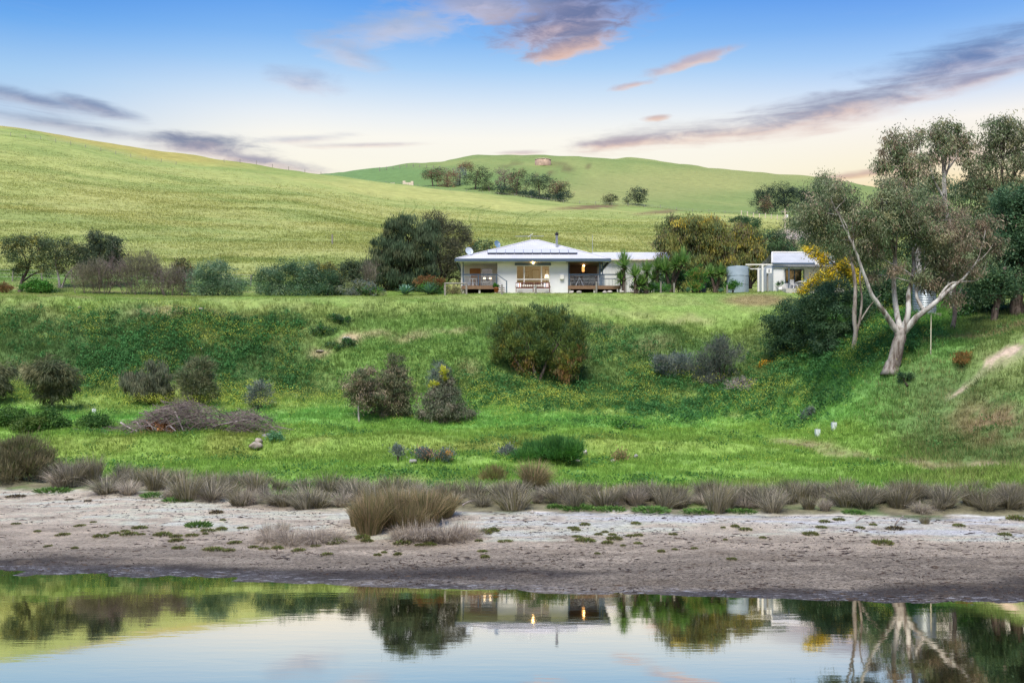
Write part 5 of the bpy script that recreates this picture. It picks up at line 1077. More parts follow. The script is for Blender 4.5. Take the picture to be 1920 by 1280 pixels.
# ------------------------------------------------------------------ buildings
M['wall_white'] = solid('wall_white', A(228, 230, 230), .7, var=.04, scale=1.5)
M['wall_inner'] = solid('wall_inner', (0.78, 0.73, 0.66), .7, var=.05)
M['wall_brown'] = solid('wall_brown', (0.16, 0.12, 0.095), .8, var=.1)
M['trim_blue'] = solid('trim_blue', A(74, 92, 110), .5, var=.06)
M['trim_pale'] = solid('trim_pale', A(232, 230, 222), .5, var=.04)
M['timber'] = solid('timber', A(128, 102, 80), .8, var=.25, scale=6)
M['timber_grey'] = solid('timber_grey', A(142, 138, 130), .9, var=.3, scale=8, bump=.4)
M['deck_shade'] = solid('deck_shade', (0.02, 0.018, 0.016), .9)
M['orange_wood'] = solid('orange_wood', (0.36, 0.15, 0.05), .5, var=.2)
M['bench_wood'] = solid('bench_wood', A(108, 66, 54), .6, var=.2)
M['terracotta'] = solid('terracotta', A(176, 104, 70), .8)
M['solar'] = solid('solar', A(196, 200, 208), .3, spec=.6, var=.05)  # pale grey carries the sky's reflection in the base colour
M['solar_edge'] = solid('solar_edge', A(60, 66, 76), .4)
M['steel'] = solid('steel', A(172, 178, 184), .45, .2, var=.1, spec=.5)
M['dish'] = solid('dish', A(186, 198, 208), .5, var=.05)
M['dish_dark'] = solid('dish_dark', A(110, 138, 160), .5, var=.05)
M['black'] = solid('black', (0.02, 0.02, 0.022), .5)
M['white_plastic'] = solid('white_plastic', A(236, 236, 234), .4, var=.03)
M['bin'] = solid('bin', (0.02, 0.03, 0.05), .5)
M['stone_pale'] = solid('stone_pale', A(214, 200, 182), .9, var=.2, scale=2)
M['rust'] = solid('rust', A(168, 146, 128), .8, var=.4, scale=.6)
M['lamp'] = solid('lamp', (1, .7, .35), .5, emit=(1.0, .62, .25), estr=5.0)
M['lamp_soft'] = solid('lamp_soft', (1, .8, .5), .5, emit=(1.0, .76, .5), estr=1.0)
M['concrete'] = solid('concrete', A(190, 186, 178), .9, var=.1)
def glass_mat():
    m, t = new_mat('window_glass')
    tr = t.n('ShaderNodeBsdfTransparent'); tr.inputs[0].default_value = (.85, .88, .88, 1)
    gl = t.n('ShaderNodeBsdfGlossy'); gl.inputs['Roughness'].default_value = 0.02
    x = t.n('ShaderNodeMixShader'); x.inputs[0].default_value = 0.14
    t.link(tr.outputs[0], x.inputs[1]); t.link(gl.outputs[0], x.inputs[2]); finish(t, x.outputs[0]); return m
M['glass'] = glass_mat()
def corr_mat(name, c, axis, freq=12.0, rough=.45, var=.08):
    m, t = new_mat(name)
    tcn = t.n('ShaderNodeTexCoord'); p = tcn.outputs['Object']
    sp = t.n('ShaderNodeSeparateXYZ'); t.link(p, sp.inputs[0])
    h = t.m('SINE', t.m('MULTIPLY', sp.outputs['XYZ'.index(axis)], freq * 2 * math.pi))
    b = t.n('ShaderNodeBsdfPrincipled'); b.inputs['Roughness'].default_value = rough; b.inputs['Specular IOR Level'].default_value = .4
    f = t.mrange(t.noise(p, .7, 5, .6), .3, .7, 1 - var, 1 + var, False)
    t.link(t.mix(1.0, c, t.xyz(f, f, f), 'MULTIPLY'), b.inputs['Base Color'])
    bn = t.n('ShaderNodeBump'); bn.inputs['Strength'].default_value = .5; bn.inputs['Distance'].default_value = .02
    t.link(h, bn.inputs['Height']); t.link(bn.outputs[0], b.inputs['Normal']); finish(t, b.outputs[0]); return m
M['roof_white'] = corr_mat('roof_white', A(196, 197, 203), 'X', 5, .55, .1)
M['roof_side'] = corr_mat('roof_side', A(196, 197, 203), 'Y', 5)
M['roof_grey'] = corr_mat('roof_grey', A(180, 183, 186), 'X', 4, .55, .12)
M['clad'] = corr_mat('clad', A(206, 206, 200), 'X', 3)
M['tank_blue'] = solid('tank_blue', A(140, 156, 166), .6, .0, var=.12, scale=1.2)
M['tank_steel'] = solid('tank_steel', A(168, 178, 186), .35, .45, var=.15, scale=1.5)

# ---- the house
HD = 93.0; KS = HD / F
def hx(px): return (px - 999.0) * KS
HZ0 = H + (YH - 549.5) * KS
def hz(py): return H + (YH - py) * KS - HZ0
ho = ((999 - CX) * KS, HD, HZ0)
house = thing('house', 'low white cottage-style house with a hipped pale metal roof and two corner verandahs', 'house', ho)
zb, deck_z, eave, gut, = -0.5, hz(536), hz(491.5), hz(487)
wx0, wx1 = hx(932.5), hx(1065); vx0, vx1 = hx(868), hx(1128)
back = 11.6
wall = MB()
win = (hx(967.5), hx(1031), hz(535.5), hz(497.5))
wall.box(wx0, win[0], 0, .2, zb, eave).box(win[1], wx1, 0, .2, zb, eave).box(win[0], win[1], 0, .2, zb, win[2]).box(win[0], win[1], 0, .2, win[3], eave)
wall.box(wx0, wx0 + .15, .2, 2.4, zb, eave).box(wx1 - .15, wx1, .2, 3.0, zb, eave)
wall.box(vx0 - .1, vx0 + .05, 2.4, back, zb, eave).box(vx1 - .15, vx1, 3.2, back, zb, eave).box(vx0, vx1, back, back + .2, zb, eave)
wall.build('wall', M['wall_white'], house)
# verandah back walls
dl = (hx(876.5), hx(923.5), deck_z + .02, hz(496.5))
MB().box(vx0 + .05, dl[0], 2.4, 2.55, deck_z, eave).box(dl[1], wx0, 2.4, 2.55, deck_z, eave).box(dl[0], dl[1], 2.4, 2.55, dl[3], eave).build('verandah_wall', M['wall_inner'], house)
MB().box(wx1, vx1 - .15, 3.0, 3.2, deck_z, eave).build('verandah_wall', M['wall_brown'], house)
MB().box(wx0 + .2, wx1 - .2, 3.4, 3.5, .1, eave - .05).box(wx0 + .15, wx0 + .25, .25, 3.4, .1, eave - .05).box(wx1 - .25, wx1 - .17, .25, 3.4, .1, eave - .05).build('room_wall', M['wall_inner'], house)
MB().box(wx0 + .16, wx1 - .18, .22, 3.4, .28, .36).build('room_floor', M['timber'], house)
MB().box(vx0 - .3, wx1 - .2, .22, 11.4, eave - .04, eave + .02).build('ceiling', M['trim_pale'], house)
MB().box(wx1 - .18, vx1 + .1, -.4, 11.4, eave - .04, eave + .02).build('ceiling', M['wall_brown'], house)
MB().box(vx0 - .3, wx0 - .01, -.4, .2, eave - .04, eave + .02).build('ceiling', M['trim_pale'], house)
# sliding doors on the left verandah
dr = MB()
mx_ = hx(901)
for x in (dl[0], mx_ - .05, dl[1] - .08): dr.box(x, x + .1, 2.37, 2.47, dl[2], dl[3])
dr.box(dl[0] + .1, dl[1] - .08, 2.375, 2.465, dl[3] - .08, dl[3] - .002)
door = dr.build('sliding_door', M['trim_pale'], house)
MB().box(dl[0] + .1, mx_ - .05, 2.44, 2.46, dl[2], dl[3] - .08).build('blind', M['orange_wood'], door)
MB().box(mx_ + .05, dl[1] - .08, 2.42, 2.435, dl[2], dl[3] - .08).build('pane', M['glass'], door)
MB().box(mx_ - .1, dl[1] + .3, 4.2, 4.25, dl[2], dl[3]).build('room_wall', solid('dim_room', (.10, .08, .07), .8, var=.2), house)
for k in (-.28, .28): MB().lathe([(.0, .0), (.10, .0), (.14, -.16), (.12, -.17)], 10).build('hanging_lamp', M['lamp_soft'], door, loc=(hx(912) + k, 3.6, hz(513)))
# big window
wd = MB()
xs = [win[0], hx(982), hx(1014.5), win[1] - .07]
for x in xs: wd.box(x - .01, x + .09, -.03, .1, win[2], win[3])
for i in range(3):
    for z in (win[2], hz(524.5), win[3] - .07): wd.box(xs[i] + .09, xs[i + 1] - .01, -.025, .095, z - .005, z + .085)
window = wd.build('window', M['trim_pale'], house)
for i in range(3):
    for (z0, z1) in ((win[2] + .07, hz(524.5)), (hz(524.5) + .07, win[3] - .07)):
        MB().box(xs[i] + .09, xs[i + 1] - .01, .03, .045, z0 + .016, z1 - .006).build('pane', M['glass'], window)
MB().box(win[0] - .1, win[1] + .1, -.12, -.035, hz(497.5), hz(493)).build('blind', M['trim_blue'], window)
MB().box(win[0] - .08, win[1] + .08, -.06, -.002, win[2] - .08, win[2] - .003).build('sill', M['trim_pale'], window)
# what one sees of the room
for (x, z, w, h_) in ((hx(987), hz(508), .28, .28), (hx(1006), hz(508), .36, .48), (hx(1028), hz(506), .2, .4)):
    f = MB().box(x - w, x + w, 3.33, 3.38, z - h_, z + h_).build('picture_frame', M['timber'], house)
    MB().box(x - w + .06, x + w - .06, 3.315, 3.325, z - h_ + .06, z + h_ - .06).build('picture', M['trim_pale'], f)
lp = MB().lathe([(.03, 0), (.03, .5), (.05, .5)], 8).build('table_lamp', M['timber'], house, loc=(hx(1027), 2.8, hz(524)))
MB().lathe([(.22, .42), (.15, .75)], 14).build('lamp_shade', M['lamp_soft'], lp)
MB().box(hx(1015), hx(1031), 2.4, 3.1, .36, hz(524)).build('side_table', M['timber'], house)
MB().box(hx(968), hx(981), 2.9, 3.2, .36, hz(500)).build('curtain', solid('curtain', (.42, .25, .15), .8), house)
MB().box(hx(985), hx(1010), 2.3, 3.0, .36, hz(527)).box(hx(985), hx(1010), 3.0, 3.2, .36, hz(521)).build('sofa', M['wall_inner'], house)
# roof
ex0, ex1, ey0, ey1 = hx(855.5), hx(1142), -.75, 12.5
rz = H + (YH - 451.5) * 99.2 / F - HZ0; ry = 6.0
rx0, rx1 = (996 - CX) * 99.2 / F - ho[0], (1009 - CX) * 99.2 / F - ho[0]
rf = MB().add([(ex0, ey0, gut), (ex1, ey0, gut), (rx1, ry, rz), (rx0, ry, rz)], [(0, 1, 2, 3)]).add([(ex0, ey1, gut), (ex1, ey1, gut), (rx1, ry, rz), (rx0, ry, rz)], [(3, 2, 1, 0)])
roof = rf.build('roof', M['roof_white'], house)
MB().add([(ex0, ey0, gut), (ex0, ey1, gut), (rx0, ry, rz)], None, [(0, 2, 1)]).add([(ex1, ey0, gut), (ex1, ey1, gut), (rx1, ry, rz)], None, [(0, 1, 2)]).build('roof_side', M['roof_side'], roof)
for (a, b) in (((ex0, ey0, gut), (rx0, ry, rz)), ((ex1, ey0, gut), (rx1, ry, rz)), ((rx0, ry, rz), (rx1, ry, rz)), ((ex0, ey1, gut), (rx0, ry, rz)), ((ex1, ey1, gut), (rx1, ry, rz))):
    a = np.array(a); b = np.array(b)
    MB().tube([a + (0, 0, .03), b + (0, 0, .03)], [.07, .07], 6).build('hip_cap', M['roof_white'], roof)
gt = MB().box(ex0 - .06, ex1 + .06, ey0 - .12, ey0, eave - .02, gut + .02).box(ex0 - .12, ex0, ey0 + .003, ey1, eave - .02, gut + .015).box(ex1, ex1 + .12, ey0 + .003, ey1, eave - .02, gut + .015)
gt.build('gutter', M['trim_blue'], house)
MB().add([(ex0, ey0, eave), (ex1, ey0, eave), (ex1, -.02, eave), (ex0, -.02, eave)], [(0, 1, 2, 3)]).build('soffit', M['trim_pale'], house)
# solar panels lie on the front roof slope
sl = math.atan2(rz - gut, ry - ey0)
def on_roof(x, y, lift=.06): return Vector((x, y, gut + (y - ey0) * math.tan(sl) + lift))
pw = (hx(1084) - hx(913.5)) / 10
pm = MB().box(-pw / 2 + .03, pw / 2 - .03, -.42, .50, 0, .05).mesh('solar_panel'); pm.materials.append(M['solar'])
pe = MB().box(-pw / 2 + .012, pw / 2 - .012, -.50, -.425, -.03, .055).box(-pw / 2 + .012, pw / 2 - .012, .505, .53, -.03, .052).box(-pw / 2 + .008, -pw / 2 + .028, -.425, .505, -.03, .052).mesh('edge'); pe.materials.append(M['solar_edge'])
for i in range(10):
    x = hx(913.5) + pw * (i + .5)
    o = inst(pm, 'solar_panel', house, on_roof(x, 1.15, .16), (sl + math.radians(4), 0, 0))
    inst(pe, 'edge', o)
# flue and aerial
fp = on_roof(hx(1047), 3.4, 0)
fl = MB().lathe([(.11, -.2), (.11, 1.1), (.13, 1.1), (.13, 1.18)], 12).build('flue', M['steel'], house, True, fp)
MB().lathe([(.17, 1.14), (.17, 1.34), (.05, 1.46), (0.0, 1.47)], 12).build('cowl', M['black'], fl)
ap = Vector((hx(997), ry, rz))
an = MB().tube([(0, 0, 0), (0, 0, .62)], [.025, .02], 5).tube([(-1.5, 0, .42), (1.35, .2, .46)], [.02, .02], 4)
for i, x in enumerate(np.linspace(-1.35, 1.25, 9)): an.tube([(x, -.28 + .02 * i, .44), (x, .28 - .02 * i, .44)], [.012, .012], 3)
an.tube([(-.25, 0, .36), (.25, .1, .7)], [.015, .015], 3)
an.build('aerial', M['steel'], house, loc=ap)
def sat_dish(px, py, d, r, mat, aim, label):
    p = Vector(at_d(px, py, d))
    t = thing('satellite_dish', label, 'satellite dish', tuple(p), 0, 'satellite dishes on the house roof')
    pr = [(r * k, .28 * r * k * k) for k in np.linspace(0, 1, 7)]
    o = MB().lathe(pr, 20).build('dish', M[mat], t, True); o.rotation_euler = aim
    mm = Matrix.Rotation(aim[2], 3, 'Z') @ Matrix.Rotation(aim[0], 3, 'X'); ax = mm @ Vector((0, 0, 1)); dn = mm @ Vector((0, -1, 0))
    e = ax * r * .95 + dn * r * .35
    MB().tube([dn * r * .9 + ax * .25 * r, e], [.02, .02], 5).build('arm', M['steel'], t)
    MB().tube([e - ax * .06, e + ax * .05], [.05, .05], 6).build('receiver', M['white_plastic'], t)
    MB().tube([(0, .05, 0), (.05, .12, -r - .5)], [.03, .03], 5).build('mast', M['steel'], t)
sat_dish(879, 471.5, 93.6, .40, 'dish', (math.radians(68), 0, math.radians(28)), 'pale satellite dish on the left eave of the house roof')
sat_dish(931.5, 458, 98.5, .37, 'dish_dark', (math.radians(74), 0, math.radians(38)), 'blue-grey satellite dish higher up behind the left roof hip')
# porch lights
for (px_, py_, y_) in ((999.5, 491.5, -.3), (1095, 493.5, 1.4)):
    b = MB().lathe([(.04, .08), (.09, .02), (.09, -.06), (.0, -.12)], 12).build('porch_light', M['lamp'], house, True, (hx(px_) * (1 + y_ / HD), y_, hz(py_) - .08))
# lantern below the right-hand porch light
MB().lathe([(.05, 0), (.13, -.08), (.13, -.5), (.10, -.55)], 10).build('lantern', solid('amber', (.5, .25, .08), .4, emit=(1, .5, .15), estr=.35), house, loc=(hx(1095.5), 1.4, hz(495.5)))
MB().lathe([(.04, .35), (.06, .1), (.42, -.12), (.40, -.14)], 14).build('cone_lamp', M['black'], house, loc=(hx(1097), 1.8, hz(506.5)))
# meter box, vent
MB().box(hx(1050), hx(1057), -.22, -.003, hz(523.5), hz(515.5)).build('meter_box', M['trim_pale'], house)
# decks: boards, fascia, stumps
def deck(x0, x1, y0, y1):
    n = int((y1 - y0) / .14)
    b = MB()
    for i in range(n): b.box(x0, x1, y0 + i * .14, y0 + i * .14 + .125, deck_z - .04, deck_z)
    dk = b.build('deck', M['timber'], house)
    MB().box(x0 - .03, x1 + .03, y0 - .05, y0 - .003, deck_z - .32, deck_z + .004).build('deck_fascia', M['timber'], dk)
    MB().box(x0, x1, y1 - .1, y1, zb, deck_z - .05).build('underfloor_shade', M['deck_shade'], dk)  # near-black sheet standing in for the shade below the deck
    for k in range(3):
        x = x0 + .15 + (x1 - x0 - .3) * k / 2
        MB().box(x - .09, x + .09, y0 + .05, y0 + .25, zb, deck_z - .05).build('stump', M['concrete'], dk)
deck(hx(866), wx0 - .01, -.25, 2.4)
deck(wx1 + .01, hx(1163), -.25, 3.0)
# verandah posts and railings
for (px_, w) in ((868.5, .10), (1066.5, .08), (1124.5, .16), (1129.5, .10)):
    MB().box(hx(px_) - w / 2, hx(px_) + w / 2, -.15, -.05, deck_z, eave).build('verandah_post', M['trim_blue'], house)
MB().box(hx(864), hx(867.3), .2, .4, zb, eave).build('downpipe', M['trim_pale'], house)
def railing(posts, x0, x1, y):
    rl = MB().box(x0, x1, y - .05, y + .05, hz(516), hz(514)).build('railing', M['trim_blue'], house)
    for p in posts: MB().box(p - .05, p + .05, y - .04, y + .04, deck_z, hz(516)).build('post', M['trim_blue'], rl)
    w = MB()
    for i in range(7):
        z = deck_z + .12 + i * .13
        w.tube([(x0, y, z), (x1, y, z)], [.006, .006], 3)
    w.build('wire', M['steel'], rl)
    return rl
railing([hx(869), hx(897), hx(931)], hx(868), hx(932), -.2)
r2 = railing([hx(1067), hx(1127), hx(1132), hx(1163)], hx(1065), hx(1164), -.2)
sb = MB()
for i in range(6): sb.box(hx(1157) + i * .06 - .012, hx(1157) + i * .06 + .012, -.215, -.185, deck_z, hz(516))
sb.build('baluster', M['trim_blue'], r2)
sr = MB().box(hx(1163) - .05, hx(1163) + .05, -.14, 2.9, hz(516), hz(514)).build('railing', M['trim_blue'], house)
wr = MB()
for i in range(9): wr.box(hx(1134) + i * .33, hx(1134) + i * .33 + .02, 2.86, 2.89, deck_z, hz(518))
wr.box(hx(1133), hx(1162), 2.84, 2.91, hz(518), hz(516.5)).build('railing', M['trim_blue'], house)
st = MB().tube([(hx(932), -.25, hz(515)), (hx(950), -1.0, hz(529))], [.04, .04], 5).build('stair_rail', M['trim_blue'], house)
MB().box(hx(950) - .05, hx(950) + .05, -1.05, -.95, zb, hz(528)).build('post', M['trim_blue'], st)
sp = MB()
for i in range(3): sp.box(hx(933), hx(946), -.55 - i * .3, -.27 - i * .3, deck_z - .2 * (i + 1) - .05, deck_z - .2 * (i + 1))
sp.build('step', M['timber'], house)

# ---- things on and before the verandahs (house-local placing turned to world)
def hw(x, y, z): return (ho[0] + x, ho[1] + y, ho[2] + z)
t = thing('bar_table', 'tall white bar table on the left verandah', 'table', hw(hx(876), .8, deck_z))
MB().box(-.32, .32, -.3, .3, 1.0, 1.06).build('tabletop', M['white_plastic'], t)
for x in (-.25, .25):
    for y in (-.24, .24): MB().box(x - .025, x + .025, y - .025, y + .025, 0, 1.0).build('leg', M['white_plastic'], t)
MB().box(-.222, .222, -.02, .02, .3, .34).build('stretcher', M['white_plastic'], t)
for i, (px_, lab) in enumerate(((883, 'white bar stool next to the tall white table on the left verandah'), (889, 'right-hand white bar stool in front of the orange blind'))):
    t = thing('bar_stool', lab, 'stool', hw(hx(px_), .5, deck_z), .2 * i, 'white bar stools on the left verandah')
    MB().box(-.18, .18, -.18, .18, .70, .75).build('seat', M['white_plastic'], t)
    for a in (-1, 1):
        for b in (-1, 1): MB().tube([(a * .22, b * .22, 0), (a * .15, b * .15, .70)], [.022, .02], 5).build('leg', M['white_plastic'], t)
    MB().tube([(-.2, -.19, .28), (.2, -.19, .28)], [.015, .015], 4).build('foot_rail', M['white_plastic'], t)
# benches
def bench(px0, px1, label, side):
    x0, x1 = hx(px0), hx(px1); w = x1 - x0
    t = thing('garden_bench', label, 'bench', hw((x0 + x1) / 2, -.75, hz(548.5)), 0, 'red-brown garden benches under the window')
    for i in range(4): MB().box(-w / 2 + .05, w / 2 - .05, -.25 + i * .13, -.15 + i * .13, .40, .43).build('seat_slat', M['bench_wood'], t)
    for x in (-w / 2, w / 2 - .06):
        MB().box(x, x + .06, -.28, -.22, 0, .62).build('leg', M['bench_wood'], t); MB().box(x, x + .06, .25, .31, 0, .92).build('leg', M['bench_wood'], t)
        MB().box(x - .003, x + .063, -.29, .245, .62, .66).build('armrest', M['bench_wood'], t)
    MB().box(-w / 2 + .06, w / 2 - .06, .26, .30, .84, .92).build('top_rail', M['bench_wood'], t)
    n = 9
    for i in range(n):
        x = -w / 2 + .12 + (w - .24) * i / (n - 1)
        MB().box(x - .025, x + .025, .265, .295, .44, .84).build('back_slat', M['bench_wood'], t)
    MB().box(-w / 2 + .06, w / 2 - .06, -.27, -.252, .30, .40).build('front_rail', M['bench_wood'], t)
    x = side * (w / 2 - .30)
    c = thing('cushion', 'striped cushion leaning at the %s end of the %s bench' % (('outer left', 'left') if side < 0 else ('outer right', 'right')), 'cushion', hw((x0 + x1) / 2 + x, -.72, hz(548.5) + .44), 0, 'striped cushions on the garden benches')
    cm = (('white_plastic', None), ('trim_blue', None), ('white_plastic', None), ('terracotta', None), ('white_plastic', None), ('bench_wood', None))
    for i in range(6):
        o = MB().box(-.24 + i * .08, -.16 + i * .08, 0, .1 + .05 * math.sin((i + .5) / 6 * math.pi), .0, .42).build('stripe', M[cm[i][0]], c); o.rotation_euler = (-.35, 0, side * .1)
bench(967, 1000, 'left red-brown slatted garden bench under the big window', -1)
bench(1002.5, 1030.5, 'right red-brown slatted garden bench under the big window', 1)
# pot plant
t = thing('potted_plant', 'terracotta pot with a green plant at the foot of the left verandah steps', 'pot plant', hw(hx(931), -.95, hz(549.5)))
MB().lathe([(0, 0), (.16, 0), (.23, .36), (.25, .36), (.25, .42), (.21, .42), (.2, .36), (0, .36)], 16).build('pot', M['terracotta'], t, True)
mb = MB(); rng = np.random.default_rng(5); crown_leaves(mb, [(0, 0, .58, .2, .2, .16)], 260, .2, .07, 'up', K_GREEN, rng, clump=.12, per=20); mb.build('leaves', M['leaf'], t)
# telescope
t = thing('telescope', 'telescope on a silver tripod on the right verandah', 'telescope', hw(hx(1087), .35, deck_z))
for a in (90, 210, 330): MB().tube([(0, 0, .85), (.42 * math.cos(math.radians(a)), .42 * math.sin(math.radians(a)), 0)], [.03, .025], 5).build('leg', M['steel'], t)
MB().tube([(0, 0, .82), (0, 0, 1.0)], [.05, .05], 8).build('mount', M['black'], t)
MB().tube([(-.1, .12, .92), (.22, -.3, 1.18)], [.06, .07], 10).build('tube', M['black'], t)
# outdoor table and chairs
t = thing('outdoor_table', 'dark outdoor table on the right verandah behind the telescope', 'table', hw(hx(1100), 1.5, deck_z))
MB().box(-.9, .9, -.45, .45, .70, .74).build('tabletop', M['wall_brown'], t)
for x in (-.82, .78):
    for y in (-.4, .36): MB().box(x, x + .05, y, y + .05, 0, .7).build('leg', M['black'], t)
M['chair_grey'] = solid('chair_grey', (.08, .09, .10), .6)
for px_, y_, rz_, lab in ((1099, .55, 0.1, 'grey outdoor chair just right of the telescope'), (1111, .6, -.1, 'grey outdoor chair near the double verandah posts'), (1074, 1.2, 1.2, 'brown outdoor chair at the left end of the right verandah')):
    t = thing('outdoor_chair', lab, 'chair', hw(hx(px_), y_, deck_z), rz_, 'outdoor chairs on the right verandah')
    MB().box(-.26, .26, -.25, .25, .40, .45).build('seat', M['chair_grey'], t)
    o = MB().box(-.26, .26, -.02, .03, .0, .52).build('backrest', M['chair_grey'], t, loc=(0, -.27, .45)); o.rotation_euler = (.15, 0, 0)
    for a in (-1, 1):
        for b in (-1, 1): MB().box(a * .24 - .02, a * .24 + .02, b * .22 - .02, b * .22 + .02, 0, .4).build('leg', M['black'], t)
        MB().box(a * .28 - .02, a * .28 + .02, -.25, .2, .60, .63).build('armrest', M['chair_grey'], t)
# hitching rail and garden stakes
g = gh(855, 553, 80, 95)
t = thing('hitching_rail', 'grey timber rail on two posts left of the verandah', 'fence', tuple(g))
sc_ = g.y / F
for x in (-20.5, 19.5): MB().box(x * sc_ - .08, x * sc_ + .08, -.08, .08, -.3, 1.0).build('post', M['timber_grey'], t)
MB().tube([(-22 * sc_, -.02, 1.06), (21 * sc_, .02, 1.06)], [.07, .07], 8).build('rail', M['timber_grey'], t)
for px_, py_, hh, lab in ((941, 552, .9, 'thin grey stake right of the terracotta pot'), (1004.5, 551, .85, 'grey stake in front of the gap between the two benches'), (1069, 549.5, 1.05, 'grey stake at the left end of the right verandah'), (1118.5, 549.5, 1.05, 'grey stake in front of the double verandah posts'), (1173, 549.5, 1.05, 'grey stake between the verandah and the yuccas'), (1239, 549, 1.0, 'grey stake among the yuccas'), (1264, 548.5, .95, 'short thick grey stake at the forked yucca'), (1363.5, 546, .8, 'grey stake left of the water tank')):
    g = gh(px_, py_, 85, 93)
    tag(MB().tube([(0, 0, -.3), (0, 0, hh)], [.085, .08], 8).build('stake', M['timber_grey'], None, False, tuple(g)), lab, 'post', 'garden stakes along the lawn')
# white low garden stones along the decks
for k, px_ in enumerate((1072, 1086, 1134, 1143, 1166, 1186, 1196)):
    rock('pale garden edging stone ' + ('under the right verandah', 'below the telescope', 'beneath the right end of the deck', 'second from the deck corner', 'at the corner of the deck', 'left of the yuccas', 'in front of the first yucca')[k], px_, 548, 6, 3.4, 'rock_white', 40 + k, 'pale edging stones by the right verandah', dmin=88)

# ---- shed behind
SD = 107.0; ks = SD / F
so = at_d(1180, 545, SD); g = ground(1180, SD); so = (so[0], SD, g.z)
shed = thing('shed', 'long pale clad shed behind the house and yuccas', 'shed', so)
sx = lambda p: (p - 1180) * ks
szz = lambda p: H + (YH - p) * ks - so[2]
MB().box(sx(1120), sx(1256), 0, .2, -.6, szz(488.5)).box(sx(1120), sx(1120) + .2, .2, 5, -.6, szz(488.5)).box(sx(1256) - .2, sx(1256), .2, 5, -.6, szz(488.5)).build('wall', M['clad'], shed)
zt = H + (YH - 473) * (SD + 2.6) / F - so[2]
MB().add([(sx(1113), -.4, szz(487)), (sx(1260), -.4, szz(487)), (sx(1260), 2.6, zt), (sx(1113), 2.6, zt), (sx(1260), 5.6, szz(487)), (sx(1113), 5.6, szz(487))], [(0, 1, 2, 3), (3, 2, 4, 5)]).build('roof', M['roof_white'], shed)
MB().box(sx(1113), sx(1260), -.5, -.4, szz(489), szz(486.7)).build('gutter', M['stone_pale'], shed)
MB().tube([(sx(1111), .1, szz(488)), (sx(1111), .1, szz(440))], [.03, .02], 5).build('aerial_mast', M['steel'], shed)

# ---- cottage
CD = 94.0; kc = CD / F; g = ground(1505, CD); co = ((1505 - CX) * kc, CD, H + (YH - 544) * kc)
cot = thing('cottage', 'small white cottage with a grey corrugated roof and glazed front, right of the water tank', 'cottage', co)
qx = lambda p: (p - 1505) * kc
qz = lambda p: H + (YH - p) * kc - co[2]
w0 = (qx(1472), qx(1508), qz(531), qz(504.5))
ww = MB().box(qx(1450), w0[0], 0, .2, -.6, qz(501)).box(w0[1], qx(1575), 0, .2, -.6, qz(501)).box(w0[0], w0[1], 0, .2, -.6, w0[2]).box(w0[0], w0[1], 0, .2, w0[3], qz(501)).box(qx(1450), qx(1450) + .2, .2, 6, -.6, qz(493)).box(qx(1575) - .2, qx(1575), .2, 6, -.6, qz(493))
ww.build('wall', M['wall_white'], cot)
MB().box(w0[0] - .3, w0[1] + .3, 2.0, 2.1, 0, w0[3] + .2).build('room_wall', M['orange_wood'], cot)
f = MB()
for x in (w0[0], (w0[0] + w0[1]) / 2 - .03, w0[1] - .06): f.box(x, x + .06, -.02, .08, w0[2], w0[3])
f.box(w0[0] + .06, w0[1] - .06, -.015, .075, w0[3] - .06, w0[3] - .002)
fw = f.build('window', M['trim_blue'], cot)
for i in range(2): MB().box(w0[0] + .06 + i * .9, w0[0] + .06 + i * .9 + .8, .03, .045, w0[2], w0[3] - .06).build('pane', M['glass'], fw)
for x in (qx(1480), qx(1497)):
    f = MB().box(x - .3, x + .3, 1.93, 1.98, qz(519), qz(509)).build('picture_frame', M['timber'], cot)
zt = H + (YH - 473.5) * (CD + 3.2) / F - co[2]
MB().add([(qx(1447), -.1, qz(493.5)), (qx(1566), -.1, qz(493.5)), (qx(1566) + .8, 3.2, zt), (qx(1447) + .86, 3.2, zt), (qx(1566), 6.4, qz(493.5)), (qx(1447), 6.4, qz(493.5))], [(0, 1, 2, 3), (3, 2, 4, 5)]).build('roof', M['roof_grey'], cot)
MB().tube([(qx(1447), -.12, qz(493)), (qx(1447) + .86, 3.2, zt + .03)], [.07, .07], 4).tube([(qx(1447) + .86, 3.2, zt + .03), (qx(1566) + .8, 3.2, zt + .03)], [.07, .07], 4).build('barge', M['trim_pale'], cot)
MB().box(qx(1447), qx(1566), -.22, -.1, qz(496), qz(493)).build('gutter', M['trim_blue'], cot)
MB().box(qx(1449), qx(1566), -.10, -.02, qz(498.5), qz(496.2)).build('flashing', M['trim_pale'], cot)
MB().box(qx(1448), qx(1566), -.16, -.02, qz(501), qz(498.7)).build('fascia', M['trim_blue'], cot)
ax0, ax1 = qx(1468), qx(1562)
MB().add([(ax0, -1.8, qz(502.5)), (ax1, -1.8, qz(502.5)), (ax1, -.17, qz(499.5)), (ax0, -.17, qz(499.5)), (ax0, -1.8, qz(503.2)), (ax1, -1.8, qz(503.2)), (ax1, -.17, qz(500.5)), (ax0, -.17, qz(500.5))], [(0, 1, 2, 3), (4, 7, 6, 5), (0, 4, 5, 1), (0, 3, 7, 4), (1, 5, 6, 2)]).build('awning', M['roof_grey'], cot)
for x in (ax0 + .06, ax1 - .1): MB().box(x, x + .09, -1.7, -1.6, -.3, qz(503.2)).build('awning_post', M['trim_blue'], cot)
MB().box(qx(1526), qx(1532), -.5, -.3, qz(497), qz(486)).build('flue', M['trim_pale'], cot)
MB().box(ax0 - .3, ax1 + .3, -2.2, -.003, -.5, -.02).build('patio', M['concrete'], cot)
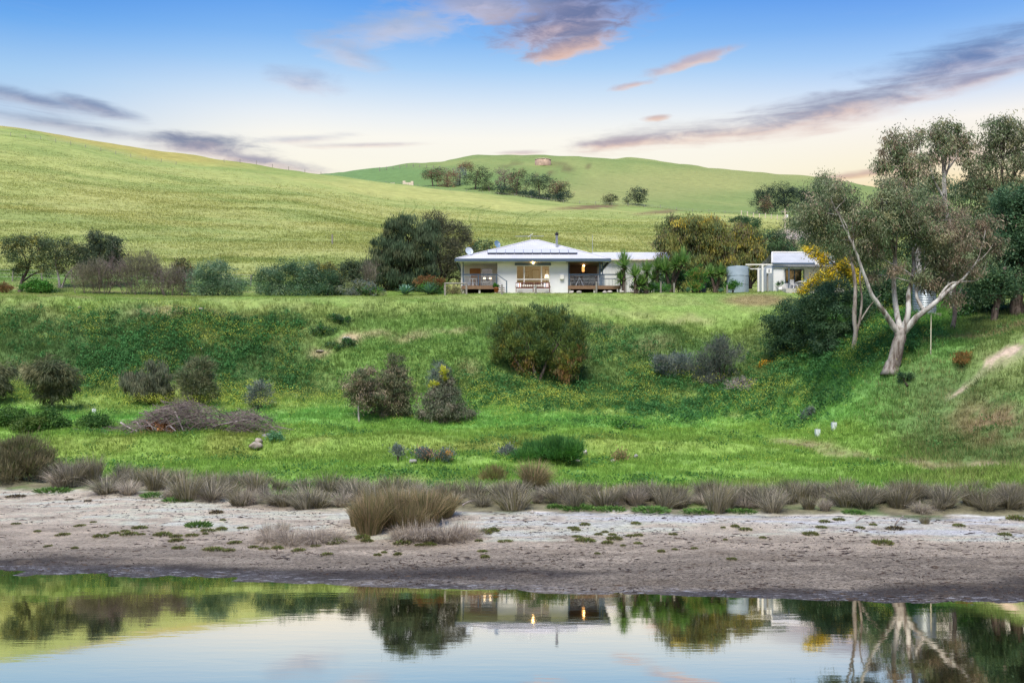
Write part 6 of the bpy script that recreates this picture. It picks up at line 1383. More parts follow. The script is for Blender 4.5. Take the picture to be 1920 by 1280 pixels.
b = MB().lathe([(.0, .06), (.07, .03), (.07, -.05), (0, -.08)], 10).build('porch_light', M['lamp'], cot, True, (qx(1562) - .2, -.4, qz(506)))
def cw(x, y, z): return (co[0] + x, co[1] + y, co[2] + z)
t = thing('patio_chair', 'white moulded chair on the cottage patio', 'chair', cw(qx(1482), -1.1, 0), .5)
MB().box(-.25, .25, -.25, .25, .40, .44).build('seat', M['white_plastic'], t)
bk = MB()
for i in range(5): bk.box(-.22 + i * .1, -.16 + i * .1, .22, .25, .44, .86)
bk.box(-.24, .26, .215, .255, .86, .92).build('backrest', M['white_plastic'], t)
for a in (-1, 1):
    for c in (-1, 1): MB().tube([(a * .22, c * .22, .4), (a * .27, c * .27, -.02)], [.025, .025], 5).build('leg', M['white_plastic'], t)
    MB().box(a * .27 - .03, a * .27 + .03, -.25, .25, .62, .65).build('armrest', M['white_plastic'], t)
t = thing('patio_table', 'white pedestal table beside the white chair on the cottage patio', 'table', cw(qx(1501), -1.0, 0))
MB().box(-.55, .55, -.4, .4, .68, .73).build('tabletop', M['white_plastic'], t); MB().lathe([(.3, -.02), (.12, .1), (.10, .68)], 12).build('pedestal', M['white_plastic'], t)
tag(MB().lathe([(.0, 0), (.16, 0), (.18, .12), (.0, .14)], 14).build('bowl', solid('teal', (.08, .32, .34), .4), None, True, cw(qx(1503), -1.0, .73)), 'teal bowl on the white patio table', 'bowl')
t = thing('potted_cactus', 'tall succulent in a white pot against the cottage wall', 'pot plant', cw(qx(1460), -.45, 0))
MB().lathe([(0, -.1), (.14, -.1), (.18, .22), (.0, .2)], 12).build('pot', M['white_plastic'], t, True)
mb = MB(); crown_leaves(mb, [(0, 0, .5, .16, .16, .3)], 90, .4, .07, 'up', K_OLIVE, np.random.default_rng(3), clump=.1, per=15); mb.build('leaves', M['leaf'], t)
# pergola left of the cottage
g = ground(1425, CD - .5); t = thing('pergola', 'white open pergola frame joining the cottage to the water tank side', 'pergola', (g.x, CD - .5, g.z))
pz = lambda p: H + (YH - p) * kc - g.z
pxx = lambda p: (p - 1425) * kc
MB().box(pxx(1398), pxx(1448), -.05, .05, pz(498.2), pz(496)).build('front_beam', M['trim_pale'], t)
MB().tube([(pxx(1402), 0, pz(498)), (pxx(1418), 2.4, pz(500.5)), (pxx(1446), 2.6, pz(500))], [.05, .05, .05], 5).build('rear_beam', M['trim_pale'], t)
for p, dy in ((1428.5, -.2), (1434, 2.5)): MB().box(pxx(p) - .08, pxx(p) + .08, dy - .08, dy + .08, -.3, pz(498.4)).build('post', M['trim_pale'], t)
for p in (1408, 1421, 1434): MB().tube([(pxx(p), 0, pz(497)), (pxx(p) + .3, 2.5, pz(500.3))], [.035, .035], 4).build('rafter', M['trim_pale'], t)
g = ground(1439, CD - .6); t = thing('meter_post', 'white meter box on a grey post at the cottage corner', 'meter box', tuple(g))
MB().box(-.07, .07, -.07, .07, -.3, 1.7).build('post', M['timber_grey'], t)
zb_ = H + (YH - 513.5) * kc - g.z
b = MB().box(-.15, .35, -.22, -.075, zb_, zb_ + .45).build('box', M['white_plastic'], t); MB().box(.05, .13, -.235, -.222, zb_ + .08, zb_ + .36).build('window', M['black'], b)

# ---- water tanks, bin
g = ground(1383, 96); r = 20.5 * 96 / F
t = thing('water_tank', 'round blue-grey rainwater tank between the pepper trees and the cottage', 'water tank', tuple(g))
th = (545 - 497) * 96 / F
MB().lathe([(r, -.4), (r, th), (r * .97, th + .05), (0, th + .18)], 40).build('shell', M['tank_blue'], t, True)
for z in (.33, .66): MB().lathe([(r + .002, th * z - .02), (r + .03, th * z), (r + .002, th * z + .02)], 40).build('seam', M['tank_blue'], t, True)
MB().tube([(r * .45, -r * .92, -.1), (r * .45, -r * .92, th * .66)], [.03, .03], 5).build('pipe', M['steel'], t)
g = gh(1318, 547, 88, 96); t = thing('wheelie_bin', 'dark blue-black wheelie bin among the yuccas', 'bin', tuple(g))
MB().add([(-.22, -.25, .08), (.22, -.25, .08), (.22, .25, .08), (-.22, .25, .08), (-.29, -.33, .92), (.29, -.33, .92), (.29, .33, .92), (-.29, .33, .92)], [(0, 3, 2, 1), (4, 5, 6, 7), (0, 1, 5, 4), (1, 2, 6, 5), (2, 3, 7, 6), (3, 0, 4, 7)]).build('body', M['bin'], t)
MB().box(-.31, .31, -.36, .36, .925, .99).build('lid', M['bin'], t)
for x in (-.25, .25): MB().tube([(x - .03, .25, .1), (x + .03, .25, .1)], [.1, .1], 10).build('wheel', M['black'], t)
TD = 73.0; kt = TD / F; zt0 = H + (YH - 588) * kt; r = 21 * kt; th = (588 - 532) * kt
t = thing('water_tank', 'corrugated steel rainwater tank behind the big forked gum', 'water tank', ((1733 - CX) * kt, TD, zt0))
n = 18; pr = []
for i in range(n * 6 + 1):
    z = th * i / (n * 6); pr.append((r + .022 * math.sin(i / 6 * 2 * math.pi), z))
MB().lathe([(0, 0)] + pr + [(0, th + .1)], 40).build('shell', M['tank_steel'], t, True)
MB().tube([(-.3, 0, th + .08), (2.3, .3, th + .1)], [.05, .05], 6).build('inlet_pipe', M['white_plastic'], t)
MB().box(-.9, .9, -.8, .8, -1.2, -.003).build('stand', M['timber_grey'], t)
g = gh(1745, 664, 52, 75); zz = H + (YH - 588) * g.y / F - g.z
tag(MB().tube([(0, 0, -.2), (.03, 0, zz)], [.035, .03], 6).build('marker_pole', solid('pole_cream', A(206, 200, 176), .6), None, False, tuple(g)), 'thin pale upright pole on the slope below the steel tank', 'pole')

# ---- yuccas and agaves
def sword(n=1, L=.75, Wd=.05, droop=.25):
    mb = MB(); V = []; Q = []
    for i in range(4):
        t = i / 3; w = Wd * (1 - t) ** .7 * (.6 + .8 * min(t * 3, 1)) if i < 3 else .002
        V += [(-w / 2, 0, 0), (w / 2, 0, 0)]
        V[-2] = (-w / 2, L * t, -droop * L * t * t); V[-1] = (w / 2, L * t, -droop * L * t * t)
    Q = [(2 * i, 2 * i + 1, 2 * i + 3, 2 * i + 2) for i in range(3)]
    return np.array(V), Q
def rosette(mb, c, n, L, Wd, rng, cols, lo=-35, hi=88, droop=.2):
    V, Q = sword(1, L, Wd, droop)
    for i in range(n):
        e = math.radians(lo + (hi - lo) * rng.random() ** .8); a = rng.random() * 2 * math.pi; k = .75 + .4 * rng.random()
        ca, sa, ce, se = math.cos(a), math.sin(a), math.cos(e), math.sin(e)
        y = np.array([ca * ce, sa * ce, se]); x = np.array([-sa, ca, 0]); z = np.cross(x, y)
        mb.add(np.asarray(c) + k * (V[:, :1] * x + V[:, 1:2] * y + V[:, 2:] * z), Q, None, np.asarray(cols[rng.integers(len(cols))]) * rng.uniform(.75, 1.2))
K_YUC = leafc((112, 142, 74), (92, 126, 64), (126, 150, 88), (80, 112, 58))
def yucca(label, px, py, heads, seed, dmin=88):
    d = hit(px, py, dmin, 97); d = min(d, 96); g = ground(px, d); s = d / F; rng = np.random.default_rng(seed)
    t = thing('yucca', label, 'yucca', tuple(g), 0, 'yuccas between the house and the pepper trees')
    tr = MB()
    for (hx_, hy, r_) in heads:
        c = np.array([(hx_ - px) * s, rng.normal() * .3, H + (YH - hy) * s - g.z])
        tr.tube(bez((0, 0, -.2), (c[0] * .3, c[1] * .3, c[2] * .5), c, 6), np.linspace(.2, .13, 6), 7, (.95, .9, .88))
        mb = MB(); rosette(mb, c, 190, r_ * s * 1.4, .10, rng, [tuple(1.25 * v for v in q) for q in K_YUC], -50); mb.build('leaf_head', M['leaf'], t)
    tr.build('trunk', M['rough_bark'], t, True)
yucca('tallest single-headed yucca next to the right verandah', 1170, 549, [(1170, 498, 22), (1166, 524, 15)], 1)
yucca('yucca right of the tallest one, with a lower full head', 1192, 550, [(1190, 518, 18), (1200, 534, 14)], 2)
yucca('small leaning yucca in the middle of the yucca row', 1212, 550, [(1214, 508, 16), (1208, 532, 15)], 3)
yucca('pale-leaved yucca behind the forked one', 1232, 548, [(1232, 503, 15), (1226, 524, 15)], 4)
yucca('forked yucca with two thick trunks and three heads', 1258, 549, [(1246, 508, 21), (1281, 492, 21), (1266, 498, 16)], 5)
yucca('low twin-headed yucca beside the water tank', 1342, 547, [(1333, 514, 15), (1351, 514, 15)], 6)
bush('mixed yellow-green garden shrub between the forked and the low yucca', (1308, 94), [(1305, 522, 16, 16), (1316, 510, 10, 12), (1300, 538, 16, 10)], dict(n=3200, L=.2, W=.06, mode='up', cols=K_PEPYEL[1:3] + K_GREEN, clump=.35), seed=141)
bush('low green garden plants under the yucca row', (1215, 93.5), [(1200, 541, 16, 8), (1225, 542, 18, 8), (1245, 541, 10, 8)], dict(n=3600, L=.2, W=.06, mode='up', cols=K_GREEN + K_OLIVE[:1], clump=.3), seed=142)
bush('small rounded green shrub against the water tank', (1376, 93), [(1376, 534, 10, 6), (1370, 536, 8, 5)], dict(n=1300, L=.13, W=.07, mode='rand', cols=K_GREEN, clump=.25), seed=143, stems=2)
bush('low dark hedge behind the yuccas and the shed wall', (1270, 98), [(1240, 530, 22, 16), (1275, 528, 24, 18), (1315, 530, 24, 16), (1345, 535, 18, 12)], dict(n=8000, L=.18, W=.07, mode='rand', cols=K_DARK + K_GREEN[1:2], clump=.4), seed=144)
K_AG = leafc((134, 172, 150), (116, 156, 136), (150, 184, 164))
ag = MB(); V_, Q_ = sword(1, 1.0, .17, .08); V_[2:4, 2] += .03; ag.add(V_, Q_); agm = ag.mesh('leaf')
def agave(label, px, py, r_, seed, grp='agaves in the bed left of the house', n=46):
    d = min(hit(px, py, 86, 95), 93.5); g = ground(px, d); s = d / F; rng = np.random.default_rng(seed)
    t = thing('agave', label, 'agave', tuple(g), 0, grp)
    for i in range(n):
        e = math.radians(8 + 72 * (i / n) ** .9); a = i * 2.399 + rng.normal() * .1; k = r_ * s * (1.4 - .4 * i / n)
        o = bpy.data.objects.new('leaf', agm); COL.objects.link(o); o.parent = t
        o.location = (0, 0, .12); o.rotation_euler = (e, 0, a); o.scale = (k, k, k)
mt = solid('agave_leaf', A(120, 160, 138), .5, var=.15, scale=2); agm.materials.append(mt)
agave('left big blue-green agave in the bed left of the house', 760, 553, 21, 1)
agave('right big blue-green agave next to the hitching rail', 806, 553, 23, 2)
agave('small green agave under the yuccas near the forked one', 1242, 545, 12, 3, 'small agaves under the yuccas', 24)
agave('small blue agave right of the forked yucca', 1290, 546, 11, 4, 'small agaves under the yuccas', 24)
agave('small agave between the low twin-headed yucca and the tank', 1352, 546, 10, 5, 'small agaves under the yuccas', 24)
# ------------------------------------------------------------------ fences, ruins and pole on the hills
M['wire'] = solid('wire', A(150, 150, 146), .6)
def fence(label, pts, d_of, nposts, hgt, pw, wires=3, group=None, jit=.0, mat='timber_grey', wr=.012):
    """posts and wires along the ground; pts are bearings, d_of their distances"""
    us = np.linspace(pts[0], pts[-1], nposts); ds = np.interp(us, pts, d_of)
    P = [ground(u, d) for u, d in zip(us, ds)]
    c = P[len(P) // 2]
    t = thing('wire_fence', label, 'fence', tuple(c), 0, group)
    pm = MB().tube([(0, 0, -.3), (0, 0, hgt)], [pw, pw], 6).mesh('post'); pm.materials.append(M[mat])
    for i, p in enumerate(P):
        o = bpy.data.objects.new('post', pm); COL.objects.link(o); o.parent = t; o.location = p - c
        o.scale = (1, 1, .85 + .3 * random.random()); o.rotation_euler = (random.gauss(0, .04), random.gauss(0, .04), 0)
    for k in range(wires):
        z = hgt * (.35 + .55 * k / max(1, wires - 1))
        MB().tube([p - c + Vector((0, 0, z)) for p in P], [wr] * len(P), 3).build('wire', M['wire'], t)
fence('post and wire fence along the crest of the left hill', [-150, 0, 100, 250, 330], [285, 283, 284, 288, 291], 18, 1.05, .07, 3, 'paddock fences', wr=.012)
fence('long post and wire fence down the top edge of the near paddock', [420, 600, 750, 900, 1100, 1260, 1420], [302, 318, 322, 324, 323, 322, 322], 34, 1.1, .08, 3, 'paddock fences', wr=.012)
fence('low wire fence at the foot of the paddock behind the left-hand trees', [-200, 0, 470], [103, 103, 104], 13, 1.3, .07, 3, 'paddock fences')
fence('row of posts on the skyline at the left shoulder of the far hill', [712, 760, 800, 850], [560, 570, 560, 520], 12, 1.8, .2, 2, 'paddock fences', wr=.025)
fence('short pale fence above the cottage below the dark tree clump', [1390, 1440, 1480], [300, 290, 270], 9, 1.3, .13, 2, 'paddock fences', mat='stone_pale', wr=.02)
tag(MB().tube([(0, 0, -.3), (0, 0, 1.5)], [.12, .12], 6).build('post', M['timber_grey'], None, False, tuple(gh(623, 458, 100, 300))), 'single dark post standing alone in the middle of the paddock', 'post')
d = 345; g = ground(765, 333); s = 333 / F
t = thing('stone_ruin', 'pale ruined stone walls on the brow of the paddock below the far hill', 'ruin', tuple(g))
g2 = H + (YH - 353) * s - g.z
MB().box(-10 * s, -5 * s, 0, .5, g2 - 1, g2 + 14 * s).box(-5 * s, 5.2 * s, 0.01, .49, g2 - 1, g2 + 11 * s).build('wall', M['stone_pale'], t)
MB().box(5.2 * s, 10 * s, -.3, 1.5, g2 - 1, g2 + 13 * s).build('wall', M['stone_pale'], t)
tag(MB().box(-4 * s, 4 * s, 0, .6, -1, 9 * s).build('ruin_pillar', M['stone_pale'], None, False, (((736 - CX) / F) * 333, 333, H + (YH - 352) * s)), 'short pale stone pillar left of the ruined walls', 'ruin')
d = 600; g = gh(1018, 308, 500, 640); s = g.y / F
t = thing('summit_tank', 'low round rusty-white water tank near the top of the far hill', 'water tank', tuple(g))
MB().lathe([(15 * s, -1.5), (15 * s, 8.2 * s), (14.4 * s, 8.2 * s), (14.2 * s, 4 * s), (0, 4 * s)], 40).build('shell', M['rust'], t, True)
MB().lathe([(15.03 * s, 7.6 * s), (15.5 * s, 7.6 * s), (15.5 * s, 8.4 * s), (14.3 * s, 8.4 * s), (14.3 * s, 8.2 * s)], 40).build('rim', M['stone_pale'], t, True)
d = 230; s = d / F; g = ground(1472, d)
t = thing('power_pole', 'pale power pole with a short cross-arm above the cottage roof', 'power pole', tuple(g))
zt = H + (YH - 392) * s - g.z
MB().tube([(0, 0, -.5), (0, 0, zt)], [.16, .12], 8).build('pole', M['stone_pale'], t); MB().box(-.9, .9, -.09, .09, zt - .7, zt - .5).build('cross_arm', M['timber_grey'], t)
MB().lathe([(.0, 0), (.28, 0), (.28, .7), (0, .75)], 10).build('transformer', M['white_plastic'], t, loc=(.45, 0, zt - 2.0))
# dark wheel marks in the crop
def track(pts, w=.32, lift=.06):
    P = []
    for (x, y) in pts: d = hit(x, y, 106, 330); P.append(ground(x, d))
    P = np.array([p[:] for p in P]); tt = np.linspace(0, 1, len(P)); q = np.linspace(0, 1, 40)
    C = np.stack([pchip(tt, P[:, i], q) for i in range(3)], 1)
    T = unit(np.gradient(C, axis=0)); N = np.stack([-T[:, 1], T[:, 0], np.zeros(40)], 1); N = unit(N)
    V = []
    for c, n in zip(C, N):
        for sgn in (-1, 1):
            p = c + n * sgn * w / 2; z = float(height(p[0] / p[1] * F + CX, p[1])) + lift; V.append((p[0], p[1], z))
    o = MB().add(V, [(2 * i, 2 * i + 1, 2 * i + 3, 2 * i + 2) for i in range(39)]).build('wheel_track', M['track'], None, True); o['kind'] = 'structure'
M['track'] = solid('track', A(128, 140, 74), .9, var=.3, scale=.6)
for pts in ([(893, 436), (880, 410), (884, 395), (905, 386)], [(905, 436), (895, 410), (900, 396), (920, 387)], [(964, 450), (962, 425), (975, 405), (1000, 394)], [(982, 455), (982, 428), (996, 408), (1025, 395)], [(1105, 472), (1085, 452), (1068, 432), (1066, 428)], [(1118, 472), (1100, 450), (1084, 428), (1083, 424)], [(1200, 470), (1186, 452), (1172, 440)], [(1216, 470), (1200, 448), (1184, 434)], [(752, 400), (760, 388), (758, 374)], [(768, 402), (779, 390), (776, 376)]):
    track(pts)

# ------------------------------------------------------------------ sedges
def tussock_mesh(seed, n, spread, droop, cols, w=.022, base=.22):
    """blades of one sedge tussock, 1 m high, fountain shaped"""
    rng = np.random.default_rng(seed); mb = MB()
    a = rng.random(n) * 2 * math.pi; r0 = base * rng.random(n) ** .5
    lean = spread * rng.random(n) ** .6; L = .5 + .6 * rng.random(n) ** .8
    V = np.zeros((n, 7, 3)); R = np.stack([np.cos(a), np.sin(a)], 1); Tn = np.stack([-np.sin(a + rng.normal(size=n) * .9), np.cos(a + rng.normal(size=n) * .9)], 1)
    for k, t in enumerate((0, .38, .74, 1.0)):
        h = L * (t - droop * lean * t * t * .8); o = r0 + L * lean * (t * .55 + t * t * .55)
        c = np.concatenate([R * o[:, None], h[:, None]], 1)
        ww = w * (1.0, .95, .6, 0)[k]
        if k < 3:
            V[:, 2 * k] = c - np.concatenate([Tn * ww / 2, np.zeros((n, 1))], 1); V[:, 2 * k + 1] = c + np.concatenate([Tn * ww / 2, np.zeros((n, 1))], 1)
        else: V[:, 6] = c
    b = np.arange(n)[:, None] * 7
    Q = np.concatenate([b + np.array([[0, 1, 3, 2]]), b + np.array([[2, 3, 5, 4]])]); T = b + np.array([[4, 5, 6]])
    cols = np.asarray(cols); c = cols[rng.integers(0, len(cols), n)] * (1 + (rng.random((n, 1)) - .5) * .5)
    mb.add(V.reshape(-1, 3), Q, T, np.repeat(c, 7, 0))
    me = mb.mesh('sedge_tussock'); me.materials.append(M['blade']); return me
K_SED = leafc((148, 142, 124), (126, 121, 106), (166, 158, 140), (104, 100, 88), (118, 115, 84))
K_SEDG = leafc((128, 118, 84), (108, 106, 70), (146, 128, 96), (92, 96, 62), (158, 138, 110))
K_STRAW = leafc((172, 162, 148), (152, 142, 130), (188, 176, 160), (130, 120, 108))
TU = [tussock_mesh(i, 560, (.62, .8, .95, .7, 1.05, .85, .75)[i], (.3, .5, .6, .4, .6, .45, .55)[i], K_SED if i % 3 else K_SED + K_SEDG[:2], .014, (.3, .24, .2, .34, .26, .3, .36)[i]) for i in range(7)]
TUS = [tussock_mesh(10 + i, 560, 1.1, .75, K_SED[:3] + K_STRAW, .014) for i in range(3)]
TUG = [tussock_mesh(20 + i, 1200, .85, .62, K_SEDG, .013, .4) for i in range(3)]
TUF = [tussock_mesh(30 + i, 1000, 1.25, .95, K_STRAW, .012, .5) for i in range(3)]
rs = random.Random(5)
def tussock(px, py, w, h, meshes, label, group, k, dmin=33):
    nrm = {id(TUF): 1.15, id(TUG): .86, id(TUS): .8}.get(id(meshes), .66)
    d = hit(px, py, dmin, 60); g = ground(px, d); s = d / F
    o = bpy.data.objects.new('sedge_tussock', meshes[k % len(meshes)]); COL.objects.link(o)
    o.location = g - Vector((0, 0, .04)); o.rotation_euler = (rs.gauss(0, .09), rs.gauss(0, .12), k * 1.7)
    sx = w * s * .5 / nrm
    o.scale = (sx, sx * .9, h * s * 1.02); return tag(o, label, 'sedge', group)
MARKS = ((130, 'below the wiry bush'), (230, 'just right of the wiry bush'), (330, 'below the left end of the brush pile'), (430, 'below the middle of the brush pile'), (540, 'below the lichened rocks'), (640, 'left of the big clump'), (760, 'behind the left half of the big clump'), (880, 'behind the right half of the big clump'), (980, 'below the lone upright tussock'), (1100, 'below the grassy mound'), (1220, 'below the dry pinkish succulent'), (1330, 'by the bent pale stick'), (1440, 'right of the bent pale stick'), (1580, 'below the tree guards'), (1720, 'below the big gum'), (1830, 'below the dirt path'), (9999, 'by the right edge'))
LB = lambda x: next(b for a, b in MARKS if x < a)
def size_word(h, lo, hi): return 'low' if h < lo else 'tall' if h > hi else 'mid-height'
G_ROW = 'grey-brown sedge tussocks along the edge of the sand'
k = 0
for x in range(110, 1945, 25):
    xx = x + rs.uniform(-16, 16)
    base = np.interp(xx, [0, 130, 300, 420, 640, 960, 1300, 1600, 1920], [905, 912, 925, 940, 948, 950, 953, 955, 955])
    if 1440 < xx and rs.random() < .25: continue
    h = rs.uniform(28, 60) * (1.0 if xx > 500 else 1.1)
    tussock(xx, base + rs.uniform(-14, 7), rs.uniform(40, 84), h, TU if rs.random() < .7 else TUS, size_word(h, 38, 52) + ' grey-brown sedge tussock in the front row ' + LB(xx), G_ROW, k); k += 1
for x in range(60, 1950, 31):
    xx = x + rs.uniform(-18, 18)
    base = np.interp(xx, [0, 130, 300, 420, 640, 960, 1300, 1600, 1920], [898, 898, 908, 918, 930, 934, 935, 935, 938])
    tussock(xx, base + rs.uniform(-7, 5), rs.uniform(40, 66), (hb := rs.uniform(28, 46)), TU, size_word(hb, 33, 40) + ' sedge tussock in the back row ' + LB(xx), G_ROW, k); k += 1
for (xx, yy, w, h) in ((1480, 925, 66, 34), (1532, 928, 48, 34), (1585, 922, 60, 30), (1690, 930, 74, 32), (1770, 950, 80, 48), (1700, 945, 60, 44), (1640, 940, 56, 36), (1850, 955, 60, 44), (1900, 950, 50, 40), (1745, 925, 50, 26), (1822, 925, 60, 28), (1890, 925, 60, 28)):
    tussock(xx, yy, w, h, TU, size_word(h, 31, 41) + ' sedge tussock in the scattered stand ' + LB(xx), G_ROW, k); k += 1
tussock(1000, 912, 88, 58, TUG, 'lone upright olive-brown sedge tussock on the grass above the shore row', None, 1)
for (xx, yy, w, h, lab) in ((692, 1000, 96, 96, 'leftmost tall tussock of the big olive sedge clump on the sand'), (742, 990, 100, 92, 'second tall tussock from the left in the big olive sedge clump'), (795, 985, 110, 84, 'tall brown-tipped tussock right of the middle of the big sedge clump'), (830, 968, 80, 62, 'rightmost tussock of the big olive sedge clump'), (765, 972, 110, 66, 'back tussock of the big olive sedge clump'), (715, 984, 80, 84, 'tussock filling the gap between the two leftmost tall ones of the clump'), (770, 996, 70, 66, 'shorter front tussock in the middle of the big olive sedge clump'), (668, 985, 50, 60, 'small olive tussock at the left flank of the big clump')):
    tussock(xx, yy, w, h, TUG, lab, 'big olive sedge clump standing on the sand', k); k += 1
for (xx, yy, w, h, lab) in ((760, 1010, 90, 44, 'left collapsed straw-grey tussock at the foot of the big clump'), (795, 1012, 110, 52, 'middle collapsed straw-grey tussock at the foot of the big clump'), (838, 1013, 116, 54, 'widest collapsed straw-grey tussock at the right foot of the big clump'), (872, 1006, 80, 40, 'rightmost collapsed straw-grey tussock at the foot of the big clump'), (505, 1012, 84, 38, 'left end of the flattened straw-coloured sedge left of the big clump'), (545, 1016, 100, 40, 'second flattened straw-coloured tussock left of the big clump'), (590, 1014, 100, 40, 'third flattened straw-coloured tussock left of the big clump'), (628, 1010, 80, 28, 'flattened straw-coloured tussock nearest the big clump')):
    tussock(xx, yy, w, h, TUF, lab, 'collapsed straw sedges around the big clump', k); k += 1
tussock(500, 1003, 40, 34, TUS, 'small upright brown tussock at the back of the flattened straw sedge, left', 'collapsed straw sedges around the big clump', 3)
tussock(530, 998, 46, 34, TUS, 'small upright russet tussock at the back of the flattened straw sedge, middle', 'collapsed straw sedges around the big clump', 4)
tussock(1735, 982, 26, 18, TU, 'tiny lone tussock on the pale sand at the right', None, 7)
tussock(1455, 945, 60, 42, TUS, 'straw-streaked tussock at the left of the scattered stand', None, 8)
tussock(1140, 950, 66, 34, TUF, 'collapsed pale tussock inside the shore row right of the grassy mound', None, 9)
tussock(465, 945, 62, 52, TUF, 'pale weeping tussock leaning onto the sand below the brush pile', None, 10)

# ------------------------------------------------------------------ samphire cushions and shore litter
def cushion_mesh(seed, cols):
    rng = np.random.default_rng(seed); mb = MB(); n = 260
    a = rng.random(n) * 2 * math.pi; r = rng.random(n) ** .5
    P = np.stack([np.cos(a) * r, np.sin(a) * r, .25 * (1 - r * r)], 1)
    D = np.stack([np.cos(a) * r * .8, np.sin(a) * r * .8, np.full(n, .9)], 1) + rng.normal(size=(n, 3)) * .3
    c = np.asarray(cols)[rng.integers(0, len(cols), n)] * (1 + (rng.random((n, 1)) - .5) * .5)
    leaves(mb, P, D, .55 * (.6 + .6 * rng.random(n)), .13, c, rng)
    me = mb.mesh('samphire_cushion'); me.materials.append(M['blade']); return me
CU = [cushion_mesh(i, leafc((104, 116, 62), (86, 102, 52), (120, 122, 72), (96, 84, 62))) for i in range(3)]
CUB = [cushion_mesh(5, leafc((84, 118, 56), (72, 104, 50), (98, 126, 64)))]
CUD = [cushion_mesh(6, leafc((84, 74, 62), (70, 62, 52), (104, 96, 66)))]
G_SM = 'samphire cushions on the sand'
def cush(px, py, w, h, meshes, label, k, group=G_SM):
    d = hit(px, py, 27, 52); g = ground(px, d); s = d / F
    o = bpy.data.objects.new('samphire_cushion', meshes[k % len(meshes)]); COL.objects.link(o)
    o.location = g - Vector((0, 0, .01)); o.rotation_euler = (0, 0, k * 2.1); o.scale = (w * s / 2, w * s / 2 * .9, h * s / .85); return tag(o, label, 'samphire', group)
cush(373, 987, 44, 14, CUB, 'brightest green low cushion on the pale sand at left', 0, None)
cush(406, 962, 22, 9, CUD, 'brown rounded cushion on the pale sand above the bright green one', 0, None)
cush(1655, 1019, 0.1 + 34, 12, CU, 'lower dark cushion on the sand at far right', 0)
CM = ((130, 'at the far left'), (230, 'left of the bright green cushion'), (300, 'lower left of the bright green cushion'), (375, 'under the bright green cushion'), (440, 'right of the bright green cushion'), (540, 'left of the flattened sedge'), (640, 'by the flattened sedge'), (720, 'at the left foot of the big clump'), (830, 'below the middle of the big clump'), (960, 'right of the big clump'), (1110, 'below the grassy mound'), (1170, 'below the dry pinkish succulent'), (1280, 'below the bent pale stick'), (1440, 'right of the bent pale stick'), (1580, 'below the tree guards'), (1700, 'left of the tiny lone tussock'), (9999, 'at the far right'))
def CL(x, y, w): return ('tiny' if w < 13 else 'small' if w < 20 else 'wide') + ' samphire cushion ' + ('on the upper sand' if y < 993 else 'in mid sand' if y < 1012 else 'on the lower sand') + ', ' + next(b for a, b in CM if x < a)
zone = [(30, 982, 14, 4), (70, 996, 12, 4), (150, 986, 18, 5), (175, 979, 10, 4), (262, 990, 26, 6), (118, 1003, 22, 6), (190, 1006, 24, 7), (215, 1000, 18, 5), (242, 1002, 26, 7), (235, 996, 14, 5), (305, 1003, 30, 8), (330, 1006, 20, 6), (360, 1004, 20, 6), (385, 1001, 10, 5), (330, 1014, 22, 7), (390, 995, 22, 6), (415, 993, 18, 8), (440, 1018, 22, 6), (455, 990, 16, 5), (418, 975, 10, 4), (475, 1026, 16, 5), (495, 1029, 16, 5), (520, 1028, 20, 7), (560, 1032, 22, 6), (592, 1024, 16, 5), (632, 1015, 30, 9), (625, 1019, 22, 6), (680, 1010, 22, 11), (688, 1015, 20, 8), (755, 1019, 30, 8), (786, 1022, 14, 5), (805, 1021, 22, 7), (613, 1039, 20, 5), (708, 1041, 12, 6), (720, 1036, 10, 5), (746, 1040, 14, 7), (905, 1000, 28, 12), (925, 996, 18, 10), (898, 1014, 14, 5), (948, 1015, 24, 5), (905, 1034, 18, 5), (910, 1045, 16, 7), (335, 1028, 20, 7), (400, 1030, 34, 6), (430, 1032, 20, 5), (265, 1002, 12, 5), (140, 1028, 12, 5), (90, 1024, 14, 4)]
for i, (x, y, w, h) in enumerate(zone):
    cush(x, y, w * 1.1, h * 1.1, CU, CL(x, y, w), i)
right = [(1075, 990, 18, 5), (1082, 1006, 18, 4), (1097, 984, 18, 6), (1080, 994, 14, 6), (1097, 1014, 32, 8), (1122, 1002, 14, 5), (1135, 998, 10, 5), (1148, 1003, 14, 5), (1139, 1018, 20, 6), (1152, 1011, 24, 8), (1192, 982, 16, 6), (1182, 1005, 16, 5), (1197, 1004, 14, 6), (1196, 1019, 14, 5), (1168, 1023, 10, 4), (1262, 1002, 14, 5), (1378, 988, 14, 7), (1398, 993, 22, 6), (1356, 989, 8, 4), (1430, 1008, 12, 4), (1546, 979, 18, 6), (1573, 975, 18, 6), (1540, 989, 18, 5), (1613, 990, 16, 5), (1520, 1002, 24, 8), (1637, 984, 12, 5), (1798, 986, 20, 6), (1884, 1003, 20, 7), (1905, 974, 28, 10), (1360, 1012, 8, 4), (1240, 1034, 12, 6), (1265, 1030, 10, 4), (1302, 1028, 12, 4), (1372, 1048, 16, 5), (1120, 1038, 10, 4)]
for i, (x, y, w, h) in enumerate(right):
    cush(x, y, w * 1.1, h * 1.15, CU, CL(x, y, w), i)
for i, (x, y, w, h) in enumerate(((30, 931, 30, 6), (130, 937, 16, 4), (165, 939, 14, 4))): cush(x, y, w, h, CUD, 'brown weed clump on the pale sand at far left, ' + ('nearest the edge', 'middle one', 'right one')[i], i, 'brown weed clumps at far left')
cush(1678, 992, 30, 9, CUD, 'wide brown cushion on the pale sand at right', 0, None)
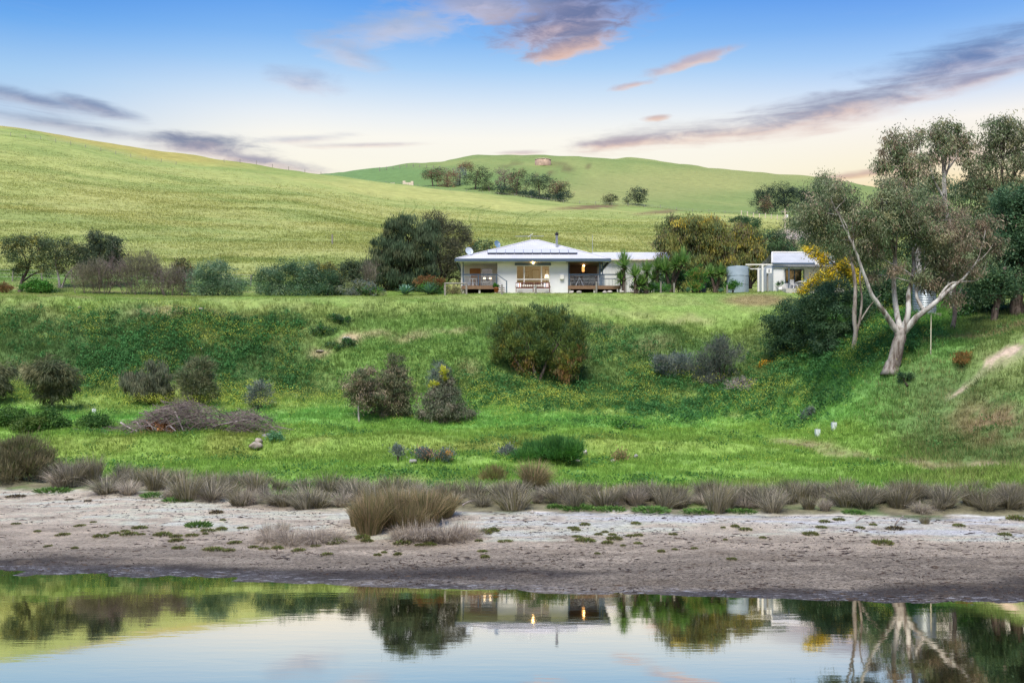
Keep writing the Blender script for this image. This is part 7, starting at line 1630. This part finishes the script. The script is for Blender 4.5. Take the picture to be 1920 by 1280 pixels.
for i, (x, y, w, h) in enumerate(((260, 905, 34, 10), (190, 916, 30, 9), (500, 935, 34, 8), (585, 940, 24, 7), (960, 952, 40, 8), (1085, 955, 60, 10), (1145, 957, 50, 9), (1220, 958, 70, 9), (1310, 960, 60, 7), (1390, 960, 50, 7), (1600, 962, 40, 7), (1040, 952, 30, 8), (100, 922, 60, 9), (290, 930, 50, 8), (340, 938, 60, 7))):
    cush(x, y, w, h * 1.3, CUB, 'green ground cover edging the sedges ' + LB(x), i, 'green ground cover patches along the sedge row')

# ------------------------------------------------------------------ tree guards
mg = solid('guard_white', A(232, 238, 236), .5, var=.05)
for px, py, lab, grp in ((1532, 819, 'nearer white tree guard on the meadow at right', 'white tree guards'), (1563, 806, 'farther white tree guard up the slope at right', 'white tree guards'), (176, 775, 'small pale tree guard among the yellow flowers near the left edge', 'white tree guards')):
    g = gh(px, py, 45, 78); t = thing('tree_guard', lab, 'tree guard', tuple(g), .5, grp)
    w, h = (.17, .48) if px > 1000 else (.12, .34)
    for a in range(3):
        o = MB().box(-w, w, -.012, .012, -.05, h).build('panel', mg, t)
        o.rotation_euler = (0, 0, a * 2 * math.pi / 3); o.location = (-math.sin(a * 2 * math.pi / 3) * -w * .58, -math.cos(a * 2 * math.pi / 3) * w * .58, 0)
    MB().tube([(0, 0, -.1), (0, 0, h + .12)], [.018, .018], 5).build('stake', M['timber_grey'], t)

# ------------------------------------------------------------------ scattered ground cover (nobody could count it)
def protos(name, makers):
    c = bpy.data.collections.new(name)
    for i, mb in enumerate(makers):
        me = mb.mesh(name); me.materials.append(M['scatter']); c.objects.link(bpy.data.objects.new(name + '_sprig', me))
    return c
def blades(seed, n, h, spread, w, r=.12):
    rng = np.random.default_rng(seed); mb = MB()
    a = rng.random(n) * 2 * math.pi; rr = r * rng.random(n) ** .5
    P = np.stack([np.cos(a) * rr, np.sin(a) * rr, np.full(n, -.02)], 1)
    D = np.stack([np.cos(a) * spread * rng.random(n), np.sin(a) * spread * rng.random(n), np.ones(n)], 1)
    c = np.ones((n, 3)) * (1 + (rng.random((n, 1)) - .5) * .6) * np.array([1, 1, .9])
    leaves(mb, P, D, h * (.5 + .7 * rng.random(n)), w, c, rng); return mb
def weed(seed, n, h, leafw, r, flowers=0, fcol=(1, 1, 1), lc=(1, 1, 1)):
    rng = np.random.default_rng(seed); mb = MB()
    P = np.stack([rng.normal(size=n) * r, rng.normal(size=n) * r, h * rng.random(n) ** 1.2 * .75], 1)
    D = rng.normal(size=(n, 3)) + np.array([0, 0, .5])
    leaves(mb, P, D, leafw * 2.2, leafw, np.asarray(lc) * (1 + (rng.random((n, 1)) - .5) * .6), rng)
    if flowers:
        P = np.stack([rng.normal(size=flowers) * r * 1.1, rng.normal(size=flowers) * r * 1.1, h * (.62 + .45 * rng.random(flowers))], 1)
        leaves(mb, P, rng.normal(size=(flowers, 3)), .045, .036, np.asarray(fcol) * (1 + (rng.random((flowers, 1)) - .5) * .3), rng)
    return mb
def scatter(name, label, used_faces, dens, protos_c, dmax, smin, smax, tint, seed, lo, hi, tilt=.18):
    """points on a copy of the ground between two lines, each carrying a plant; tint is read from the plant's own place"""
    nd = len(DM); j = np.arange(nd - 1); i = np.arange(len(UM) - 1); I, J = np.meshgrid(i, j, indexing='ij')
    dq = .25 * (dens[I, J] + dens[I + 1, J] + dens[I, J + 1] + dens[I + 1, J + 1])
    sel = (dq > .01) & (UM[I] > -500) & (UM[I] < 2450); I, J = I[sel], J[sel]
    q = np.stack([I * nd + J, (I + 1) * nd + J, (I + 1) * nd + J + 1, I * nd + J + 1], 1)
    used, inv = np.unique(q, return_inverse=True)
    V = np.stack([XX.ravel()[used], DD.ravel()[used], ZZ.ravel()[used]], 1)
    me = MB().add(V, inv.reshape(-1, 4)).mesh(name)
    a = me.attributes.new('dens', 'FLOAT', 'POINT'); a.data.foreach_set('value', dens.ravel()[used].astype(np.float32))
    c = me.attributes.new('tint', 'FLOAT_COLOR', 'POINT'); c.data.foreach_set('color', np.concatenate([tint.reshape(-1, 3)[used], np.ones((len(used), 1))], 1).astype(np.float32).ravel())
    me.materials.append(M['scatter'])
    o = bpy.data.objects.new(name, me); COL.objects.link(o); tag(o, label, None, None, 'stuff')
    ng = bpy.data.node_groups.new(name, 'GeometryNodeTree')
    ng.interface.new_socket('Geometry', in_out='INPUT', socket_type='NodeSocketGeometry'); ng.interface.new_socket('Geometry', in_out='OUTPUT', socket_type='NodeSocketGeometry')
    N = ng.nodes; L = ng.links
    gi, go = N.new('NodeGroupInput'), N.new('NodeGroupOutput')
    dp = N.new('GeometryNodeDistributePointsOnFaces'); dp.distribute_method = 'RANDOM'
    na = N.new('GeometryNodeInputNamedAttribute'); na.data_type = 'FLOAT'; na.inputs['Name'].default_value = 'dens'
    mu = N.new('ShaderNodeMath'); mu.operation = 'MULTIPLY'; mu.inputs[1].default_value = dmax
    L.new(na.outputs['Attribute'], mu.inputs[0]); L.new(mu.outputs[0], dp.inputs['Density']); dp.inputs['Seed'].default_value = seed
    ci = N.new('GeometryNodeCollectionInfo'); ci.inputs['Collection'].default_value = protos_c; ci.inputs['Separate Children'].default_value = True; ci.inputs['Reset Children'].default_value = True
    ip = N.new('GeometryNodeInstanceOnPoints'); ip.inputs['Pick Instance'].default_value = True
    rv = N.new('FunctionNodeRandomValue'); rv.data_type = 'FLOAT_VECTOR'; rv.inputs[0].default_value = (-tilt, -tilt, 0); rv.inputs[1].default_value = (tilt, tilt, 6.28)
    rz_ = N.new('FunctionNodeRandomValue'); rz_.data_type = 'FLOAT'; rz_.inputs[2].default_value = smin; rz_.inputs[3].default_value = smax; rz_.inputs['Seed'].default_value = 3
    L.new(gi.outputs[0], dp.inputs['Mesh']); L.new(dp.outputs['Points'], ip.inputs['Points']); L.new(ci.outputs[0], ip.inputs['Instance'])
    L.new(rv.outputs[0], ip.inputs['Rotation']); L.new(rz_.outputs[1], ip.inputs['Scale']); L.new(ip.outputs[0], go.inputs[0])
    md = o.modifiers.new('scatter', 'NODES'); md.node_group = ng
    return o
inb = sstep(3.2, 6.0, DD - SANDD + (N2 - .5) * 2)
MEAD = inb * (1 - sstep(74, 77, DD))
BANK = sstep(72, 76, DD) * (1 - sstep(83.5, 86.5, DD))
LAWN = sstep(85, 88, DD) * (1 - sstep(104, 106, DD))
BARE = np.zeros_like(XX)
for (a, b, ru, rp, rot, k_) in ((655, 634, 22, 9, 0, .9), (600, 655, 20, 5, 0, .7), (705, 628, 30, 6, 0, .6), (770, 640, 34, 9, 0, .5), (1860, 790, 75, 42, -8, .6)): BARE = np.maximum(BARE, ell(UU, RAW, a, b, ru, rp, rot, .6) * k_)
tdist = np.abs(RAW + (N2 - .5) * 26 - np.interp(UU, [1700, 1760, 1790, 1850, 1920, 2000, 2300], [770, 752, 738, 690, 655, 620, 560])) / np.interp(UU, [1760, 1800, 1860, 1920, 2100], [3, 7, 15, 26, 34])
BARE = np.maximum(BARE, (1 - sstep(.5, 1.3, tdist)) * sstep(1765, 1800, UU))
trd = np.abs(RAW - np.interp(UU, [1430, 1500, 1560, 1640, 1760, 1920, 2200], [829, 835, 845, 860, 874, 881, 886])) / 9
BARE = np.maximum(BARE, (1 - sstep(.4, 1.2, trd)) * sstep(1425, 1480, UU) * .8)
short = protos('meadow_grass', [blades(i, 12, .22, .7, .022, .16) for i in range(4)])
tall = protos('bank_grass', [blades(10 + i, 14, .42, .7, .026, .2) for i in range(4)])
tiny = protos('lawn_grass', [blades(20 + i, 10, .09, .9, .016, .16) for i in range(3)])
GT = GC * (0.95 + .3 * (N2 - .5))[..., None]
patch = .35 + .65 * sstep(.36, .6, fbm(XX * .35, DD * .5, 81, 4))
scatter('meadow_grass', 'short bright green grass and herbs over the meadow', None, MEAD * (1 - BARE) * patch, short, 34, .6, 1.5, GT * 1.05, 1, 0, 0)
scatter('bank_grass', 'longer rough grass on the steep bank', None, np.clip(BANK + sstep(1500, 1700, UU) * inb * (1 - sstep(86, 90, DD)) * .4, 0, 1) * (1 - BARE) * (.3 + .7 * patch), tall, 24, .5, 1.3, GT, 2, 0, 0)
scatter('lawn_grass', 'mown lawn grass along the top of the bank', None, LAWN * sstep(1750, 1500, UU), tiny, 26, .7, 1.5, GT * 1.05, 3, 0, 0)
dk = np.asarray(A(60, 104, 50))
def blobs(lst, jit=16):
    m_ = np.zeros_like(XX); r_ = RAW + (N2 - .5) * jit * 1.6 + (N1 - .5) * jit * 1.6
    for b in lst: m_ = np.maximum(m_, ell(UU + (N1 - .5) * 60, r_, *b[:4], b[4] if len(b) > 4 else 0, .55) * (b[5] if len(b) > 5 else 1))
    return m_ * (1 - sstep(82.5, 84.5, DD)) * (DD > 38)
MUST = blobs([(310, 650, 190, 62), (430, 615, 130, 40), (500, 595, 90, 26, 0, .8), (230, 690, 130, 40), (470, 690, 110, 50, 0, .6), (160, 655, 60, 36, 0, .9), (1160, 665, 100, 60, 0, .35), (1090, 740, 200, 28), (1230, 735, 130, 40, 0, .8), (1320, 745, 70, 30), (1440, 715, 150, 36, 22), (1560, 675, 110, 40, 24, .9), (1490, 765, 90, 24, 10, .7), (1690, 640, 60, 36, 25, .5), (1180, 600, 120, 30, 0, .3), (60, 620, 90, 50, 0, .35)])
flow = sstep(.40, .62, fbm(XX * .32, DD * .32, 91, 4))
scatter('mustard_leaves', 'dark green leafy mustard weeds in drifts on the bank', None, MUST * (.3 + .7 * sstep(.38, .55, fbm(XX * .4, DD * .4, 93, 3))), protos('mustard_leaves', [weed(i, 46, .75, .075, .2, 0) for i in range(3)]), 10, .5, 1.3, np.ones(XX.shape + (3,)) * np.asarray(A(76, 124, 70)) * (.8 + .5 * N2[..., None]), 4, 0, 0)
YEL = A(224, 232, 104, 1.0)
BAND = blobs([(330, 752, 360, 17), (70, 742, 130, 20), (600, 755, 120, 15), (950, 765, 60, 16), (1130, 752, 230, 16, 0, .8), (1010, 745, 90, 16, 0, .7)], 8)
fl = protos('mustard_flowers', [weed(40 + i, 8, .85, .04, .26, 34, YEL, A(120, 156, 70)) for i in range(3)])
one = np.ones(XX.shape + (3,))
scatter('mustard_flowers', 'yellow mustard flowers over the drifts and along the foot of the bank', None, np.clip(MUST * flow ** 1.6 * .9 + BAND * (.5 + .5 * flow), 0, 1), fl, 5.5, .5, 1.3, one, 5, 0, 0)
lowf = protos('meadow_flowers', [weed(50 + i, 6, .34, .03, .3, 12, YEL, A(110, 160, 56)) for i in range(2)])
scatter('meadow_flowers', 'sparse small yellow flowers in the meadow grass', None, MEAD * (.25 + .75 * flow) * (blobs([(1100, 785, 420, 26), (420, 800, 420, 30, 0, .4), (1450, 775, 260, 50), (1250, 870, 300, 20, 0, .5), (350, 868, 260, 14, 0, .7), (700, 790, 200, 26)], 8)), lowf, 1.5, .6, 1.2, one, 6, 0, 0)
dockp = protos('broadleaf_weeds', [weed(60 + i, 30, .3, .07, .3) for i in range(3)])
scatter('broadleaf_weeds', 'clumps of darker broad-leaved weeds in the meadow and bank', None, (MEAD * sstep(.55, .66, fbm(XX * .2, DD * .4, 95, 4)) * .8 + BANK * sstep(84.5, 82.5, DD) * sstep(.5, .62, fbm(XX * .25, DD * .3, 97, 4))) * (1 - BARE), dockp, 2.6, .5, 1.2, one * np.asarray(A(80, 124, 64)), 7, 0, 0)
# pale dry stalks on the right-hand slope, and rough grass along the paddock fence
scatter('dry_grass', 'pale dry grass stalks on the right-hand slope and along the fence line', None, np.clip(blobs([(1800, 790, 170, 90, -20)], 10) * inb * .8 * (1 - BARE) + sstep(316, 319, DD) * (1 - sstep(324, 328, DD)) * (UU > 430) * (UU < 1500) * .12, 0, 1), protos('dry_grass', [blades(70 + i, 9, .5, .8, .016, .2) for i in range(3)]), 9, .5, 1.3, one * np.asarray(A(146, 144, 98)), 8, 0, 0)
# rough top growth of the pasture, near part
field_t = protos('pasture_grass', [blades(80 + i, 12, .34, 1.0, .05, .5) for i in range(3)])
scatter('pasture_grass', 'rough growth of the pasture on the near hill', None, sstep(103, 108, DD) * (1 - sstep(200, 300, DD)) * (.3 + .7 * sstep(.4, .6, fbm(XX * .06, DD * .2, 99, 4))), field_t, 3.2, .6, 1.4, GC, 9, 0, 0)
# dark flecks of dead weed on the mud
litter = MB(); rng = np.random.default_rng(77)
nl = 11000; u = rng.uniform(-300, 2250, nl); tt = rng.random(nl) ** 1.1
dl_ = np.interp(u, SHORE_U, WATER_D) + .15 + tt * (np.interp(u, SHORE_U, SAND_D) - np.interp(u, SHORE_U, WATER_D) - .3)
keep = fbm((u - CX) / F * dl_ * .4, dl_ * 1.2, 101, 3) > .45; u, dl_, tt = u[keep], dl_[keep], tt[keep]
zz = height(u, dl_); x = (u - CX) / F * dl_; n = len(u)
aa = rng.normal(size=n) * .45; ln = .03 + .16 * rng.random(n) ** 4 ; hgt = .008 + .03 * rng.random(n) ** 2
dx = np.cos(aa) * ln; dy = np.sin(aa) * ln; wx, wy = -np.sin(aa) * ln * .35, np.cos(aa) * ln * .35
V = np.stack([np.stack([x - dx, dl_ - dy, zz], 1), np.stack([x + wx, dl_ + wy, zz], 1), np.stack([x + dx, dl_ + dy, zz], 1), np.stack([x - wx, dl_ - wy, zz], 1), np.stack([x, dl_, zz + hgt], 1)], 1)
b = np.arange(n)[:, None] * 5
T = np.concatenate([b + np.array([[0, 1, 4]]), b + np.array([[1, 2, 4]]), b + np.array([[2, 3, 4]]), b + np.array([[3, 0, 4]])])
litter.add(V.reshape(-1, 3), None, T, np.repeat(np.asarray(leafc((66, 56, 50), (86, 74, 64), (50, 44, 42)))[rng.integers(0, 3, n)], 5, 0))
o = litter.build('shore_litter', M['blade']); tag(o, 'small dark flecks of dead weed over the mud and sand', kind='stuff')
# sticks lying in the sedge row
for i, (px, py, ln, a) in enumerate(((1270, 950, 52, .05), (1285, 946, 44, -.25), (880, 950, 26, .1), (1620, 980, 30, .1), (1690, 985, 22, .2))):
    d = hit(px, py, 36, 56); s = d / F; g = ground(px, d)
    tag(MB().tube(bez((-ln * s / 2, 0, .06), (0, .1, .3), (ln * s / 2, .15 + a, .12 + a), 8), np.linspace(.035, .015, 8), 5, (1.3, 1.3, 1.3)).build('driftwood', M['dead_wood'], None, True, tuple(g)), ('pale bent stick arching over the green ground cover in the shore row', 'second pale stick behind the bent one in the shore row', 'short pale stick right of the big sedge clump', 'thin dark stick on the white sand at right', 'small stick beside the tiny lone tussock')[i], 'stick', 'sticks along the shore')
